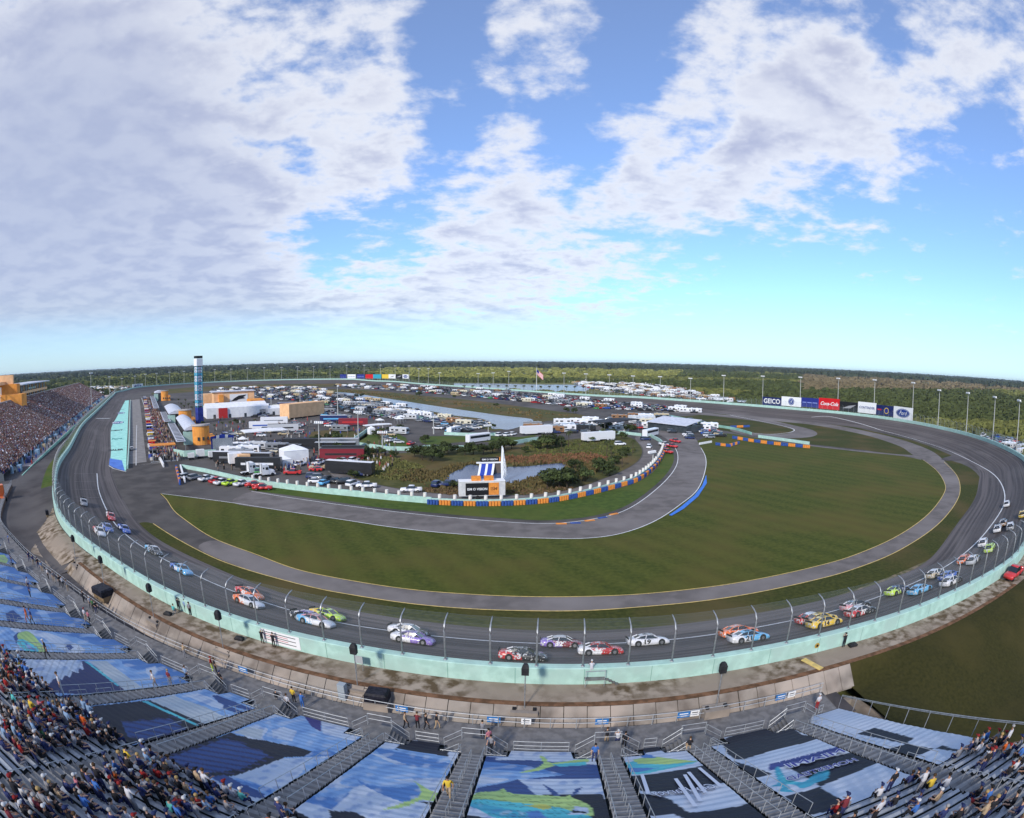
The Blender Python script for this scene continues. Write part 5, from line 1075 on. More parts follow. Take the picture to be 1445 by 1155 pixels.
# --- vehicles one can pick out
G1 = 'service vehicles lined up by the pit exit'
for n_, (x, y, k, c, lb) in enumerate([(263,676,'suv','silver','silver SUV, first in the service row by the striped barrier'),(275,677,'suv','grey','dark grey SUV, second in the service row'),(292,679,'pickup','white','white pickup, third in the service row'),(307,682,'pickup','red','red pickup parked between the white ones in the service row'),(314,684,'pickup','white','white pickup just right of the red one in the service row'),(326,685,'pickup','lime','lime green tow truck in the service row'),(342,686,'pickup','white','white tanker truck at the end of the service row')]): vpxl(k, x, y, -60, c, lb, G1)
for n_, (x, y, lb) in enumerate([(360,688,'red safety truck nearest the mint wall at the road end'),(371,692,'red safety truck in front of the other on the grass')]): vpxl('pickup', x, y, -110, 'red', lb, 'red safety trucks at the road course end')
G2 = 'vehicles parked behind the long mint wall'
for (x, y, k, c, lb) in [(443,676,'suv','dark blue','dark blue SUV at the left end behind the wall'),(452,677,'suv','grey','grey SUV beside the dark blue one behind the wall'),(463,680,'suv','black','black SUV near the long black trailer'),(474,681,'car','black','black car in front of the trailer end'),(446,682,'car','white','white car close behind the wall barrels'),(458,684,'car','light blue','pale blue car close behind the wall barrels'),(483,683,'suv','black','black SUV just left of the white SUV'),(498,686,'suv','white','white SUV in the row behind the wall'),(517,689,'pickup','white','white pickup in the row behind the wall'),(580,695,'pickup','white','long white pickup alone behind the wall'),(617,687,'suv','dark blue','dark blue SUV left of the big screen trailer'),(631,687,'suv','dark blue','second dark blue SUV next to the screen trailer'),(423,658,'pickup','white','white pickup before the maroon haulers'),(450,656,'pickup','white','white crew pickup right of the tents'),(482,652,'car','silver','silver car at the bend of the gravel road'),(500,652,'suv','white','white SUV at the gravel bend'),(493,660,'suv','red','red SUV, upper one of the red group'),(500,664,'suv','red','red SUV, lower one of the red group'),(488,657,'car','red','red car, first of the red group'),(508,672,'car','dark blue','dark blue car below the red group'),(461,634,'suv','white','white SUV beside the round trees'),(875,629,'suv','white','white SUV alone on the reed bank'),(916,633,'suv','white','white SUV on the loop road'),(911,622,'suv','dark blue','dark SUV on the loop road bend'),(552,624,'pickup','white','white pickup inside the mint walled garden'),(563,626,'car','silver','silver car inside the walled garden'),(580,628,'car','red','red car at the walled garden corner'),(546,621,'suv','grey','grey SUV inside the walled garden'),(573,609,'suv','black','dark cart on the paved apron of the garden')]:
    vpxl(k, x, y, random.choice((-55, -60, -120, 60)), c, lb, G2)
for (x, y, c, lb) in [(941,640,'red','red rescue truck lowest beside the road course'),(948,632,'red','red rescue truck in the middle beside the road course'),(938,630,'white','white rescue truck beside the red ones'),(953,625,'red','red rescue truck nearest the media bus')]: vpxl('pickup', x, y, 170, c, lb, 'rescue trucks beside the road course')
for (x, y, d, lb) in [(357,669,-75,'white truck cab, left one of the pair behind the wall'),(376,672,-85,'white truck cab, right one of the pair behind the wall')]: vpxl('tractor', x, y, d, 'white', lb, 'white truck cabs behind the wall')
for (x, y, d, c, tr, rf, lb) in [(360,655,-120,'black','grey','white','black coach trailer behind the left truck cab'),(383,657,-122,'black','grey','silver','black trailer with awning behind the right truck cab'),(462,668,42,'black','black','white','long black trailer with white roof behind the wall'),(400,634,60,'black','black','black','black hauler below the white canopy'),(452,634,60,'grey','black','silver','dark hauler with pale roof, second below the canopy'),(452,650,60,'maroon','black','black','maroon and black hauler, front one'),(455,646,60,'black','maroon','black','maroon and black hauler, rear one'),(445,640,60,'black','grey','silver','black hauler with silver roof above the tents'),(334,664,62,'black','white','black','black merchandise trailer by the fan shaped banner'),(368,600,70,'white','grey','white','white hauler beside the palm row'),(352,607,70,'white','blue','white','white hauler in front of the palm row'),(378,611,72,'silver','black','black','grey hauler with black awning'),(412,583,62,'maroon','blue','black','maroon hauler in the big lot'),(452,597,62,'dark blue','light blue','white','dark blue hauler in the big lot'),(478,602,62,'maroon','red','maroon','dark red hauler in the big lot'),(392,576,62,'dark blue','blue','white','dark blue hauler behind the maroon one')]:
    vpxl('trailer', x, y, d, c, lb, 'race haulers in the paddock', trim=tr, roof=rf)
vpxl('bus', 675, 624, -82, 'white', 'white coach parked beyond the garden wall', None); vpxl('bus', 918, 616, -80, 'white', 'white media coach by the road course')
vpxl('trailer', 735, 615, 75, 'white', 'white box trailer right of the coach, near the lake'); vpxl('trailer', 822, 625, 75, 'white', 'long white trailer behind the pond shrubs', trim='white'); vpxl('rv', 765, 612, -80, 'white', 'white motorhome by the lake end'); vpxl('rv', 640, 612, -60, 'white', 'white camper on the lawn')
for (x, y) in [(705,616),(716,616),(724,615)]: vpxl('suv', x, y, -70, 'white', 'white SUV in the short row by the lawn wall', 'white SUVs by the lawn wall')
# red pickup and fire truck beside the stands
X, Y = at(1429, 815, 5); o = veh('pickup', X, Y, on(idx_of(X, Y)[0], 0)[2]+math.pi, 'red', 'red safety pickup on the dirt berm outside the wall', z=5.02)
X, Y = at(1, 705, 3); ft = veh('tractor', X, Y, ANG_T+.5, 'orange', 'orange fire truck cut by the left edge on the plaza', z=3.05, name='fire_truck')
# --- packed lots
LOTS = [
 ('the packed lot below the far turn', [(300,550.5),(380,547.5),(440,546.5),(470,556),(500,561),(540,569),(575,577),(600,583),(590,590),(560,592),(530,590),(500,585),(470,577),(440,570),(415,566),(380,564),(360,560),(300,556)], .78, .12, 20),
 ('the lot between lake bank and back straight', [(470,545),(560,544.5),(640,549),(700,552),(780,559),(860,568),(950,576),(1000,584),(960,583),(900,580),(830,577),(780,572),(720,566),(660,560),(600,555),(540,550),(500,548.5)], .8, .1, 20),
 ('the lot along the near lake shore', [(500,569),(540,575),(590,585),(640,593),(690,599),(692,604),(650,604),(600,598),(560,590),(530,584),(500,578)], .75, .3, 25),
 ('the lot beside the white halls', [(352,577),(382,574),(410,576),(400,586),(378,590),(356,590)], .5, .4, 60),
 ('the middle paddock rows', [(388,592),(400,591),(440,606),(436,609),(410,601)], .75, 0, 60),
 ('the rows by the orange trailer', [(455,580),(500,592),(520,597),(500,600),(478,594),(470,600),(500,612),(470,610),(455,596)], .6, .1, 40),
 ('the crowded knoll by the media tent', [(770,606),(830,596),(900,588),(960,592),(1010,601),(1030,608),(1020,617),(990,622),(965,622),(945,610),(905,606),(880,612),(830,614),(800,612)], .55, .25, 40),
 ('the lot outside the back straight', [(790,536),(870,538),(940,546),(985,556),(1035,566),(1060,572),(1030,574),(985,569),(930,561),(880,556),(850,553),(820,545)], .7, .25, 20),
 ('the lot outside the front straight bend', [(118,549),(135,547),(185,547),(172,552),(150,557),(140,560),(128,556)], .6, .25, 20),
 ('the lot beyond the right hand fence', [(1380,612),(1445,622),(1445,645),(1420,634),(1390,622)], .6, .2, 60),
 ('the hauler rows behind the long mint wall', [(338,668),(400,666),(440,662),(478,660),(482,675),(440,672),(380,672)], .55, .25, 60),
 ('the paddock right of the striped fan', [(322,636),(350,634),(400,636),(440,630),(438,645),(400,648),(352,650),(326,648)], .5, .4, 60),
 ('the paddock by the big white canopy', [(385,603),(440,612),(436,622),(400,620),(352,618),(350,612)], .28, .2, 60),
 ('the lot at the tower foot', [(300,612),(345,612),(348,622),(306,626)], .4, .2, 60),
 ('the garden enclosure', [(530,613),(570,612),(566,620),(545,622)], .6, .4, 30),
 ('the strip by the garden lawn', [(612,604),(640,600),(690,604),(694,608),(660,610),(618,610)], .6, .1, 30),
 ('the gravel by the lake tip', [(738,606),(780,600),(815,598),(825,606),(800,612),(770,616),(745,612)], .45, .5, 50),
]
cols = ['white']*8+['silver']*6+['grey']*8+['black']*13+['dark blue']*4+['red']*4+['maroon']*2+['tan']*2+['blue']*2+['light blue']*1+['green']*1+['cream']*2
cand = []
for nm, poly, dens, prv, ang in LOTS:
    W = [at(x, y, 0) for x, y in poly]; xs_ = [p[0] for p in W]; ys_ = [p[1] for p in W]; ca, sa = math.cos(ANG_T+math.radians(ang)), math.sin(ANG_T+math.radians(ang))
    R_ = [(x*ca+y*sa, -x*sa+y*ca) for x, y in W]; u0, u1 = min(p[0] for p in R_), max(p[0] for p in R_); v0, v1 = min(p[1] for p in R_), max(p[1] for p in R_)
    row = 0; q = u0
    while q < u1:
        r = v0
        while r < v1:
            X, Y = q*ca-r*sa, q*sa+r*ca; rv = random.random() < prv*.6
            if inpoly(np.array([X]), np.array([Y]), W)[0] and random.random() < min(.93, dens*1.18):
                cand.append((X*X+Y*Y, nm, X, Y, ANG_T+math.radians(ang)+(math.pi if random.random() < .5 else 0)+random.uniform(-.04, .04), 'rv' if rv else random.choice(('car', 'suv', 'suv', 'pickup')), row, random.choice(cols if not rv else ['white']*4+['cream', 'silver', 'grey', 'tan', 'black', 'grey', 'brown'])))
            r += 3.6 if rv else 2.9
        q += 6.2 if row % 2 else 9.8; row += 1
cand.sort()
cnt = {'car': 0, 'rv': 0, 'pickup': 0}; far = []
ORD = ['first', 'second', 'third', 'fourth', 'fifth', 'sixth', 'seventh', 'eighth', 'ninth', 'tenth', 'eleventh', 'twelfth']
for (d2, nm, X, Y, a, kd, row, c) in cand:
    kk = 'car' if kd in ('car', 'suv') else kd
    if cnt[kk] < {'car': 255, 'rv': 150, 'pickup': 200}[kk]:
        cnt[kk] += 1
        o = link({'car': 'parked_car', 'suv': 'parked_suv', 'rv': 'motorhome', 'pickup': 'pickup_truck'}[kd], LITE[kd], None, (X, Y, .06), a, '%s %s in %s, %s row' % (c, {'car': 'car', 'suv': 'SUV', 'rv': 'motorhome', 'pickup': 'pickup'}[kd], nm, ORD[row] if row < 12 else 'far'), {'car': 'car', 'suv': 'car', 'rv': 'motorhome', 'pickup': 'pickup truck'}[kd], 'vehicles in '+nm)
        o['paint'] = CN[c]
    else: far.append((LITE[kd], Matrix.Translation((X, Y, .06)) @ Matrix.Rotation(a, 4, 'Z'), [CN[c], (.02,.025,.03), (.02,.02,.02)]))
print('far vehicles', len(far), cnt)
merge(far, 'distant_vehicles', m_pt, kind='stuff', label='mass of vehicles parked farther off between the lakes and the back straight', cat='vehicles')
# ------------------------------------------------------------------ helpers for the buildings
def atn(x, y, n):                           # sight line through the pixel meets the vertical plane n = const: t, z
    r = ray(x, y); k = n/(NX*r[0]+NY*r[1]); return k*(TX*r[0]+TY*r[1]), H+k*r[2]
def dist_at(x, y, D):                       # point on the sight line at ground distance D
    r = ray(x, y); k = D/math.hypot(r[0], r[1]); return (r[0]*k, r[1]*k, H+r[2]*k)
class NB(MB):                               # boxes given in the (n, t) frame of the track
    def nbox(s, n0, n1, t0, t1, z0, z1, mi=None):
        P = [nt(n, t)+(z,) for z in (z0, z1) for n, t in ((n0, t0), (n1, t0), (n1, t1), (n0, t1))]
        return s.add(P, [(3, 2, 1, 0), (4, 5, 6, 7), (0, 1, 5, 4), (1, 2, 6, 5), (2, 3, 7, 6), (3, 0, 4, 7)], mi)
m_or = M('orange_stucco', (.8,.33,.07), (.68,.27,.06), .4, .8); m_pe = M('peach_stucco', (.82,.5,.27), (.72,.43,.23), .4, .8); m_wr = M('white_roof_metal', (.58,.6,.66), (.48,.5,.56), .6, .5); m_wt = M('white_canvas', (.78,.78,.78), (.68,.68,.7), .5, .8)
m_gl = M('tinted_glass', (.04,.05,.055), (.06,.07,.08), .5, .2); m_slab = M('floor_slab', (.5,.45,.42), (.4,.36,.34), .4, .8); m_bk = M('black_panel', (.015,.015,.017), rough=.5); m_rfg = M('grey_roof_metal', (.3,.31,.34), (.24,.25,.28), .5, .5); m_blu = M('royal_blue', (.03,.06,.35)); m_wh = M('plain_white', (.75,.75,.75)); m_ora = M('barrier_orange', (.75,.28,.05), (.6,.22,.05), 2); m_blb = M('barrier_blue', (.04,.1,.35), (.03,.07,.25), 2)
# ---- front straight grandstand
fg = thing('grandstand', 'huge far grandstand packed with people along the front straight at the left', 'grandstand')
T0, T1, NL, ZL, NH_, ZH = 168, 655, -50, 5.0, -81, 19.5
NB().nbox(-45.4, -45, 176, 760, -.05, 3.2).obj('front_wall', m_mintfar, fg)
NB().nbox(-52, -45.4, 176, 700, 2.6, 2.9).obj('lower_walkway', M('walk_concrete', (.5,.4,.36), (.4,.32,.29), .4, .8), fg)
mb = MB(); rows = 44
for k in range(rows):
    n0 = NL+(NH_-NL)*k/rows; n1 = NL+(NH_-NL)*(k+1)/rows; z = ZL+(ZH-ZL)*(k)/rows
    for a in ((n0, z), (n1, z)):
        mb.v.append(nt(a[0], T0)+(a[1],)); mb.v.append(nt(a[0], T1-max(0, (k-30))*0)+(a[1],))
for k in range(2*rows-1): mb.f.append([2*k, 2*k+1, 2*k+3, 2*k+2]); mb.m.append(0)
mb.obj('seating_deck', M('far_deck', (.16,.15,.16)), fg)
NB().nbox(NH_-.6, NH_-.2, T0, T1, ZH-3, ZH+1).obj('back_rail', m_slab, fg)
for T_ in (T0, T1): mb = MB(); mb.add([nt(NL, T_)+(0,), nt(NL, T_)+(ZL,), nt(NH_, T_)+(ZH,), nt(NH_, T_)+(0,)], [(0,1,2,3)]); mb.obj('end_wall', M('end_wall', (.12,.13,.14)), fg)
mc = M('column_blue_grey', (.2,.32,.45), (.3,.4,.5), .5, .6); t = 180
while t < 640: NB().nbox(-50.6, -49.8, t, t+1.6, 2.9, 5.2).obj('column', mc, fg); t += 8.5
for k in range(int((640-176)/17)):
    t = 184+17*k; NB().nbox(-49.0, -47.4, t, t+2.2+(k*7 % 3), 2.9, 4.9).obj('tent_stall', [mc, M('stall_navy', (.04,.06,.15)), mc, M('stall_tan', (.45,.35,.22)), m_slab][k % 5], fg)
# the crowd on it
V = []; Fc = []; Cc = []; cc = np.array([(.9,.88,.9),(.01,.01,.015),(.02,.025,.1),(.3,.03,.04),(.1,.1,.12),(.03,.06,.22),(.5,.3,.25),(.06,.03,.04),(.85,.85,.9),(.03,.03,.04),(.2,.05,.08),(.03,.03,.04)])
def fig(n, t, z, c, h=.78):
    o = len(V)*0; b = len(V); w = .22; X, Y = nt(n, t)
    for (dw, zz) in ((w, 0), (w, h*.7), (.1, h*.74), (.11, h)):
        for sx, sy in ((-1, -1), (1, -1), (1, 1), (-1, 1)): V.append((X+sx*dw, Y+sy*dw, z+zz)); Cc.append(tuple(c)+(1,) if zz < h*.72 else (.28, .17, .12, 1))
    for r in (0, 1, 2):
        for k in range(4): Fc.append((b+r*4+k, b+r*4+(k+1) % 4, b+r*4+4+(k+1) % 4, b+r*4+4+k))
    Fc.append((b+12, b+13, b+14, b+15))
for k in range(rows):
    n = NL+(NH_-NL)*(k+.5)/rows; z = ZL+(ZH-ZL)*k/rows; t = T0+1
    while t < T1-1:
        sp_ = .62 if t < 330 else (.8 if t < 460 else 1.1)
        if ((t-T0) % 24) > 1.4 and random.random() < .8+.15*math.sin(t*.13+n): fig(n, t, z, cc[random.randrange(len(cc))]*random.uniform(.8, 1.5), 1.05)
        t += sp_*random.uniform(.85, 1.25)
def vstuff(name, **k):
    global V, Fc, Cc
    me = bpy.data.meshes.new(name); me.from_pydata(V, [], Fc); ca = me.color_attributes.new('col', 'FLOAT_COLOR', 'POINT'); ca.data.foreach_set('color', np.array(Cc, np.float32).ravel()); me.materials.append(m_pt)
    o = link(name, me, kind='stuff', **k); V = []; Fc = []; Cc = []; return o
print('crowd', len(V)//16)
vstuff('crowd', label='dense crowd of spectators filling the far front straight grandstand', cat='crowd')
# ---- suites on top of it
sb = thing('suite_building', 'orange stair tower and glazed suites above the packed grandstand', 'building')
ta, za = atn(30, 563, -82); tb, zb = atn(66, 551, -82); zr = atn(30, 544, -82)[1]; zr = 27.5; zb0 = 17.5
NB().nbox(-96, -82, ta, tb, zb0, zb0+1).obj('floor', m_slab, sb); NB().nbox(-96, -82, ta, tb, zb0+4.2, zb0+4.9).obj('floor', m_slab, sb); NB().nbox(-98, -80.5, ta, tb+6, zr-.6, zr).obj('roof', m_wr, sb)
NB().nbox(-95, -84, ta, tb, zb0+1, zr-.6).obj('glazing', m_gl, sb); NB().nbox(-81.9, -81.6, ta+3, tb, zb0, zb0+1.9).obj('parapet', m_or, sb); NB().nbox(-81.9, -81.6, ta+3, tb, zb0+4.2, zb0+5.7).obj('parapet', m_pe, sb)
for k in range(14): NB().nbox(-82.6, -82.3, ta+4+(tb-ta-6)*k/13, ta+4.7+(tb-ta-6)*k/13, zb0+1, zr-.6).obj('mullion', m_or if k % 2 else m_slab, sb)
t1_, z1_ = atn(17, 575, -80); t2_, _ = atn(29, 570, -80)
NB().nbox(-92, -80, t1_+14, t2_, 15, 28.2).obj('tower', m_or, sb); NB().nbox(-88, -74, t1_+2, t1_+16, 12, 23).obj('stair_core', m_or, sb); NB().nbox(-79.9, -79.8, t2_-9, t2_-2, 16, 18.5).obj('doors', m_gl, sb)
NB().nbox(-98, -83, t1_+16, t2_-4, 28.2, 33).obj('penthouse', m_pe, sb); NB().nbox(-98, -88, t1_+2, t1_+18, 28, 29.6).obj('penthouse', m_pe, sb)
k_ = 0
for a in range(6):
    NB().nbox(-88, -87.6, t1_-12+a*3, t1_-11.7+a*3, 6, 27).obj('frame_post', m_wh, sb)
for z in (10, 14, 18, 22, 26.5): NB().nbox(-88, -87.6, t1_-12, t1_+4, z, z+.3).obj('frame_beam', m_wh, sb)
NB().nbox(-84.2, -83.9, ta+30, ta+58, zb0+6.0, zb0+7.2).obj('suite_banner', m_mint, sb)
# ---- scoring tower
X0, Y0 = at(282, 597, 0); tn, tt = to_nt(X0, Y0)
sc_ = thing('scoring_tower', 'tall four sided scoring tower with blue and white number panels', 'tower', (X0, Y0, 0), ANG_T+.35)
MB().box(-2.4, 2.4, -2.4, 2.4, 0, 9).obj('base', M('tower_blue', (.03,.04,.2), (.04,.06,.3), .5, .5), sc_)
sc_.scale = (.78, .78, 1)
MB().box(-1.6, 1.6, -1.6, 1.6, 9, 36).obj('core', m_gl, sc_)
for sx, sy in ((-1, -1), (1, -1), (1, 1), (-1, 1)): MB().box(sx*2.2-.25, sx*2.2+.25, sy*2.2-.25, sy*2.2+.25, 9, 36).obj('corner_post', M('tower_teal', (.05,.3,.4)), sc_)
MB().box(-2.7, 2.7, -2.7, 2.7, 33, 37.2).obj('head_box', m_wh, sc_)
for a in range(4):
    mb = MB(); mb.box(-2.6, 2.6, -.1, .1, 37.4, 38.8); mb.xf(Matrix.Rotation(a*math.pi/2, 4, 'Z') @ Matrix.Translation((0, -2.5, 0))); mb.obj('top_sign', m_bk, sc_)
    for k in range(13):
        mb = MB(); z = 10+k*1.75; mb.box(-1.9, 1.9, -.06, .06, z, z+1.35); mb.xf(Matrix.Rotation(a*math.pi/2, 4, 'Z') @ Matrix.Translation((0, -2.3, 0)))
        pn_ = mb.obj('number_panel', [m_wh, M('panel_sky', (.15,.5,.65)), m_wh][k % 3], sc_)
    mb = MB()
    for k in range(13):
        z = 10.25+k*1.75; mb.box(-.9, -.3, -.12, -.07, z, z+.8); mb.box(.2, .9, -.12, -.07, z, z+.8)
    mb.xf(Matrix.Rotation(a*math.pi/2, 4, 'Z') @ Matrix.Translation((0, -2.3, 0))); mb.obj('digits', M('digit_navy', (.02,.03,.2)), sc_, kind='stuff')
# ---- garages: long curved white roofs ending in orange rounded fronts
def garage(n0, n1, t0, t1, h, label, front=True):
    g = thing('garage_building', label, 'building', group='garage buildings along pit road')
    NB().nbox(n0+1, n1-1, t0+1, t1, 0, h-1).obj('walls', m_gl, g)
    rg = []
    for t in (t0, t1): rg.append([nt(n0+(n1-n0)*k/8, t)+(h-1+1.6*math.sin(math.pi*k/8),) for k in range(9)]+[nt(n1, t)+(h-1.3,), nt(n0, t)+(h-1.3,)])
    m_ = MB(); m_.loft(rg); m_.obj('roof', m_wr, g)
    if front:
        cn, ct, r = n1, t0-.5, 3.9; h = h-.9
        pl = [nt(cn+r*math.cos(a), ct+r*.75*math.sin(a)) for a in [math.pi+math.pi*k/10 for k in range(11)]]
        m_ = MB(); m_.prism(pl, 0, h+1.4); m_.obj('rounded_front', m_or, g); m_ = MB(); m_.prism([nt(cn+(r+.5)*math.cos(a), ct+(r+.5)*.75*math.sin(a)) for a in [math.pi+math.pi*k/10 for k in range(11)]], h+1.4, h+2.1); m_.obj('cornice', m_slab, g)
        for s in range(4): NB().nbox(cn-r*.5+s*2.2, cn-r*.5+s*2.2+.9, ct-r*.78, ct-r*.7, 2, 3.4).obj('window', m_gl, g)
        NB().nbox(n1+3.5, n1+6, t0-3, t0+6, 0, h-3).obj('annex', m_or, g); NB().nbox(n0-.5, n0+4, t0+.5, t0+2, 0, h-1).obj('mint_screen', m_mint, g)
    return g
garage(18, 25.5, 240, 300, 7.5, 'nearest garage with a long pale roof and rounded orange front'); garage(15, 25, 322, 386, 8, 'second garage with pale roof and orange front behind the nearest'); garage(12, 23, 572, 600, 9, 'farthest garage with orange front by the pit entry')
def canopy(n0, n1, t0, t1, z, label):
    g = thing('pit_canopy', label, 'canopy', group='low canopies between garages and pit road')
    NB().nbox(n0, n1, t0, t1, z, z+.25).obj('roof', m_wr, g)
    t = t0+1
    while t < t1: NB().nbox(n0+.4, n1-.4, t, t+2.4, z+.25, z+.3).obj('dark_panel', m_bk, g); t += 5
    for t in (t0+.5, (t0+t1)/2, t1-.5): NB().nbox(n1-.3, n1-.1, t, t+.2, 0, z).obj('post', m_steel, g)
canopy(13, 17, 222, 296, 4, 'low canopy with dark square panels, nearest the pit exit'); canopy(11.5, 15.5, 308, 375, 4, 'middle low canopy behind the nearest one'); canopy(7.5, 12, 414, 590, 4, 'farthest low canopy along pit road')
# peach media building with a dark swoosh emblem, halls and tents
mbd = thing('media_building', 'peach coloured building with a dark emblem on its long wall', 'building')
NB().nbox(62, 98, 462, 476, 0, 11).obj('wall', m_pe, mbd); NB().nbox(50, 64, 480, 492, 0, 9).obj('wing', m_pe, mbd); NB().nbox(90, 102, 440, 456, 0, 5).obj('wing', m_or, mbd); NB().nbox(66, 70, 458, 462, 0, 9).obj('portico', m_or, mbd); NB().nbox(60, 99, 461, 477, 11, 11.5).obj('roof', m_wr, mbd)
NB().nbox(76, 92, 461.7, 461.9, 2.4, 9).obj('emblem_board', m_wh, mbd)
em = MB(); em.add([nt(n, 461.5)+(z,) for n, z in [(77,3.2),(80,5.5),(84,7.6),(91,8.2),(88,6.2),(90,5.2),(84,4.6),(82,3.6)]], [tuple(range(8))]); em.obj('emblem', m_bk, mbd)
def hall(n0, n1, t0, t1, h, label, mat=m_wt, red=False):
    g = thing('event_tent', label, 'tent', group='white halls and event tents'); m_ = MB(); nm = (t0+t1)/2
    m_.loft([[nt(n, t0)+(0,), nt(n, t0)+(h*.72,), nt(n, nm)+(h,), nt(n, t1)+(h*.72,), nt(n, t1)+(0,)] for n in (n0, n1)]); m_.obj('canvas', mat, g)
    if red: NB().nbox(n0+8, n0+14, t0-1, t0-.4, 0, h*.7).obj('red_entrance', M('tent_red', (.45,.03,.03)), g)
    for k in range(4): a = n0+(n1-n0)*(k+.5)/4; NB().nbox(a-.8, a+.8, t0-.1, t0-.04, 0, 2.4).obj('doorway', m_gl, g)
    return g
hall(42, 84, 352, 372, 9, 'largest white hall with gabled roof at the tower foot', red=True); hall(78, 104, 352, 362, 6, 'lower white hall right of the largest one')
def tent(x, y, w, d, h, label, deg=0, mat=None, name='canopy_tent', posts=True, flatroof=False):
    X, Y = at(x, y, 0); g = thing(name, label, 'tent', (X, Y, 0), ANG_T+math.radians(deg)+math.pi/2, 'white tents in the infield')
    c = MB(); e = h*.72 if not flatroof else h*.88
    c.add([(-w/2, -d/2, e), (w/2, -d/2, e), (w/2, d/2, e), (-w/2, d/2, e), (-w*.02, 0, h), (w*.02, 0, h)], [(0, 1, 5, 4), (1, 2, 5), (2, 3, 4, 5), (3, 0, 4), (3, 2, 1, 0)])
    if flatroof: c.box(-w/2, w/2, -d/2, d/2, e-.3, e)
    c.obj('canopy', mat or m_wt, g)
    if posts:
        for sx in (-1, 0, 1):
            for sy in (-1, 1): MB().cyl(sx*w*.48, sy*d*.48, 0, e, .07, 5).obj('post', m_steel, g)
    else: MB().box(-w/2+.1, w/2-.1, -d/2+.1, d/2-.1, 0, e).obj('walls', mat or m_wt, g)
    return g
tent(373, 626, 19, 9, 6.5, 'large white flat canopy in the middle paddock', flatroof=True); tent(415, 652, 9, 7, 6, 'white gabled tent beside the maroon haulers', posts=False); tent(401, 660, 4.5, 4.5, 4, 'small white peaked tent in front of the gabled one', posts=False)
tent(343, 629, 4, 4, 3.8, 'small white peaked tent left of the flat canopy'); tent(533, 609, 14, 3.5, 3.8, 'long narrow white canopy inside the walled garden', flatroof=True); tent(524, 613, 3, 3, 3.8, 'white ticket tent at the end of the garden canopy', posts=False)
for n_, (x, y) in enumerate([(536,600),(563,598),(566,595),(446,571),(840,600),(845,602),(822,602)]): tent(x, y, 4, 4, 3.6, ['white pop up tent behind the garden canopy','white pop up tent by the pink stall','second pop up tent by the pink stall','white pop up tent in the far left lot','pop up tent on the knoll, left of the stage','pop up tent on the knoll, right one of the pair','pop up tent on the knoll beside the motorhomes'][n_])
stg = tent(867, 611, 26, 10, 7, 'black media stage tent on the knoll', mat=m_bk, flatroof=True); lg = thing('garage_roof', 'long low grey metal roof beside the road course', 'building')
A = at(912, 606, 0); Bp = at(968, 613, 0); dv = Vector((Bp[0]-A[0], Bp[1]-A[1], 0)).normalized(); nv_ = Vector((-dv.y, dv.x, 0))
P = [Vector((A[0], A[1], 0)), Vector((Bp[0], Bp[1], 0)), Vector((Bp[0], Bp[1], 0))+nv_*14, Vector((A[0], A[1], 0))+nv_*14]
m_ = MB(); m_.add([P[0]+Vector((0,0,4)), P[1]+Vector((0,0,4)), P[2]+Vector((0,0,6)), P[3]+Vector((0,0,6)), P[0]+Vector((0,0,3.7)), P[1]+Vector((0,0,3.7)), P[2]+Vector((0,0,5.7)), P[3]+Vector((0,0,5.7))], [(0,1,2,3),(7,6,5,4),(0,4,5,1),(1,5,6,2),(2,6,7,3),(3,7,4,0)]); m_.obj('roof', m_wr, lg)
m_ = MB(); m_.add([q+nv_*1+Vector((0,0,z)) for z in (0, 3.8) for q in P], [(0,1,5,4),(1,2,6,5),(2,3,7,6),(3,0,4,7)]); m_.obj('walls', m_gl, lg)
# orange trailer block, striped fan banner, vendor trucks
def block(x, y, L, W, Ht, deg, mat, label, name, cat, extra=None):
    X, Y = at(x, y, 0); g = thing(name, label, cat, (X, Y, 0), ANG_T+math.radians(deg)+math.pi/2); MB().box(-L/2, L/2, -W/2, W/2, .9, Ht).obj('body', mat, g)
    for s in (-1, 1): MB().box(-L*.35, L*.35, s*W*.4-.2, s*W*.4+.2, 0, .9).obj('wheels', m_bk, g)
    if extra: MB().box(-L*.3, L*.2, -W/2-.06, -W/2-.01, 1.8, Ht*.75).obj('side_panel', extra, g)
    return g
block(427, 589, 30, 9, 9, 25, m_pe, 'big orange display trailer standing in the lot', 'display_trailer', 'trailer', m_or); block(332, 657, 4.5, 3, 4.2, 0, m_wt, 'white vendor truck beside the striped fan', 'vendor_truck', 'truck', m_or); block(345, 658, 4, 3, 4, 0, m_pe, 'orange vendor stand beside the white vendor truck', 'vendor_stand', 'stall')
block(300, 648, 3, 2.4, 2.8, 0, m_vwhite, 'white box van at the mint wall, right one', 'box_van', 'van'); block(283, 647, 3.2, 2.6, 3.2, 0, m_vwhite, 'cream box van in the middle of the mint wall row', 'box_van', 'van'); block(270, 649, 2.5, 2.2, 2.4, 0, m_vwhite, 'white cart at the left of the mint wall row', 'service_cart', 'cart')
for (x, y, w) in [(314,640,9)]:
    X, Y = at(x, y, 0); g = thing('banner_display', 'blue fan shaped inflatable banner with white stripes', 'banner', (X, Y, 0), ANG_T+math.pi/2); rg = []
    m_ = MB(); n_ = 9
    for k in range(n_): a = -.5+k/(n_-1); m_.v += [(a*8, -1-3*abs(a), 0), (a*9.5, 2, 7.5-abs(a)*1.5)]
    for k in range(n_-1): m_.f.append([2*k, 2*k+2, 2*k+3, 2*k+1]); m_.m.append(1 if k in (2, 5) else 0)
    m_.obj('fan', [m_blu, m_wh], g); MB().box(-4, 4, 1.9, 2.4, 0, 6).obj('frame', m_steel, g)
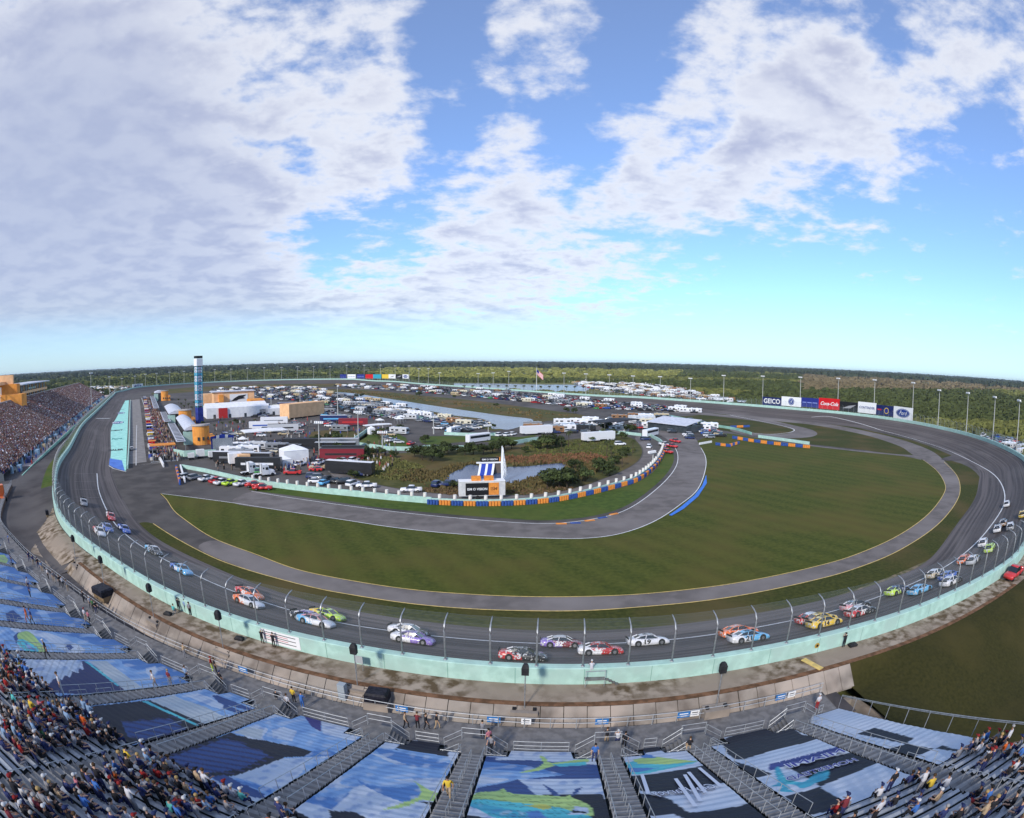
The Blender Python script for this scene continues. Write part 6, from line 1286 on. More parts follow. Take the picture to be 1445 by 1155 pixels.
# ---- mint inner walls
def wallpx(pts, h, mat, label, name='barrier_wall', w=.5, n=5, z=.05, cat='wall'):
    P = crom([at(x, y, 0) for x, y in pts], n, False) if n > 1 else [at(x, y, 0) for x, y in pts]
    A = offset(P, w/2, False); B = offset(P, -w/2, False); m_ = MB(); q = len(P)
    m_.v = [(a[0], a[1], z) for a in A]+[(a[0], a[1], z+h) for a in A]+[(b[0], b[1], z+h) for b in B]+[(b[0], b[1], z) for b in B]
    for i in range(q-1):
        for k in range(3): m_.f.append([k*q+i, k*q+i+1, (k+1)*q+i+1, (k+1)*q+i]); m_.m.append(0)
    m_.f += [[0, q, 2*q, 3*q], [q-1, 2*q-1, 3*q-1, 4*q-1]]; m_.m += [0, 0]
    return m_.obj(name, mat, label=label, cat=cat), P
_, PW1 = wallpx([(350,681),(365,685),(400,690),(450,696),(500,701),(560,707),(609,711)], 1.5, m_mint, 'long mint wall below the paddock with white barrels on top')
_, PW2 = wallpx([(609,711),(660,713),(700,713),(745,711),(784,707),(820,700),(849,693),(875,686),(894,680),(912,668),(925,655),(933,642),(936,632)], 1.3, m_mint, 'mint wall behind the blue and orange tyre barrier')
wallpx([(936,632),(932,625),(920,618),(908,611)], 1.3, m_mint, 'short mint wall beside the media coach'); wallpx([(519,609),(493,628),(549,636),(579,636.5),(605,634),(662,635)], 1.5, m_mint, 'mint wall round the garden and behind the big round trees', n=1)
wallpx([(718,628),(729,627),(745,624),(760,622)], 1.5, m_mint, 'short mint wall right of the fountain trees', n=1); wallpx([(560,586),(586,590),(612,596)], 1.3, m_mintfar, 'mint wall along the near lake shore lot', n=1); wallpx([(627,614),(660,615.5),(700,615)], 1.3, m_mint, 'mint wall along the lawn', n=1)
wallpx([(845,612),(880,613),(905,616)], 1.3, m_mint, 'mint wall on the reed bank edge', n=1); wallpx([(940,588),(970,594),(1000,601),(1035,607),(1060,614)], 1.3, m_mintfar, 'faded mint wall across the knoll'); wallpx([(1070,618),(1100,622),(1142,628)], 1.3, m_mint, 'mint wall with striped blocks at the hairpin', n=1)
wallpx([(245,642),(260,645),(305,643)], 2.2, m_mint, 'mint wall in front of the nearest garage', n=1); wallpx([(255,661),(261,682)], 1.2, m_wh, 'short white wall beside the striped blocks at pit exit', n=1); wallpx([(257,661),(290,667),(350,681)], 1.2, m_mint, 'thin mint wall behind the service vehicles', n=1); wallpx([(226,650),(231,660)], 1.3, m_wh, 'white end of the pit wall', n=1)
wallpx([(200,563),(210,592),(224,650)], 1.0, M('pit_wall_grey', (.4,.42,.42)), 'long low grey pit wall in front of the crews', n=1); wallpx([(184,566),(183,610),(181,650),(180,662)], 1.2, m_mint, 'curved mint pit wall beside the painted turf')
wallpx([(987,628),(1004,625)], .8, m_wh, 'short white barrier at the road course bend', n=1)
# white barrels on the walls
brm = MB().cyl(0, 0, 0, 1.0, .42, 10).mesh('barrel', [M('barrel_white', (.75,.72,.66), (.6,.58,.54), 2)])
def along(P, step, start=0):
    acc = 0; nxt = start
    for a, b in zip(P, P[1:]):
        L = math.hypot(b[0]-a[0], b[1]-a[1])
        while nxt <= acc+L: t = (nxt-acc)/L; yield (a[0]+(b[0]-a[0])*t, a[1]+(b[1]-a[1])*t, math.atan2(b[1]-a[1], b[0]-a[0])); nxt += step
        acc += L
for k, (X, Y, a) in enumerate(along(PW1, 3.3, 3)): link('barrel', brm, None, (X, Y, 1.56), 0, 'white barrel topping the mint wall below the paddock', 'barrel', 'white barrels on the long mint wall')
for k, (X, Y, a) in enumerate(along(PW2, 3.3 if k < 0 else 3.6, 2)): link('barrel', brm, None, (X, Y, 1.36), 0, 'white barrel topping the wall behind the tyre barrier', 'barrel', 'white barrels behind the tyre barrier')
# tyre barrier: alternating blue and orange bundles
def tyres(P, step, label, start=0, h=1.1, off=-.9, n_=4):
    Q = offset(P, off, False)
    for k, (X, Y, a) in enumerate(along(Q, step, start)):
        m_ = MB()
        for j in range(n_): m_.cyl((j-(n_-1)/2)*step*.96/n_, 0, 0, h, step*.46/n_, 9)
        c = 'blue' if k % 2 == 0 else 'orange'
        m_.obj('tyre_bundle', [m_blb, m_ora][k % 2], loc=(X, Y, .08), rz=a, label=c+' bundle of tyre stacks '+label, cat='tyre barrier', group='blue and orange tyre bundles '+label)
tyres(PW2, 2.9, 'in the curved row along the road course', .5)
hp = [at(x, y, 0) for x, y in [(1037,620),(1060,624),(1090,628),(1120,631),(1141,633)]]; tyres(hp, 3.4, 'in the straight row by the hairpin path', 0, 1.3, 0)
hp = [at(x, y, 0) for x, y in [(1013,629),(1028,631),(1042,627)]]; tyres(hp, 2.6, 'in the short bent row by the knoll', 0, 1.1, 0); hp = [at(x, y, 0) for x, y in [(1035,604),(1062,603)]]; tyres(hp, 4.5, 'inside the hairpin', 0, 1.1, 0)
hp = [at(x, y, 0) for x, y in [(249,663),(254,684)]]; tyres(hp, 3.0, 'stacked at the pit exit', 0, 1.2, 0)
for k, (x, y) in enumerate([(792,739.5),(812,738.5),(832,735),(850,731),(866,726)]):
    X, Y = at(x, y, .1); MB().box(-1.1, 1.1, -.35, .35, 0, .12).obj('kerb_block', [m_ora, m_blb][k % 2], loc=(X, Y, .1), rz=[0, -.0, .3, .4, .5][k], label=['orange','blue'][k % 2]+' kerb block on the inner road edge, '+['leftmost','second from left','middle one','second from right','rightmost'][k], cat='kerb', group='kerb blocks on the road course edge')
# ---- screen trailer, ramp, fountain
X1, Y1 = at(648, 706, 0); X2, Y2 = at(713, 704, 0); cx_, cy_ = (X1+X2)/2, (Y1+Y2)/2; an_ = math.atan2(Y2-Y1, X2-X1); LL = math.hypot(X2-X1, Y2-Y1); L_ = LL/2
st_ = thing('screen_trailer', 'white trailer carrying the big black and orange display board', 'trailer', (cx_, cy_, 0), an_)
MB().box(-L_, L_, 0, 2.6, .9, 4.4).obj('body', M('trailer_white', (.62,.62,.6), (.5,.5,.5), .8), st_); MB().box(-L_*.72, L_*.28, -.12, -.03, 1.1, 4.1).obj('display_board', m_bk, st_); MB().box(L_*.28, L_*.72, -.13, -.03, 1.1, 4.1).obj('orange_panel', m_ora, st_)
MB().box(-L_, L_, -.1, 2.7, 4.4, 4.55).obj('roof', m_wh, st_)
for x in (-L_*.5, -L_*.2): MB().tube([(x, -.1, .5), (x, .2, .5)], .5, 12).obj('wheel', m_tyre, st_)
for x in (-L_*.25, L_*.3): MB().box(x-1.1, x+1.1, .3, 1.6, 4.55, 5.6).obj('camera_stand', m_ora, st_)
def sign(me, parent, x, y, z, size_w, mat, name='lettering', ry=0):    # upright text in the XZ plane of its parent, facing -Y
    w = max(v.co.x for v in me.vertices)-min(v.co.x for v in me.vertices); k = size_w/w; return decal(me, lambda a, b: Vector((x+a*k, y, z+b*k)), mat, name, parent)
sign(textmesh('ISM O VISION', 1, bold=.02), st_, -L_*.22, -.15, 2.6, L_*.86, m_wh); sign(textmesh('ISM', 1, bold=.02), st_, L_*.5, -.16, 2.6, L_*.28, M('ink_dark_orange', (.25,.1,.03)))
X, Y = at(688, 672, 0); rp = thing('display_ramp', 'blue and white striped ramp with a black sign above the pond', 'ramp', (X, Y, 0), an_); rp.scale = (.85, 1, .74)
m_ = MB(); NR = 8
for k in range(NR+1):
    a = k/NR; y_ = 3.5*a; z_ = .2+4.0*a**1.6
    for j in range(8): m_.v.append((-3.6+5.4*j/7+1.3*a, y_, z_))
for k in range(NR):
    for j in range(7): m_.f.append([k*8+j, k*8+j+1, k*8+9+j, k*8+8+j]); m_.m.append(1 if j in (0, 3, 6) else 0)
m_.obj('ramp_deck', [m_blu, m_wh], rp); MB().box(-2.3, 6.0, 3.6, 3.9, -.1, 4.3).obj('back_panel', M('dull_brown', (.12,.1,.09)), rp); MB().box(-3.4, 5.8, 3.2, 3.6, 4.2, 4.8).obj('beam', m_wh, rp); MB().box(-2.0, 4.6, 3.3, 3.6, 4.9, 6.6).obj('sign_board', m_bk, rp); MB().box(4.6, 5.0, 3.3, 3.6, 4.9, 6.6).obj('sign_edge', m_ora, rp)
sign(textmesh('ISM O VISION', 1, bold=.02), rp, 1.3, 3.25, 5.75, 5.4, m_wh)
X, Y = at(709, 680, 0); X2, Y2 = X, Y; ztop = 33+ray(707, 630)[2]/math.hypot(*ray(707, 630)[:2])*math.hypot(X, Y)
fm = bpy.data.materials.new('spray'); fm.use_nodes = True; b = fm.node_tree.nodes['Principled BSDF']; b.inputs['Base Color'].default_value = (.95,.96,.97,1); b.inputs['Alpha'].default_value = .8; b.inputs['Roughness'].default_value = .6
m_ = MB(); m_.tube([(0, 0, .1), (0, 0, ztop*.5), (-.1, 0, ztop)], [.35, .45, .12], 8, 0)
for k in range(60):
    z = random.uniform(.2, .95)*ztop; r = (1-z/ztop)*1.6*random.random(); m_.tube([(r+.1, random.uniform(-.4, .4), z), (r+.2, random.uniform(-.4, .4), z-1.2)], [.09, .05], 4, 0)
m_.obj('fountain_jet', fm, loc=(X, Y, .1), label='tall white water jet rising from the pond beside the ramp', cat='fountain')
# ---- billboards along the back straight
def board(xa, xb, ya, yb, d, bg_, label, txt=None, tc_=None, parts=None, name='billboard', legs=True):
    ym = (ya+yb)/2
    def hit(x):
        best = None
        for i in range(0, NW):
            (X, Y, _), w, a = on(i, d)
            if Y < 60: continue
            p = px(X, Y, 5)
            if best is None or abs(p[0]-x)+abs(p[1]-ym)*.1 < best[0]: best = (abs(p[0]-x)+abs(p[1]-ym)*.1, X, Y)
        return best[1:]
    A = hit(xa); B_ = hit(xb); D = math.hypot((A[0]+B_[0])/2, (A[1]+B_[1])/2); r0 = ray((xa+xb)/2, ya); r1 = ray((xa+xb)/2, yb); z1 = 33+r0[2]/math.hypot(*r0[:2])*D; z0 = 33+r1[2]/math.hypot(*r1[:2])*D
    L = math.hypot(B_[0]-A[0], B_[1]-A[1]); g = thing(name, label, 'billboard', ((A[0]+B_[0])/2, (A[1]+B_[1])/2, 0), math.atan2(B_[1]-A[1], B_[0]-A[0]), 'billboards behind the outer wall')
    MB().box(-L/2, L/2, 0, .4, z0, z1).obj('panel', bg_, g)
    for k in (-.4, 0, .4): MB().box(L*k-.15, L*k+.15, .1, .3, -.1, z0).obj('leg', m_steel, g)
    if parts: parts(g, L, z0, z1)
    if txt: sign(textmesh(txt, 1, bold=.02), g, 0, -.06, (z0+z1)/2, L*.85, tc_)
    return g
m_geo = M('board_navy', (.012,.02,.1)); m_cok = M('board_red', (.55,.01,.015)); m_bb = M('board_blue', (.02,.03,.2)); m_ink2 = M('ink_blue_dark', (.02,.05,.22)); m_teal = M('board_teal', (.03,.3,.4)); m_yel = M('board_yellow', (.7,.48,.05))
def oval(g, x, z, rx, rz, mat, y=-.05, n=28, name='oval'):
    m_ = MB(); m_.add([(x+rx*math.cos(k*2*math.pi/n), y, z+rz*math.sin(k*2*math.pi/n)) for k in range(n)], [tuple(range(n))]); return m_.obj(name, mat, g)
board(1077, 1103, 561, 572.6, -6, m_geo, 'navy billboard reading GEICO'.replace('GEICO', 'five white capitals'), 'GEICO', m_wh)
def kro(g, L, a, b): oval(g, 0, (a+b)/2, (b-a)*.38, (b-a)*.38, m_ink2); oval(g, 0, (a+b)/2, (b-a)*.31, (b-a)*.31, m_wh, -.07); oval(g, 0, (a+b)/2, (b-a)*.28, (b-a)*.28, m_ink2, -.09); sign(textmesh('K', 1, shear=.3), g, 0, -.11, (a+b)/2, (b-a)*.25, m_wh)
board(1103.5, 1129.5, 560.5, 573.7, -6, m_wh, 'white billboard with a round blue emblem', parts=kro)
def lines(g, L, a, b):
    for k, (x0, x1) in enumerate(((-.42, -.2), (-.15, .1), (.15, .42))): MB().box(x0*L, x1*L, -.06, -.02, a+(b-a)*.45, a+(b-a)*.55).obj('lettering', M('ink_lightblue', (.2,.25,.55)), g)
board(1130, 1155.5, 562, 575, -6, m_bb, 'dark blue billboard left of the red one', parts=lines)
board(1156, 1182.5, 562.5, 578, -6, m_cok, 'red billboard with white script lettering', parts=lambda g, L, a, b: sign(textmesh('Coca-Cola', 1, shear=.35, bold=.02), g, 0, -.06, (a+b)/2, L*.85, m_wh))
def swish(g, L, a, b):
    m_ = MB(); m_.add([(-L*.35, -.06, a+(b-a)*.3), (L*.1, -.06, a+(b-a)*.35), (L*.4, -.06, a+(b-a)*.75), (0, -.06, a+(b-a)*.6)], [(0,1,2,3)]); m_.obj('flash', M('flash_grey', (.3,.3,.32)), g)
board(1183, 1208.6, 567.5, 581, -6, m_bk, 'black billboard with a pale flash between red and white ones', parts=swish)
board(1209, 1235, 568, 583.5, -6, m_wh, 'white billboard with one dark capital word', 'CONTENDER', m_ink2)
def disc(g, L, a, b): oval(g, L*.1, (a+b)/2, (b-a)*.3, (b-a)*.3, m_yel); oval(g, L*.1, (a+b)/2, (b-a)*.24, (b-a)*.24, m_bb, -.08); MB().box(-L*.42, -L*.2, -.06, -.02, a+(b-a)*.5, a+(b-a)*.62).obj('stripe', m_cok, g)
board(1235.5, 1260, 572.5, 587, -6, m_geo, 'navy billboard with a gold ringed disc', parts=disc)
def ford(g, L, a, b): oval(g, 0, (a+b)/2, L*.36, (b-a)*.36, m_ink2); oval(g, 0, (a+b)/2, L*.34, (b-a)*.32, m_wh, -.07); oval(g, 0, (a+b)/2, L*.33, (b-a)*.3, m_ink2, -.09); sign(textmesh('Ford', 1, shear=.3), g, 0, -.11, (a+b)/2, L*.4, m_wh)
board(1260.5, 1286, 574.7, 592, -6, m_wh, 'white billboard with a large blue oval, last of the right hand row', parts=ford)
board(186.8, 201.3, 542, 548, -8, m_wh, 'white billboard with a blue oval beyond the far left bend', parts=ford)
for (a, b, mt, lb, fn) in [(480,489,m_bb,'dark blue billboard, first at the left of the far row',None),(489.7,502.4,m_wh,'white billboard with pale blue, second of the far row',lines),(502.8,515,m_bb,'blue billboard, third of the far row',lines),(516,526.7,m_cok,'red billboard in the far row',None),(527,538,m_teal,'teal and blue billboard in the far row',None),(539,548.5,m_yel,'yellow billboard in the far row',None),(548.9,558,m_wh,'grey white billboard in the far row',swish),(558.4,568,m_bk,'black billboard in the far row',swish),(568.4,576.4,m_wh,'white billboard with a blue oval at the end of the far row',ford)]:
    board(a, b, 528.6, 534.5, -8, mt, lb, parts=fn)
# ---- logos painted on the island turf
def turf(x, y, w, txt, mat, oval_=False, lb=''):
    X, Y = at(x, y, 0); g = thing('painted_logo', lb, 'painted logo', (X, Y, .16), ANG_T-math.pi/2+math.pi*0)
    if oval_:
        m_ = MB(); m_.add([(w*.5*math.cos(k*math.pi/12), w*.9*math.sin(k*math.pi/12), .01) for k in range(24)], [tuple(range(24))]); m_.obj('oval', mat, g)
        m_ = MB(); m_.add([(w*.4*math.cos(k*math.pi/12), w*.74*math.sin(k*math.pi/12), .02) for k in range(24)], [tuple(range(24))]); m_.obj('ring', m_wh, g)
        m_ = MB(); m_.add([(w*.36*math.cos(k*math.pi/12), w*.68*math.sin(k*math.pi/12), .03) for k in range(24)], [tuple(range(24))]); m_.obj('field', mat, g)
    t = textmesh(txt, 1, bold=.03); ww = max(v.co.x for v in t.vertices)*2; k = w*.8/ww; decal(t, lambda a, b: Vector((a*k, b*k*2.6, .04)), m_wh if oval_ else mat, 'lettering', g)
turf(161, 636, 11, 'DEALER', m_bk, lb='black lettering at the near end of the painted turf'); turf(165, 620, 7, 'Ford', M('pale_green_ink', (.1,.35,.3)), lb='faint lettering on the painted turf'); turf(165, 608, 9, 'NEXT', m_bk, lb='short black lettering in the middle of the painted turf'); turf(166, 597, 9, 'Ford', m_ink2, True, 'larger blue oval painted on the turf'); turf(170, 583.5, 8, 'Ford', m_ink2, True, 'smaller blue oval painted farther up the turf'); turf(171, 578.5, 8, 'NEXT', m_bk, lb='black lettering beyond the smaller oval'); turf(173, 570, 8, 'FIRST', m_bk, lb='black lettering at the far end of the painted turf')
# ---- light poles round the oval
def lpole(X, Y, h, label, grp):
    o = thing('light_pole', label, 'light pole', (X, Y, 0), math.atan2(-Y+300, -X-50), grp)
    link('pole', POLE, o).scale = (1, 1, h/27); k = link('lamp_bank', LAMP, o, (0, 0, h)); return o
POLE = MB().tube([(0, 0, 0), (0, 0, 27)], [.32, .16], 6).mesh('pole', [M('pole_concrete', (.42,.42,.4))]); lm = MB(); lm.box(-.3, .3, -1.9, 1.9, -.1, .1, 0)
for k in range(5): lm.box(.1, .8, -1.8+k*.8, -1.3+k*.8, .1, .8, 1)
LAMP = lm.mesh('lamp_bank', [m_steel, m_wh])
LP = [(128,527.6),(154,532.6),(172,535),(190.4,531.4),(205,529),(221,527.4),(239,526),(259.7,524.6),(303,522.4),(325.8,521.6),(349,520.5),(372.7,519.7),(397.2,519),(419.6,518),(442.5,518),(465.7,518),(489.3,516),(513.8,516),(536.7,516),(557.6,517),(577.3,517),(591,521),(604.4,521),(620.4,530),(674.7,528),(696,527),(718,525),(796,527.4),(827,528.6),(860,530),(893.5,531.6),(931.8,532.6),(974.7,535),(1021.7,531),(1076.9,532),(1130,533.6),(1183.4,535.3),(1234.7,537.4),(1289.3,541.5),(1326,552),(1366.5,556),(1404.5,562),(1439,567)]
LOOPP = [on(i, -9)[0] for i in range(NW)]
for n_, (x, yt) in enumerate(LP):
    best = None
    for (X, Y, _) in LOOPP:
        if Y < 60 or (x > 1320 and Y > 330) or (x > 700 and x < 1320 and Y < 200): continue
        p = px(X, Y, 4); e = abs(p[0]-x)+abs(p[1]-550)*.02
        if p[1] < 500 or p[1] > 660: continue
        if best is None or e < best[0]: best = (e, X, Y)
    _, X, Y = best; D = math.hypot(X, Y); r = ray(x, yt); s = D/math.hypot(r[0], r[1]); h = max(18, min(34, 33+r[2]*s)); X, Y = r[0]*s, r[1]*s
    seg = 'beyond the far left bend' if x < 260 else ('along the far turn' if x < 620 else ('behind the back straight' if x < 1000 else 'beside the right hand billboards and fence'))
    lpole(X, Y, h, 'tall light pole with a bank of lamps %s' % seg, 'light poles %s' % seg)
for (x, yb, yt, lb) in [(451,642,598,'slim light pole by the round trees'),(506,628,583,'slim light pole at the garden corner'),(540,640,612,'slim light pole in front of the walled garden'),(612,613,590,'thick white pole by the lawn'),(477,596,546,'tall thin pole in the middle of the lot'),(424,585,548,'thin pole in the far lot'),(383,582,550,'thin pole above the white halls'),(689,617,602,'short pole by the coach'),(921,655,640,'short camera pole on the loop road bend')]:
    X, Y = at(x, yb, 0); D = math.hypot(X, Y); r = ray(x, yt); h = 33+r[2]/math.hypot(r[0], r[1])*D; lpole(X, Y, h, lb, None)
# flag
X, Y = at(757, 556, 0); D = math.hypot(X, Y); r = ray(757, 521); h = 33+r[2]/math.hypot(r[0], r[1])*D; fl = thing('flagpole', 'tall flagpole flying a large striped national flag beyond the back straight', 'flagpole', (X, Y, 0))
MB().tube([(0, 0, 0), (0, 0, h+2)], [.3, .15], 6).obj('pole', m_wh, fl); m_ = MB()
for j in range(8):
    for k in range(13): 
        x0, x1 = j*.85, (j+1)*.85; f_ = lambda x: -x*.9; w_ = lambda x: math.sin(x*.7)*.8
        m_.add([(x0, w_(x0), h-k*.42+f_(x0)), (x1, w_(x1), h-k*.42+f_(x1)), (x1, w_(x1), h-(k+1)*.42+f_(x1)), (x0, w_(x0), h-(k+1)*.42+f_(x0))], [(0,1,2,3)], 2 if (j < 3 and k < 7) else k % 2)
m_.obj('flag', [m_cok, m_wh, m_bb], fl)
# ---- things on the berm: speaker masts, covered boxes, platform, banner, hatch
SPK = [(740,1003,'speaker mast on its concrete block straight below the middle of the track'),(505,972,'speaker mast beside the grey cabinet and black box'),(1010,1000,'speaker mast on its concrete block toward the right end'),(316,920,'speaker mast on the left slope below the photographers'),(218,877,'speaker mast in front of the gap in the wall'),(148,832,'speaker mast farther up the left slope'),(108,798,'highest speaker mast at the left end of the slope')]
for (x, y, lb) in SPK:
    X, Y = at(x, y, 4.6); i, d = idx_of(X, Y); a = on(i, 0)[2]; g = thing('speaker_mast', lb, 'loudspeaker', (X, Y, 4.0), a, 'loudspeaker masts on the slope')
    MB().box(-1.15, 1.15, -.6, .55, -.4, .75).obj('concrete_block', m_conc, g)
    for s in (-1, 1): MB().box(s*.85-.15, s*.85+.15, -.2, .1, .75, .95).obj('clamp', m_bk, g)
    MB().tube([(0, 0, .7), (0, .25, 4.4)], .05, 6).obj('mast', m_steel, g); s_ = MB(); s_.loft([[(x_*w_, .25+y_*w_, z_) for x_, y_ in ((-.3,-.26),(.3,-.26),(.24,.26),(-.24,.26))] for w_, z_ in ((1, 4.3), (1.05, 5.0), (.6, 5.3))]); s_.obj('speaker', m_dark, g)
for (x, y, lb, w) in [(146,840,'black tarpaulined crate on the left slope',1.5),(533,990,'black tarpaulined crate on its plinth beside the speaker mast',1.0),(67,728,'black covered drum near the plaza edge',.5)]:
    X, Y = at(x, y, 4.4); i, d = idx_of(X, Y); g = thing('covered_crate', lb, 'crate', (X, Y, 3.9), on(i, 0)[2]+.1); m_ = MB(); m_.loft([[(x_*w*k, y_*w*k*.7, z) for x_, y_ in ((-1,-1),(1,-1),(1.05,1),(-.95,1))] for k, z in ((1.02, .75), (1, 1.5), (.86, 1.7))]); m_.obj('cover', M('black_cover', (.008,.009,.014), (.02,.02,.03), 3, .5, bump=.8), g)
    if w == 1.0: MB().box(-1.1, 1.1, -.9, .8, -.6, .75).obj('plinth', m_conc, g)
    else: MB().box(-w, w, -w*.6, w*.6, 0, .75).obj('pallet', M('pallet_wood', (.2,.14,.08)), g)
X, Y = at(484, 979, 4.4); MB().box(-.35, .35, -.3, .3, -.2, 1.5).obj('utility_cabinet', M('cabinet_grey', (.3,.34,.37)), loc=(X, Y, 4.0), rz=-.2, label='grey electrical cabinet on the concrete slope', cat='cabinet')
X, Y = at(508, 946, 5); g = thing('notice_board', 'small grey board on two posts standing before the mint wall', 'sign', (X, Y, 5.0), -.2); MB().box(-.42, .42, -.03, .03, .8, 1.6).obj('panel', M('grey_panel', (.35,.37,.37)), g); MB().box(-.35, -.3, -.02, .02, 0, .8).obj('post', m_steel, g); MB().box(.3, .35, -.02, .02, 0, .8).obj('post', m_steel, g)
i0 = idx_of(*at(372, 906, 5))[0]; i1 = idx_of(*at(424, 921, 5))[0]; bn = MB(); V4 = []
for k in range(9):
    i = i0+(i1-i0)*k/8; (x, y, _), w, a = on(i, -.03); V4 += [(x, y, w+.15), (x, y, w+WH-.1)]
bn.add(V4, [(2*k, 2*k+2, 2*k+3, 2*k+1) for k in range(8)]); bo = bn.obj('wall_banner', m_wh, label='white safety notice banner with fine lettering on the mint wall', cat='banner')
m_pk = M('ink_pink', (.55,.2,.22))
for r in range(5):
    l_ = MB(); V4 = []
    for k in range(7):
        i = i0+(i1-i0)*(.06+(.84-(r % 2)*.2)*k/6); (x, y, _), w, a = on(i, -.045); V4 += [(x, y, w+.45+r*.22), (x, y, w+.53+r*.22)]
    l_.add(V4, [(2*k, 2*k+2, 2*k+3, 2*k+1) for k in range(6)]); l_.obj('lettering', m_pk if r % 2 else m_numk, bo)
X, Y = at(838, 966, 5); g = thing('flag_platform', 'steel marshal platform with steps against the mint wall', 'platform', (X, Y, 5.0), 0); MB().box(-.9, .9, -.5, .5, .75, .82).obj('deck', m_step, g)
for x in (-.85, .85):
    for y in (-.45, .45): MB().cyl(x, y, 0, 1.8 if y < 0 or x > 0 else .8, .03, 5).obj('post', m_alu, g)
MB().box(-.85, .85, -.47, -.43, 1.72, 1.78).obj('rail', m_alu, g); s_ = MB()
for k in range(4): s_.box(.95+k*.3, 1.25+k*.3, -.4, .4, .6-k*.18, .66-k*.18)
s_.obj('steps', m_step, g)
person('lean', (X-.3, Y+.1, 5.82), math.pi/2, 'white', 'track marshal in white helmet leaning on the platform at the wall', None, 'white', 'white', skin=0)
X, Y = at(1146, 938, 5); ya = MB(); ya.box(-.35, .35, -1.3, 1.3, .0, .05); ya.obj('yellow_ramp', m_yellow, loc=(X, Y, 5.03), rz=.35, label='yellow cable ramp laid across the dirt berm', cat='ramp')
X, Y = at(1146, 918, 5); g = thing('wall_hatch', 'round gold hatch on the mint wall', 'hatch'); i, d = idx_of(X, Y); (x, y, _), w, a = on(i, -.04); m_ = MB(); m_.tube([(x, y, w+.9), (x+math.sin(a)*.05, y-math.cos(a)*.05, w+.9)], .3, 14); m_.obj('disc', M('gold', (.4,.25,.05)), g); m_ = MB(); m_.tube([(x+math.sin(a)*.05, y-math.cos(a)*.05, w+.9), (x+math.sin(a)*.08, y-math.cos(a)*.08, w+.9)], .15, 10); m_.obj('boss', m_bk, g)
for (x, y, lb) in [(1203,912,'black kit bag lying by the wall right of the photographer'),(237,868,'black kit bag by the wall gap'),(338,903,'small black kit bag at the wall on the left')]:
    X, Y = at(x, y, 5); m_ = MB(); m_.loft([[(x_*k*.5, y_*k*.28, z) for x_, y_ in ((-1,-1),(1,-1),(1,1),(-1,1))] for k, z in ((1, 0), (1.05, .25), (.6, .42))]); m_.obj('kit_bag', m_dark, loc=(X, Y, 5.0), label=lb, cat='bag')

P_ = [at(x, y, 2.2)+(2.2,) for x, y in [(1156,987),(1180,990),(1203,984),(1230,1002),(1258,1024)]]
m_ = MB()
for a, b in zip(P_, P_[1:]):
    d = Vector((b[0]-a[0], b[1]-a[1])).normalized(); q = (-d.y*.3, d.x*.3); m_.add([(a[0]-q[0], a[1]-q[1], -.1), (b[0]-q[0], b[1]-q[1], -.1), (b[0]+q[0], b[1]+q[1], -.1), (a[0]+q[0], a[1]+q[1], -.1), (a[0]-q[0], a[1]-q[1], 2.2), (b[0]-q[0], b[1]-q[1], 2.2), (b[0]+q[0], b[1]+q[1], 2.2), (a[0]+q[0], a[1]+q[1], 2.2)], [(3,2,1,0),(4,5,6,7),(0,1,5,4),(1,2,6,5),(2,3,7,6),(3,0,4,7)])
m_.obj('retaining_wall', m_conc, label='low stained concrete retaining wall at the corner of the checkered stand end', cat='wall')
# ------------------------------------------------------------------ trees
m_leaf = MA('foliage', 'col', .8, 'GEOMETRY'); m_bark = M('bark', (.09,.065,.045), (.05,.04,.03), 2, .95)
def leaves(blobs, n, size, base, seed):
    R = np.random.RandomState(seed); V = []; Fq = []; C = []
    tot = sum(b[3] for b in blobs)
    for (cx, cy, cz, w, rx, rz, tone) in blobs:
        for k in range(int(n*w/tot)):
            d = R.normal(size=3); d /= np.linalg.norm(d); r = R.uniform(.55, 1.05)**.6; p = np.array((cx, cy, cz))+d*r*np.array((rx, rx, rz))
            a = R.normal(size=3); a /= np.linalg.norm(a); b = np.cross(a, d); b /= (np.linalg.norm(b)+1e-6); s = size*R.uniform(.6, 1.3)
            o = len(V); V += [tuple(p-a*s-b*s*.6), tuple(p+a*s-b*s*.5), tuple(p+a*s*.8+b*s*.6), tuple(p-a*s*.7+b*s*.7)]; Fq.append((o, o+1, o+2, o+3)); c = np.array(base)*tone*R.uniform(.7, 1.3); C += [tuple(c)+(1,)]*4
    return V, Fq, C
def crown_me(name, V, Fq, C):
    me = bpy.data.meshes.new(name); me.from_pydata(V, [], Fq); ca = me.color_attributes.new('col', 'FLOAT_COLOR', 'POINT'); ca.data.foreach_set('color', np.array(C, np.float32).ravel()); me.materials.append(m_leaf); return me
def tree_tpl(seed, h, r, base=(.045,.06,.02), n=900):
    R = random.Random(seed); bl = []
    for k in range(9): a = R.uniform(0, 6.28); q = R.uniform(.2, .75)*r; bl.append((q*math.cos(a), q*math.sin(a), h*R.uniform(.45, .85), 1, r*R.uniform(.3, .5), h*R.uniform(.13, .22), R.choice((.7, 1, 1.5))))
    cr = crown_me('crown', *leaves(bl, n, r*.075, base, seed)); t = MB(); t.tube([(0, 0, 0), (.1, 0, h*.3), (0, .1, h*.55)], [h*.035, h*.026, h*.015], 7)
    for k in range(4): a = k*1.6+seed; t.tube([(.05, 0, h*.3), (math.cos(a)*r*.5, math.sin(a)*r*.5, h*.62)], [h*.016, h*.006], 5)
    return cr, t.mesh('trunk', [m_bark])
TT = [tree_tpl(s, 6, 4.2) for s in (1, 2, 3)]
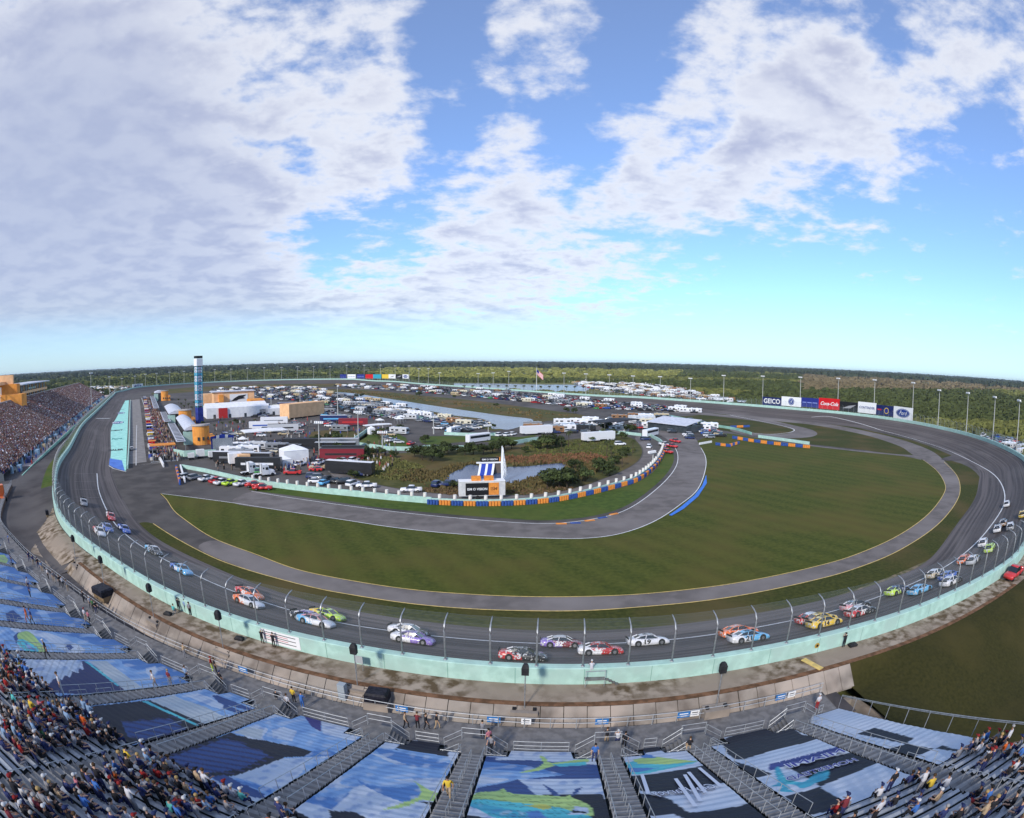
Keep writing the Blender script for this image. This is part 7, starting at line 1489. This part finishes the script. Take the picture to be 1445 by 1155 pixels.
def palm_tpl(seed):
    R = np.random.RandomState(seed); V = []; Fq = []; C = []
    for k in range(22):
        a = k*2.4; el = R.uniform(-.3, .9); L = R.uniform(1.6, 2.2); p = np.array((0, 0, 6.0)); 
        for j in range(6):
            dr = np.array((math.cos(a)*math.cos(el), math.sin(a)*math.cos(el), math.sin(el))); q = p+dr*L/6; sd_ = np.array((-math.sin(a), math.cos(a), 0))*.34*(1-j/7); dn = np.array((0, 0, -.16))
            for s in (-1, 1): o = len(V); V += [tuple(p), tuple(q), tuple(q+s*sd_+dn), tuple(p+s*sd_+dn)]; Fq.append((o, o+1, o+2, o+3)); c = np.array((.05,.06,.022))*R.uniform(.7, 1.4); C += [tuple(c)+(1,)]*4
            p = q; el -= .32
    t = MB(); t.tube([(0, 0, 0), (.12, 0, 3), (0, 0, 6)], [.2, .14, .11], 7); return crown_me('crown', V, Fq, C), t.mesh('trunk', [m_bark])
PT = [palm_tpl(s) for s in (4, 5)]
TREES = [(443,627,1.1),(455,624,.7),(470,625,1.2),(482,641,1.1),(520,646,1.0),(539,613,.7),(529,616,.6),(600,625,.8),(596,650,1.5),(585,646,1.1),(610,652,1.2),(621,643,1.3),(632,640,1.0),(668,642,1.1),(682,643,1.2),(695,640,1.1),(703,636,1.0),(712,636,1.2),(722,634,.8),(755,634,.9),(772,634,1.4),(784,632,1.2),(793,630,.8),(812,664,.9),(789,688,1.5),(772,690,1.3),(817,682,1.2),(800,690,1.1),(851,668,1.3),(869,656,.9),(860,672,.9),(881,645,.9),(889,612,1.3),(854,609,1.1),(877,620,.8),(832,624,.8),(843,622,.8),(867,616,.9),(549,608,.5),(476,660,.7),(488,668,.7),(640,690,.5),(500,676,.6),(696,604,.6),(747,599,.5),(565,606,.6),(592,560,1.2),(503,562,.9),(510,561,.9),(640,562,.7),(700,575,.7),(287,600,.5),(308,575,1.0),(333,597,.6),(365,570,.6),(372,568,.7),(560,548,.6),(590,553,.7),(610,556,.7),(625,558,.6),(800,582,.8),(812,584,.9),(645,640,.8),(656,643,.9),(740,640,.6),(534,645,.8),(515,650,.7),(556,646,.7)]
for n_, (x, y, s) in enumerate(TREES):
    X, Y = at(x, y, 0); cr, tr = TT[n_ % 3]; s *= .76
    if x < 560 and y > 600: w_ = 'by the walled garden and gravel road'
    elif 560 <= x < 735 and y > 620: w_ = 'in the shrub row above the pond'
    elif 735 <= x < 830 and y > 655: w_ = 'on the near shore of the pond'
    elif x >= 735 and y > 600: w_ = 'on the reed bank inside the loop road'
    else: w_ = 'among the parked vehicles and lakes'
    sz_ = 'large' if s > 1.15 else ('small' if s < .75 else 'mid sized')
    o = thing('shade_tree' if s > .75 else 'shrub_tree', '%s dark green bushy tree %s' % (sz_, w_), 'tree', (X, Y, .05), n_*1.3, 'bushy trees '+w_); o.scale = (s, s, s*random.uniform(.75, 1.0)); link('crown', cr, o); link('trunk', tr, o)
PALMS = [(802,632,1),(792,640,.8),(520,640,.7),(536,632,.7),(597,632,.6),(540,620,.7),(856,645,.9),(862,650,.8),(878,660,.8),(893,640,.8),(256,578,.8),(260,582,.8),(266,580,.9),(271,584,.8),(262,572,.8),(274,576,.8),(252,570,.7),(314,608,.7),(325,607,.7),(335,607,.7),(344,606,.7),(360,604,.7),(356,606,.6),(303,610,.6),(851,622,.8),(668,655,.3),(838,555,1),(850,557,1),(862,558,1),(826,553,1),(874,560,1),(895,562,1),(910,563,1)]+[(655+k*12,554.5 if k < 8 else 555.5,1.25) for k in range(15)]
for n_, (x, y, s) in enumerate(PALMS):
    X, Y = at(x, y, 0); cr, tr = PT[n_ % 2]; w_ = 'along the outer lake' if y < 566 and x > 600 else ('round the scoring tower' if x < 290 else ('in front of the white haulers' if x < 380 else 'on the reed bank and garden'))
    o = thing('palm_tree', 'slender palm tree %s' % w_, 'palm tree', (X, Y, .05), n_*1.1, 'palm trees '+w_); o.scale = (s, s, s); link('crown', cr, o); link('trunk', tr, o)
# ------------------------------------------------------------------ reeds, scrub and distant woods (nobody could count these)
def scatter(name, pts, mk, label):
    V = []; Fq = []; C = []
    for p in pts: mk(V, Fq, C, *p)
    me = bpy.data.meshes.new(name); me.from_pydata(V, [], Fq); ca = me.color_attributes.new('col', 'FLOAT_COLOR', 'POINT'); ca.data.foreach_set('color', np.array(C, np.float32).ravel()); me.materials.append(m_leaf)
    return link(name, me, kind='stuff', label=label, cat='vegetation')
def tuft(V, Fq, C, X, Y, w, h, c, n=4, z=0):
    for k in range(n):
        a = random.uniform(0, 3.14); r = w*random.uniform(.5, 1); x = X+random.uniform(-w, w)*.7; y = Y+random.uniform(-w, w)*.7; hh = h*random.uniform(.6, 1.1); q = random.uniform(.7, 1.35); o = len(V); dx, dy = math.cos(a)*r*.5, math.sin(a)*r*.5
        V += [(x-dx, y-dy, z), (x+dx, y+dy, z), (x+dx*.6+random.uniform(-.2, .2)*w, y+dy*.6, z+hh*.85), (x-dx*.3, y-dy*.3, z+hh)]; Fq.append((o, o+1, o+2, o+3)); C += [(c[0]*q, c[1]*q, c[2]*q, 1)]*4
reg = [([(629,678),(600,682),(560,680),(540,672),(560,664),(620,664),(640,655),(700,650),(780,648),(830,650),(850,662),(830,680),(780,690),(720,697),(650,696),(620,690)], 1100, .9, .8, (.11,.085,.035)), ([(600,684),(640,688),(760,690),(800,686),(820,690),(760,699),(640,700),(600,694)], 350, .6, .45, (.13,.085,.045)), ([(700,646),(760,644),(830,640),(860,648),(820,655),(700,655)], 450, .9, .9, (.17,.085,.045)), ([(490,640),(560,648),(600,660),(560,680),(500,668)], 700, .9, .8, (.12,.12,.04)), ([(480,550),(560,558),(680,572),(780,584),(815,588),(760,592),(680,578),(560,562),(480,554)], 700, 1.5, 1.0, (.14,.1,.04)), ([(740,625),(860,620),(895,635),(870,655),(780,648),(740,640)], 700, .9, .6, (.09,.1,.03))]
water = [at(x, y, 0) for x, y in [(629,678),(636,669),(650,662),(664,656),(690,659),(740,658.5),(775,655),(797,654.5),(799,663),(776,670),(750,674),(735,680),(717,682),(690,682),(650,680)]]
pts = []
for poly, n, w, h, c in reg:
    W = [at(x, y, 0) for x, y in poly]; xs_ = [p[0] for p in W]; ys_ = [p[1] for p in W]; U = RN.uniform(min(xs_), max(xs_), n*3); Vv = RN.uniform(min(ys_), max(ys_), n*3); m1 = inpoly(U, Vv, W) & ~inpoly(U, Vv, water)
    for a, b in list(zip(U[m1], Vv[m1]))[:n]: pts.append((a, b, w, h, c))
scatter('reeds', pts, tuft, 'brown and green reeds growing round the pond and lake banks')
# scrub outside the oval, growing coarser with distance
LP2 = [on(i, -16)[0][:2] for i in range(0, NW, 4)]
def bush(V, Fq, C, X, Y, w, h, c):
    for k in range(7):
        d = RN.normal(size=3); d /= np.linalg.norm(d)+1e-6; p = (X+d[0]*w*.7, Y+d[1]*w*.7, h*.5+d[2]*h*.4); s = w*.45; a = random.uniform(0, 3.14); q = random.uniform(.65, 1.4); o = len(V); dx, dy = math.cos(a)*s, math.sin(a)*s
        V += [(p[0]-dx, p[1]-dy, max(0, p[2]-s*.6)), (p[0]+dx, p[1]+dy, max(0, p[2]-s*.5)), (p[0]+dx*.7, p[1]+dy*.7, p[2]+s*.7), (p[0]-dx*.6, p[1]-dy*.6, p[2]+s*.8)]; Fq.append((o, o+1, o+2, o+3)); C += [(c[0]*q, c[1]*q, c[2]*q, 1)]*4
N_ = 26000; az = RN.uniform(-1.15, 1.15, N_); u = RN.uniform(0, 1, N_); D = 1/((1-u)/230+u/5200); XX = D*np.sin(az); YY = D*np.cos(az); inn = inpoly(XX, YY, LP2)
lake2 = [at(x, y, 0) for x, y in [(635,540),(700,540.5),(815,541),(940,546),(1060,571),(1060,576),(930,566),(815,557),(700,551),(640,548)]]; inn |= inpoly(XX, YY, lake2)
inn |= inpoly(XX, YY, [nt(-46, 120), nt(-46, 720), nt(-130, 760), nt(-130, 120)])|inpoly(XX, YY, [at(x, y, 0) for x, y in [(1370,605),(1445,618),(1445,660),(1370,625)]])|inpoly(XX, YY, [at(x, y, 0) for x, y in [(115,552),(115,545),(200,543),(200,553)]])
pts = []
for X, Y, d_, s in zip(XX, YY, D, inn):
    if s or d_ < 240: continue
    n, t = to_nt(X, Y); f = math.sin(n*.004+1)*math.cos(t*.0031)+.5*math.sin(t*.011+n*.007); x_, y_ = px(X, Y, 0)
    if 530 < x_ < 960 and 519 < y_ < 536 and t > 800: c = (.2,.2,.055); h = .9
    elif x_ > 1130 and 527 < y_ < 552: c = (.16,.125,.07); h = 1.3
    elif y_ < 519 or (x_ > 1200 and y_ < 530): c = (.055,.065,.032); h = 6
    elif f > .3: c = (.13,.135,.04); h = 1.8
    else: c = (.062,.075,.025); h = 2.8
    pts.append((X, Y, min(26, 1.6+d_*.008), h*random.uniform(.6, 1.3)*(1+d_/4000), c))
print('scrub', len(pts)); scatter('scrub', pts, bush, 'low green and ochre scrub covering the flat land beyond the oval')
pts = []
for k in range(9000):
    a = random.uniform(-1.2, 1.2); d_ = random.choice((random.uniform(2600, 4200), random.uniform(4200, 7000), random.uniform(7000, 11500))); 
    pts.append((d_*math.sin(a), d_*math.cos(a), 16+d_*.004, random.uniform(8, 15)*(1+d_/9000), (.045,.056,.032)))
scatter('woods', pts, bush, 'far-off dark woods along the horizon')
# ------------------------------------------------------------------ crews and equipment along pit road (one mass)
def small(n, t, z, w, l, h, c):
    b = len(V); X, Y = nt(n, t)
    for zz in (0, h):
        for sx, sy in ((-1, -1), (1, -1), (1, 1), (-1, 1)): V.append((X+sx*w+random.uniform(-.1, .1), Y+sy*l, z+zz)); Cc.append(tuple(c)+(1,))
    Fc.extend([(b+4, b+5, b+6, b+7)]+[(b+k, b+(k+1) % 4, b+4+(k+1) % 4, b+4+k) for k in range(4)])
pc = [(.5,.5,.5),(.02,.02,.02),(.3,.04,.04),(.05,.08,.3),(.1,.1,.1),(.4,.38,.36),(.12,.1,.08),(.05,.05,.06)]
for k in range(1300):
    t = random.uniform(205, 620); n = random.uniform(1.5, 6.5)
    if random.random() < .5: fig(n, t, .05, random.choice(pc), 1.75)
    else: small(n, t, .05, random.uniform(.3, .9), random.uniform(.3, 1.2), random.uniform(.5, 1.8), random.choice(pc))
for k in range(900):
    t = random.uniform(200, 560); n = random.uniform(6.5, 13); fig(n, t, .05, random.choice(pc), 1.75)
for k in range(420):
    x = random.uniform(300, 560); y = random.uniform(590, 668); X, Y = at(x, y, 0); n, t = to_nt(X, Y); fig(n, t, .05, random.choice(pc), 1.75)
for k in range(160): n, t = random.uniform(-52, -46), random.uniform(180, 500); fig(n, t, 2.9, random.choice(pc), 1.75)
vstuff('pit_crews', label='crews, carts and guests crowding the pit boxes and paddock', cat='crowd')
wg = MB().box(-1.1, 1.1, -1.4, 1.4, 0, 2.4).box(-1.3, 1.3, -1.6, 1.6, 2.4, 2.55)
for k in range(26):
    t = 214+k*15.2; X, Y = nt(3.6+t*-.004, t); g = thing('pit_box', 'crew chief pit box stand behind the pit wall', 'pit box', (X, Y, .05), ANG_T, 'pit boxes behind the pit wall'); c = [m_bk, m_blu, m_cok, m_wh, m_yel, m_ora][k % 6]
    link('cabinet', wg.mesh('cabinet', [c]), g); MB().box(-1.5, 1.5, -1.7, 1.7, 4.1, 4.2).obj('awning', [m_wh, m_ora, m_bk, m_wh, m_blu][k % 5], g); MB().cyl(0, 0, 2.5, 4.1, .08, 5).obj('post', m_steel, g)
X, Y = at(231, 652, 0); g = thing('gantry', 'steel gantry with orange awning at the pit exit', 'gantry', (X, Y, 0), ANG_T); MB().box(-.4, .4, -5, 5, 0, .3).obj('base', m_steel, g)
for y in (-4, 0, 4): MB().box(-.15, .15, y-.15, y+.15, 0, 6).obj('post', m_steel, g)
MB().box(-2.4, 2.4, -5, 5, 6, 6.3).obj('awning', m_ora, g)
CLOUDS = [(30,300,30,.24),(60,120,26,.1),(200,330,26,.12),(500,130,14,.12),(540,210,9,.08),(200,440,22,.22),(450,425,16,.18),(620,430,14,.14),(740,370,12,.08),
          (625,60,6,-.2),(640,150,6,-.2),(610,210,5,-.12),(900,60,8,-.12),(820,200,6,-.14),(900,110,6,-.08),(960,215,12,.14),(1130,250,12,.12),(1100,70,14,.12),(900,320,16,.04),(1180,130,8,.1),
          (1250,440,20,-.12),(1050,440,14,-.1),(1420,300,14,-.06),(1330,60,8,.08),(430,355,6,-.2),(530,345,8,-.22),(340,345,5,-.1),(760,50,9,.1),(720,250,9,.1),(1280,210,8,.1),(1410,80,8,.1),(1250,300,14,.02),(760,130,5,-.08),(1010,150,5,-.08),(1230,60,5,-.08)]
SKY_TINT = (1.0, 1.4, 1.75); SKY_ADD = (1.3, 1.5, 2.3); CL_WHITE = (9.0, 9.2, 9.8); CL_GREY = (4.9, 5.2, 6.9); CL_HOR = (5.6, 7.6, 8.8)
SKY_S = .1; SUN_E = 3.8; SUN_A = 6; EXPO = 0.0
HAZE = 4.0e-5
# ------------------------------------------------------------------ light, sky
SUN_AZ, SUN_EL = math.radians(205), math.radians(32)   # azimuth clockwise from +Y (the camera looks along +Y)
sd = Vector((math.sin(SUN_AZ)*math.cos(SUN_EL), math.cos(SUN_AZ)*math.cos(SUN_EL), math.sin(SUN_EL)))
sun = bpy.data.lights.new('sun', 'SUN'); sun.energy = SUN_E; sun.angle = math.radians(SUN_A); sun.color = (1, .93, .84)
so = bpy.data.objects.new('sun', sun); COL.objects.link(so); so.rotation_euler = (-sd).to_track_quat('-Z', 'Y').to_euler()
wd = bpy.data.worlds.new('World'); SC.world = wd; wd.use_nodes = True; N = wd.node_tree.nodes; L = wd.node_tree.links
def nd(t, **k):
    n = N.new(t)
    for a, v in k.items(): setattr(n, a, v)
    return n
def ma(op, a, b=None, c=None, clamp=False):
    n = nd('ShaderNodeMath', operation=op, use_clamp=clamp)
    for i, v in enumerate((a, b, c)):
        if v is None: continue
        if isinstance(v, (int, float)): n.inputs[i].default_value = v
        else: L.new(v, n.inputs[i])
    return n.outputs[0]
def mixc(f, a, b):
    n = nd('ShaderNodeMix', data_type='RGBA')
    for s, v in ((0, f), (6, a), (7, b)):
        if isinstance(v, (int, float)): n.inputs[s].default_value = v
        elif isinstance(v, tuple): n.inputs[s].default_value = rgb(v)
        else: L.new(v, n.inputs[s])
    return n.outputs[2]
sky = nd('ShaderNodeTexSky', sky_type='NISHITA'); sky.sun_disc = False; sky.sun_elevation = SUN_EL; sky.sun_rotation = SUN_AZ; sky.dust_density = .3; sky.ozone_density = 2.5; sky.air_density = .9
tc = nd('ShaderNodeTexCoord'); sep = nd('ShaderNodeSeparateXYZ'); L.new(tc.outputs['Generated'], sep.inputs[0]); dx, dy, dz = sep.outputs
zc = ma('ADD', ma('MAXIMUM', dz, 0.0), .17)
cmb = nd('ShaderNodeCombineXYZ'); L.new(ma('DIVIDE', dx, zc), cmb.inputs[0]); L.new(ma('DIVIDE', dy, zc), cmb.inputs[1])
mp = nd('ShaderNodeMapping'); L.new(cmb.outputs[0], mp.inputs[0]); mp.inputs['Rotation'].default_value = (0, 0, 0)
def noise(scale, detail, rough=.55, off=0, st=(1, 1, 1), dist=0):
    m = nd('ShaderNodeMapping'); L.new(mp.outputs[0], m.inputs[0]); m.inputs['Location'].default_value = (off, off*.7, 0); m.inputs['Scale'].default_value = st
    n = nd('ShaderNodeTexNoise'); n.inputs['Scale'].default_value = scale; n.inputs['Detail'].default_value = detail; n.inputs['Roughness'].default_value = rough; n.inputs['Distortion'].default_value = dist
    L.new(m.outputs[0], n.inputs[0]); return n.outputs[0]
n1 = noise(1.9, 2, .5, 3.1); n2 = noise(5.6, 7, .5, 1.3, dist=.25); n3 = noise(16, 6, .62, 5.5)
dens = ma('ADD', ma('MULTIPLY', n1, .3), ma('ADD', ma('MULTIPLY', n2, .62), ma('MULTIPLY', n3, .33)))
def blob(x, y, w, amt):                     # a patch of sky direction with more or less cloud
    X, Y, Z = ray(x, y); v = nd('ShaderNodeVectorMath', operation='DOT_PRODUCT'); L.new(tc.outputs['Generated'], v.inputs[0]); v.inputs[1].default_value = (X, Y, Z)
    ct = math.cos(math.radians(w)); r = nd('ShaderNodeMapRange', interpolation_type='SMOOTHSTEP'); r.inputs[1].default_value = ct; r.inputs[2].default_value = 1; r.inputs[3].default_value = 0; r.inputs[4].default_value = amt
    L.new(v.outputs['Value'], r.inputs[0]); return r.outputs[0]
bias = 0
for b in CLOUDS: bias = ma('ADD', blob(*b), bias)
dens = ma('ADD', dens, bias)
cov = nd('ShaderNodeMapRange', interpolation_type='SMOOTHSTEP'); cov.inputs[1].default_value = .58; cov.inputs[2].default_value = .80; L.new(dens, cov.inputs[0])
core = nd('ShaderNodeMapRange', interpolation_type='SMOOTHSTEP'); core.inputs[1].default_value = .74; core.inputs[2].default_value = .98; L.new(dens, core.inputs[0])
hor = nd('ShaderNodeMapRange', interpolation_type='SMOOTHSTEP'); hor.inputs[1].default_value = .03; hor.inputs[2].default_value = .11; L.new(dz, hor.inputs[0])
covh = ma('MULTIPLY', cov.outputs[0], ma('ADD', ma('MULTIPLY', hor.outputs[0], .85), .15), clamp=True)
skyb = nd('ShaderNodeVectorMath', operation='MULTIPLY'); L.new(sky.outputs[0], skyb.inputs[0]); skyb.inputs[1].default_value = SKY_TINT
skyc = nd('ShaderNodeVectorMath', operation='ADD'); L.new(skyb.outputs[0], skyc.inputs[0]); skyc.inputs[1].default_value = SKY_ADD
white = mixc(core.outputs[0], CL_WHITE, CL_GREY)
gl = nd('ShaderNodeMapRange', interpolation_type='SMOOTHSTEP'); gl.inputs[1].default_value = .4; gl.inputs[2].default_value = .7; L.new(n3, gl.inputs[0])
sh = nd('ShaderNodeMapRange', interpolation_type='SMOOTHSTEP'); sh.inputs[1].default_value = .38; sh.inputs[2].default_value = .62; L.new(noise(5.6, 6, .5, 1.36, dist=.25), sh.inputs[0])
white = mixc(ma('MULTIPLY', ma('SUBTRACT', 1.0, sh.outputs[0]), .62), white, CL_WHITE)
white = mixc(ma('MULTIPLY', gl.outputs[0], .22), white, CL_WHITE)
white = mixc(ma('ADD', blob(60, 400, 34, .55), blob(0, 120, 26, .2), clamp=True), white, (4.6, 5.2, 7.0))
out = mixc(ma('MULTIPLY', covh, .86), skyc.outputs[0], white)
hz = nd('ShaderNodeMapRange', interpolation_type='SMOOTHSTEP'); hz.inputs[1].default_value = .16; hz.inputs[2].default_value = 0; L.new(dz, hz.inputs[0])
out = mixc(ma('MULTIPLY', hz.outputs[0], .45), out, CL_HOR)
bg = N['Background']; L.new(out, bg.inputs[0]); bg.inputs[1].default_value = SKY_S
SC.view_settings.view_transform = 'Standard'; SC.view_settings.look = 'None'; SC.view_settings.exposure = EXPO; SC.view_settings.gamma = 1
SC.render.engine = 'CYCLES'; SC.cycles.max_bounces = 5; SC.cycles.transparent_max_bounces = 24

# ------------------------------------------------------------------ the air: one thin even haze over the whole site
hm = bpy.data.materials.new('haze_air'); hm.use_nodes = True; N = hm.node_tree.nodes; L = hm.node_tree.links; N.remove(N['Principled BSDF']); v = N.new('ShaderNodeVolumePrincipled'); v.inputs['Color'].default_value = (.72, .85, 1, 1); v.inputs['Density'].default_value = HAZE; v.inputs['Anisotropy'].default_value = .2
L.new(v.outputs[0], N['Material Output'].inputs['Volume'])
if HAZE: MB().box(-14000, 14000, -2000, 14000, -1.05, 60).obj('haze', hm, kind='stuff', label='thin blue haze over the flat country', cat='haze')
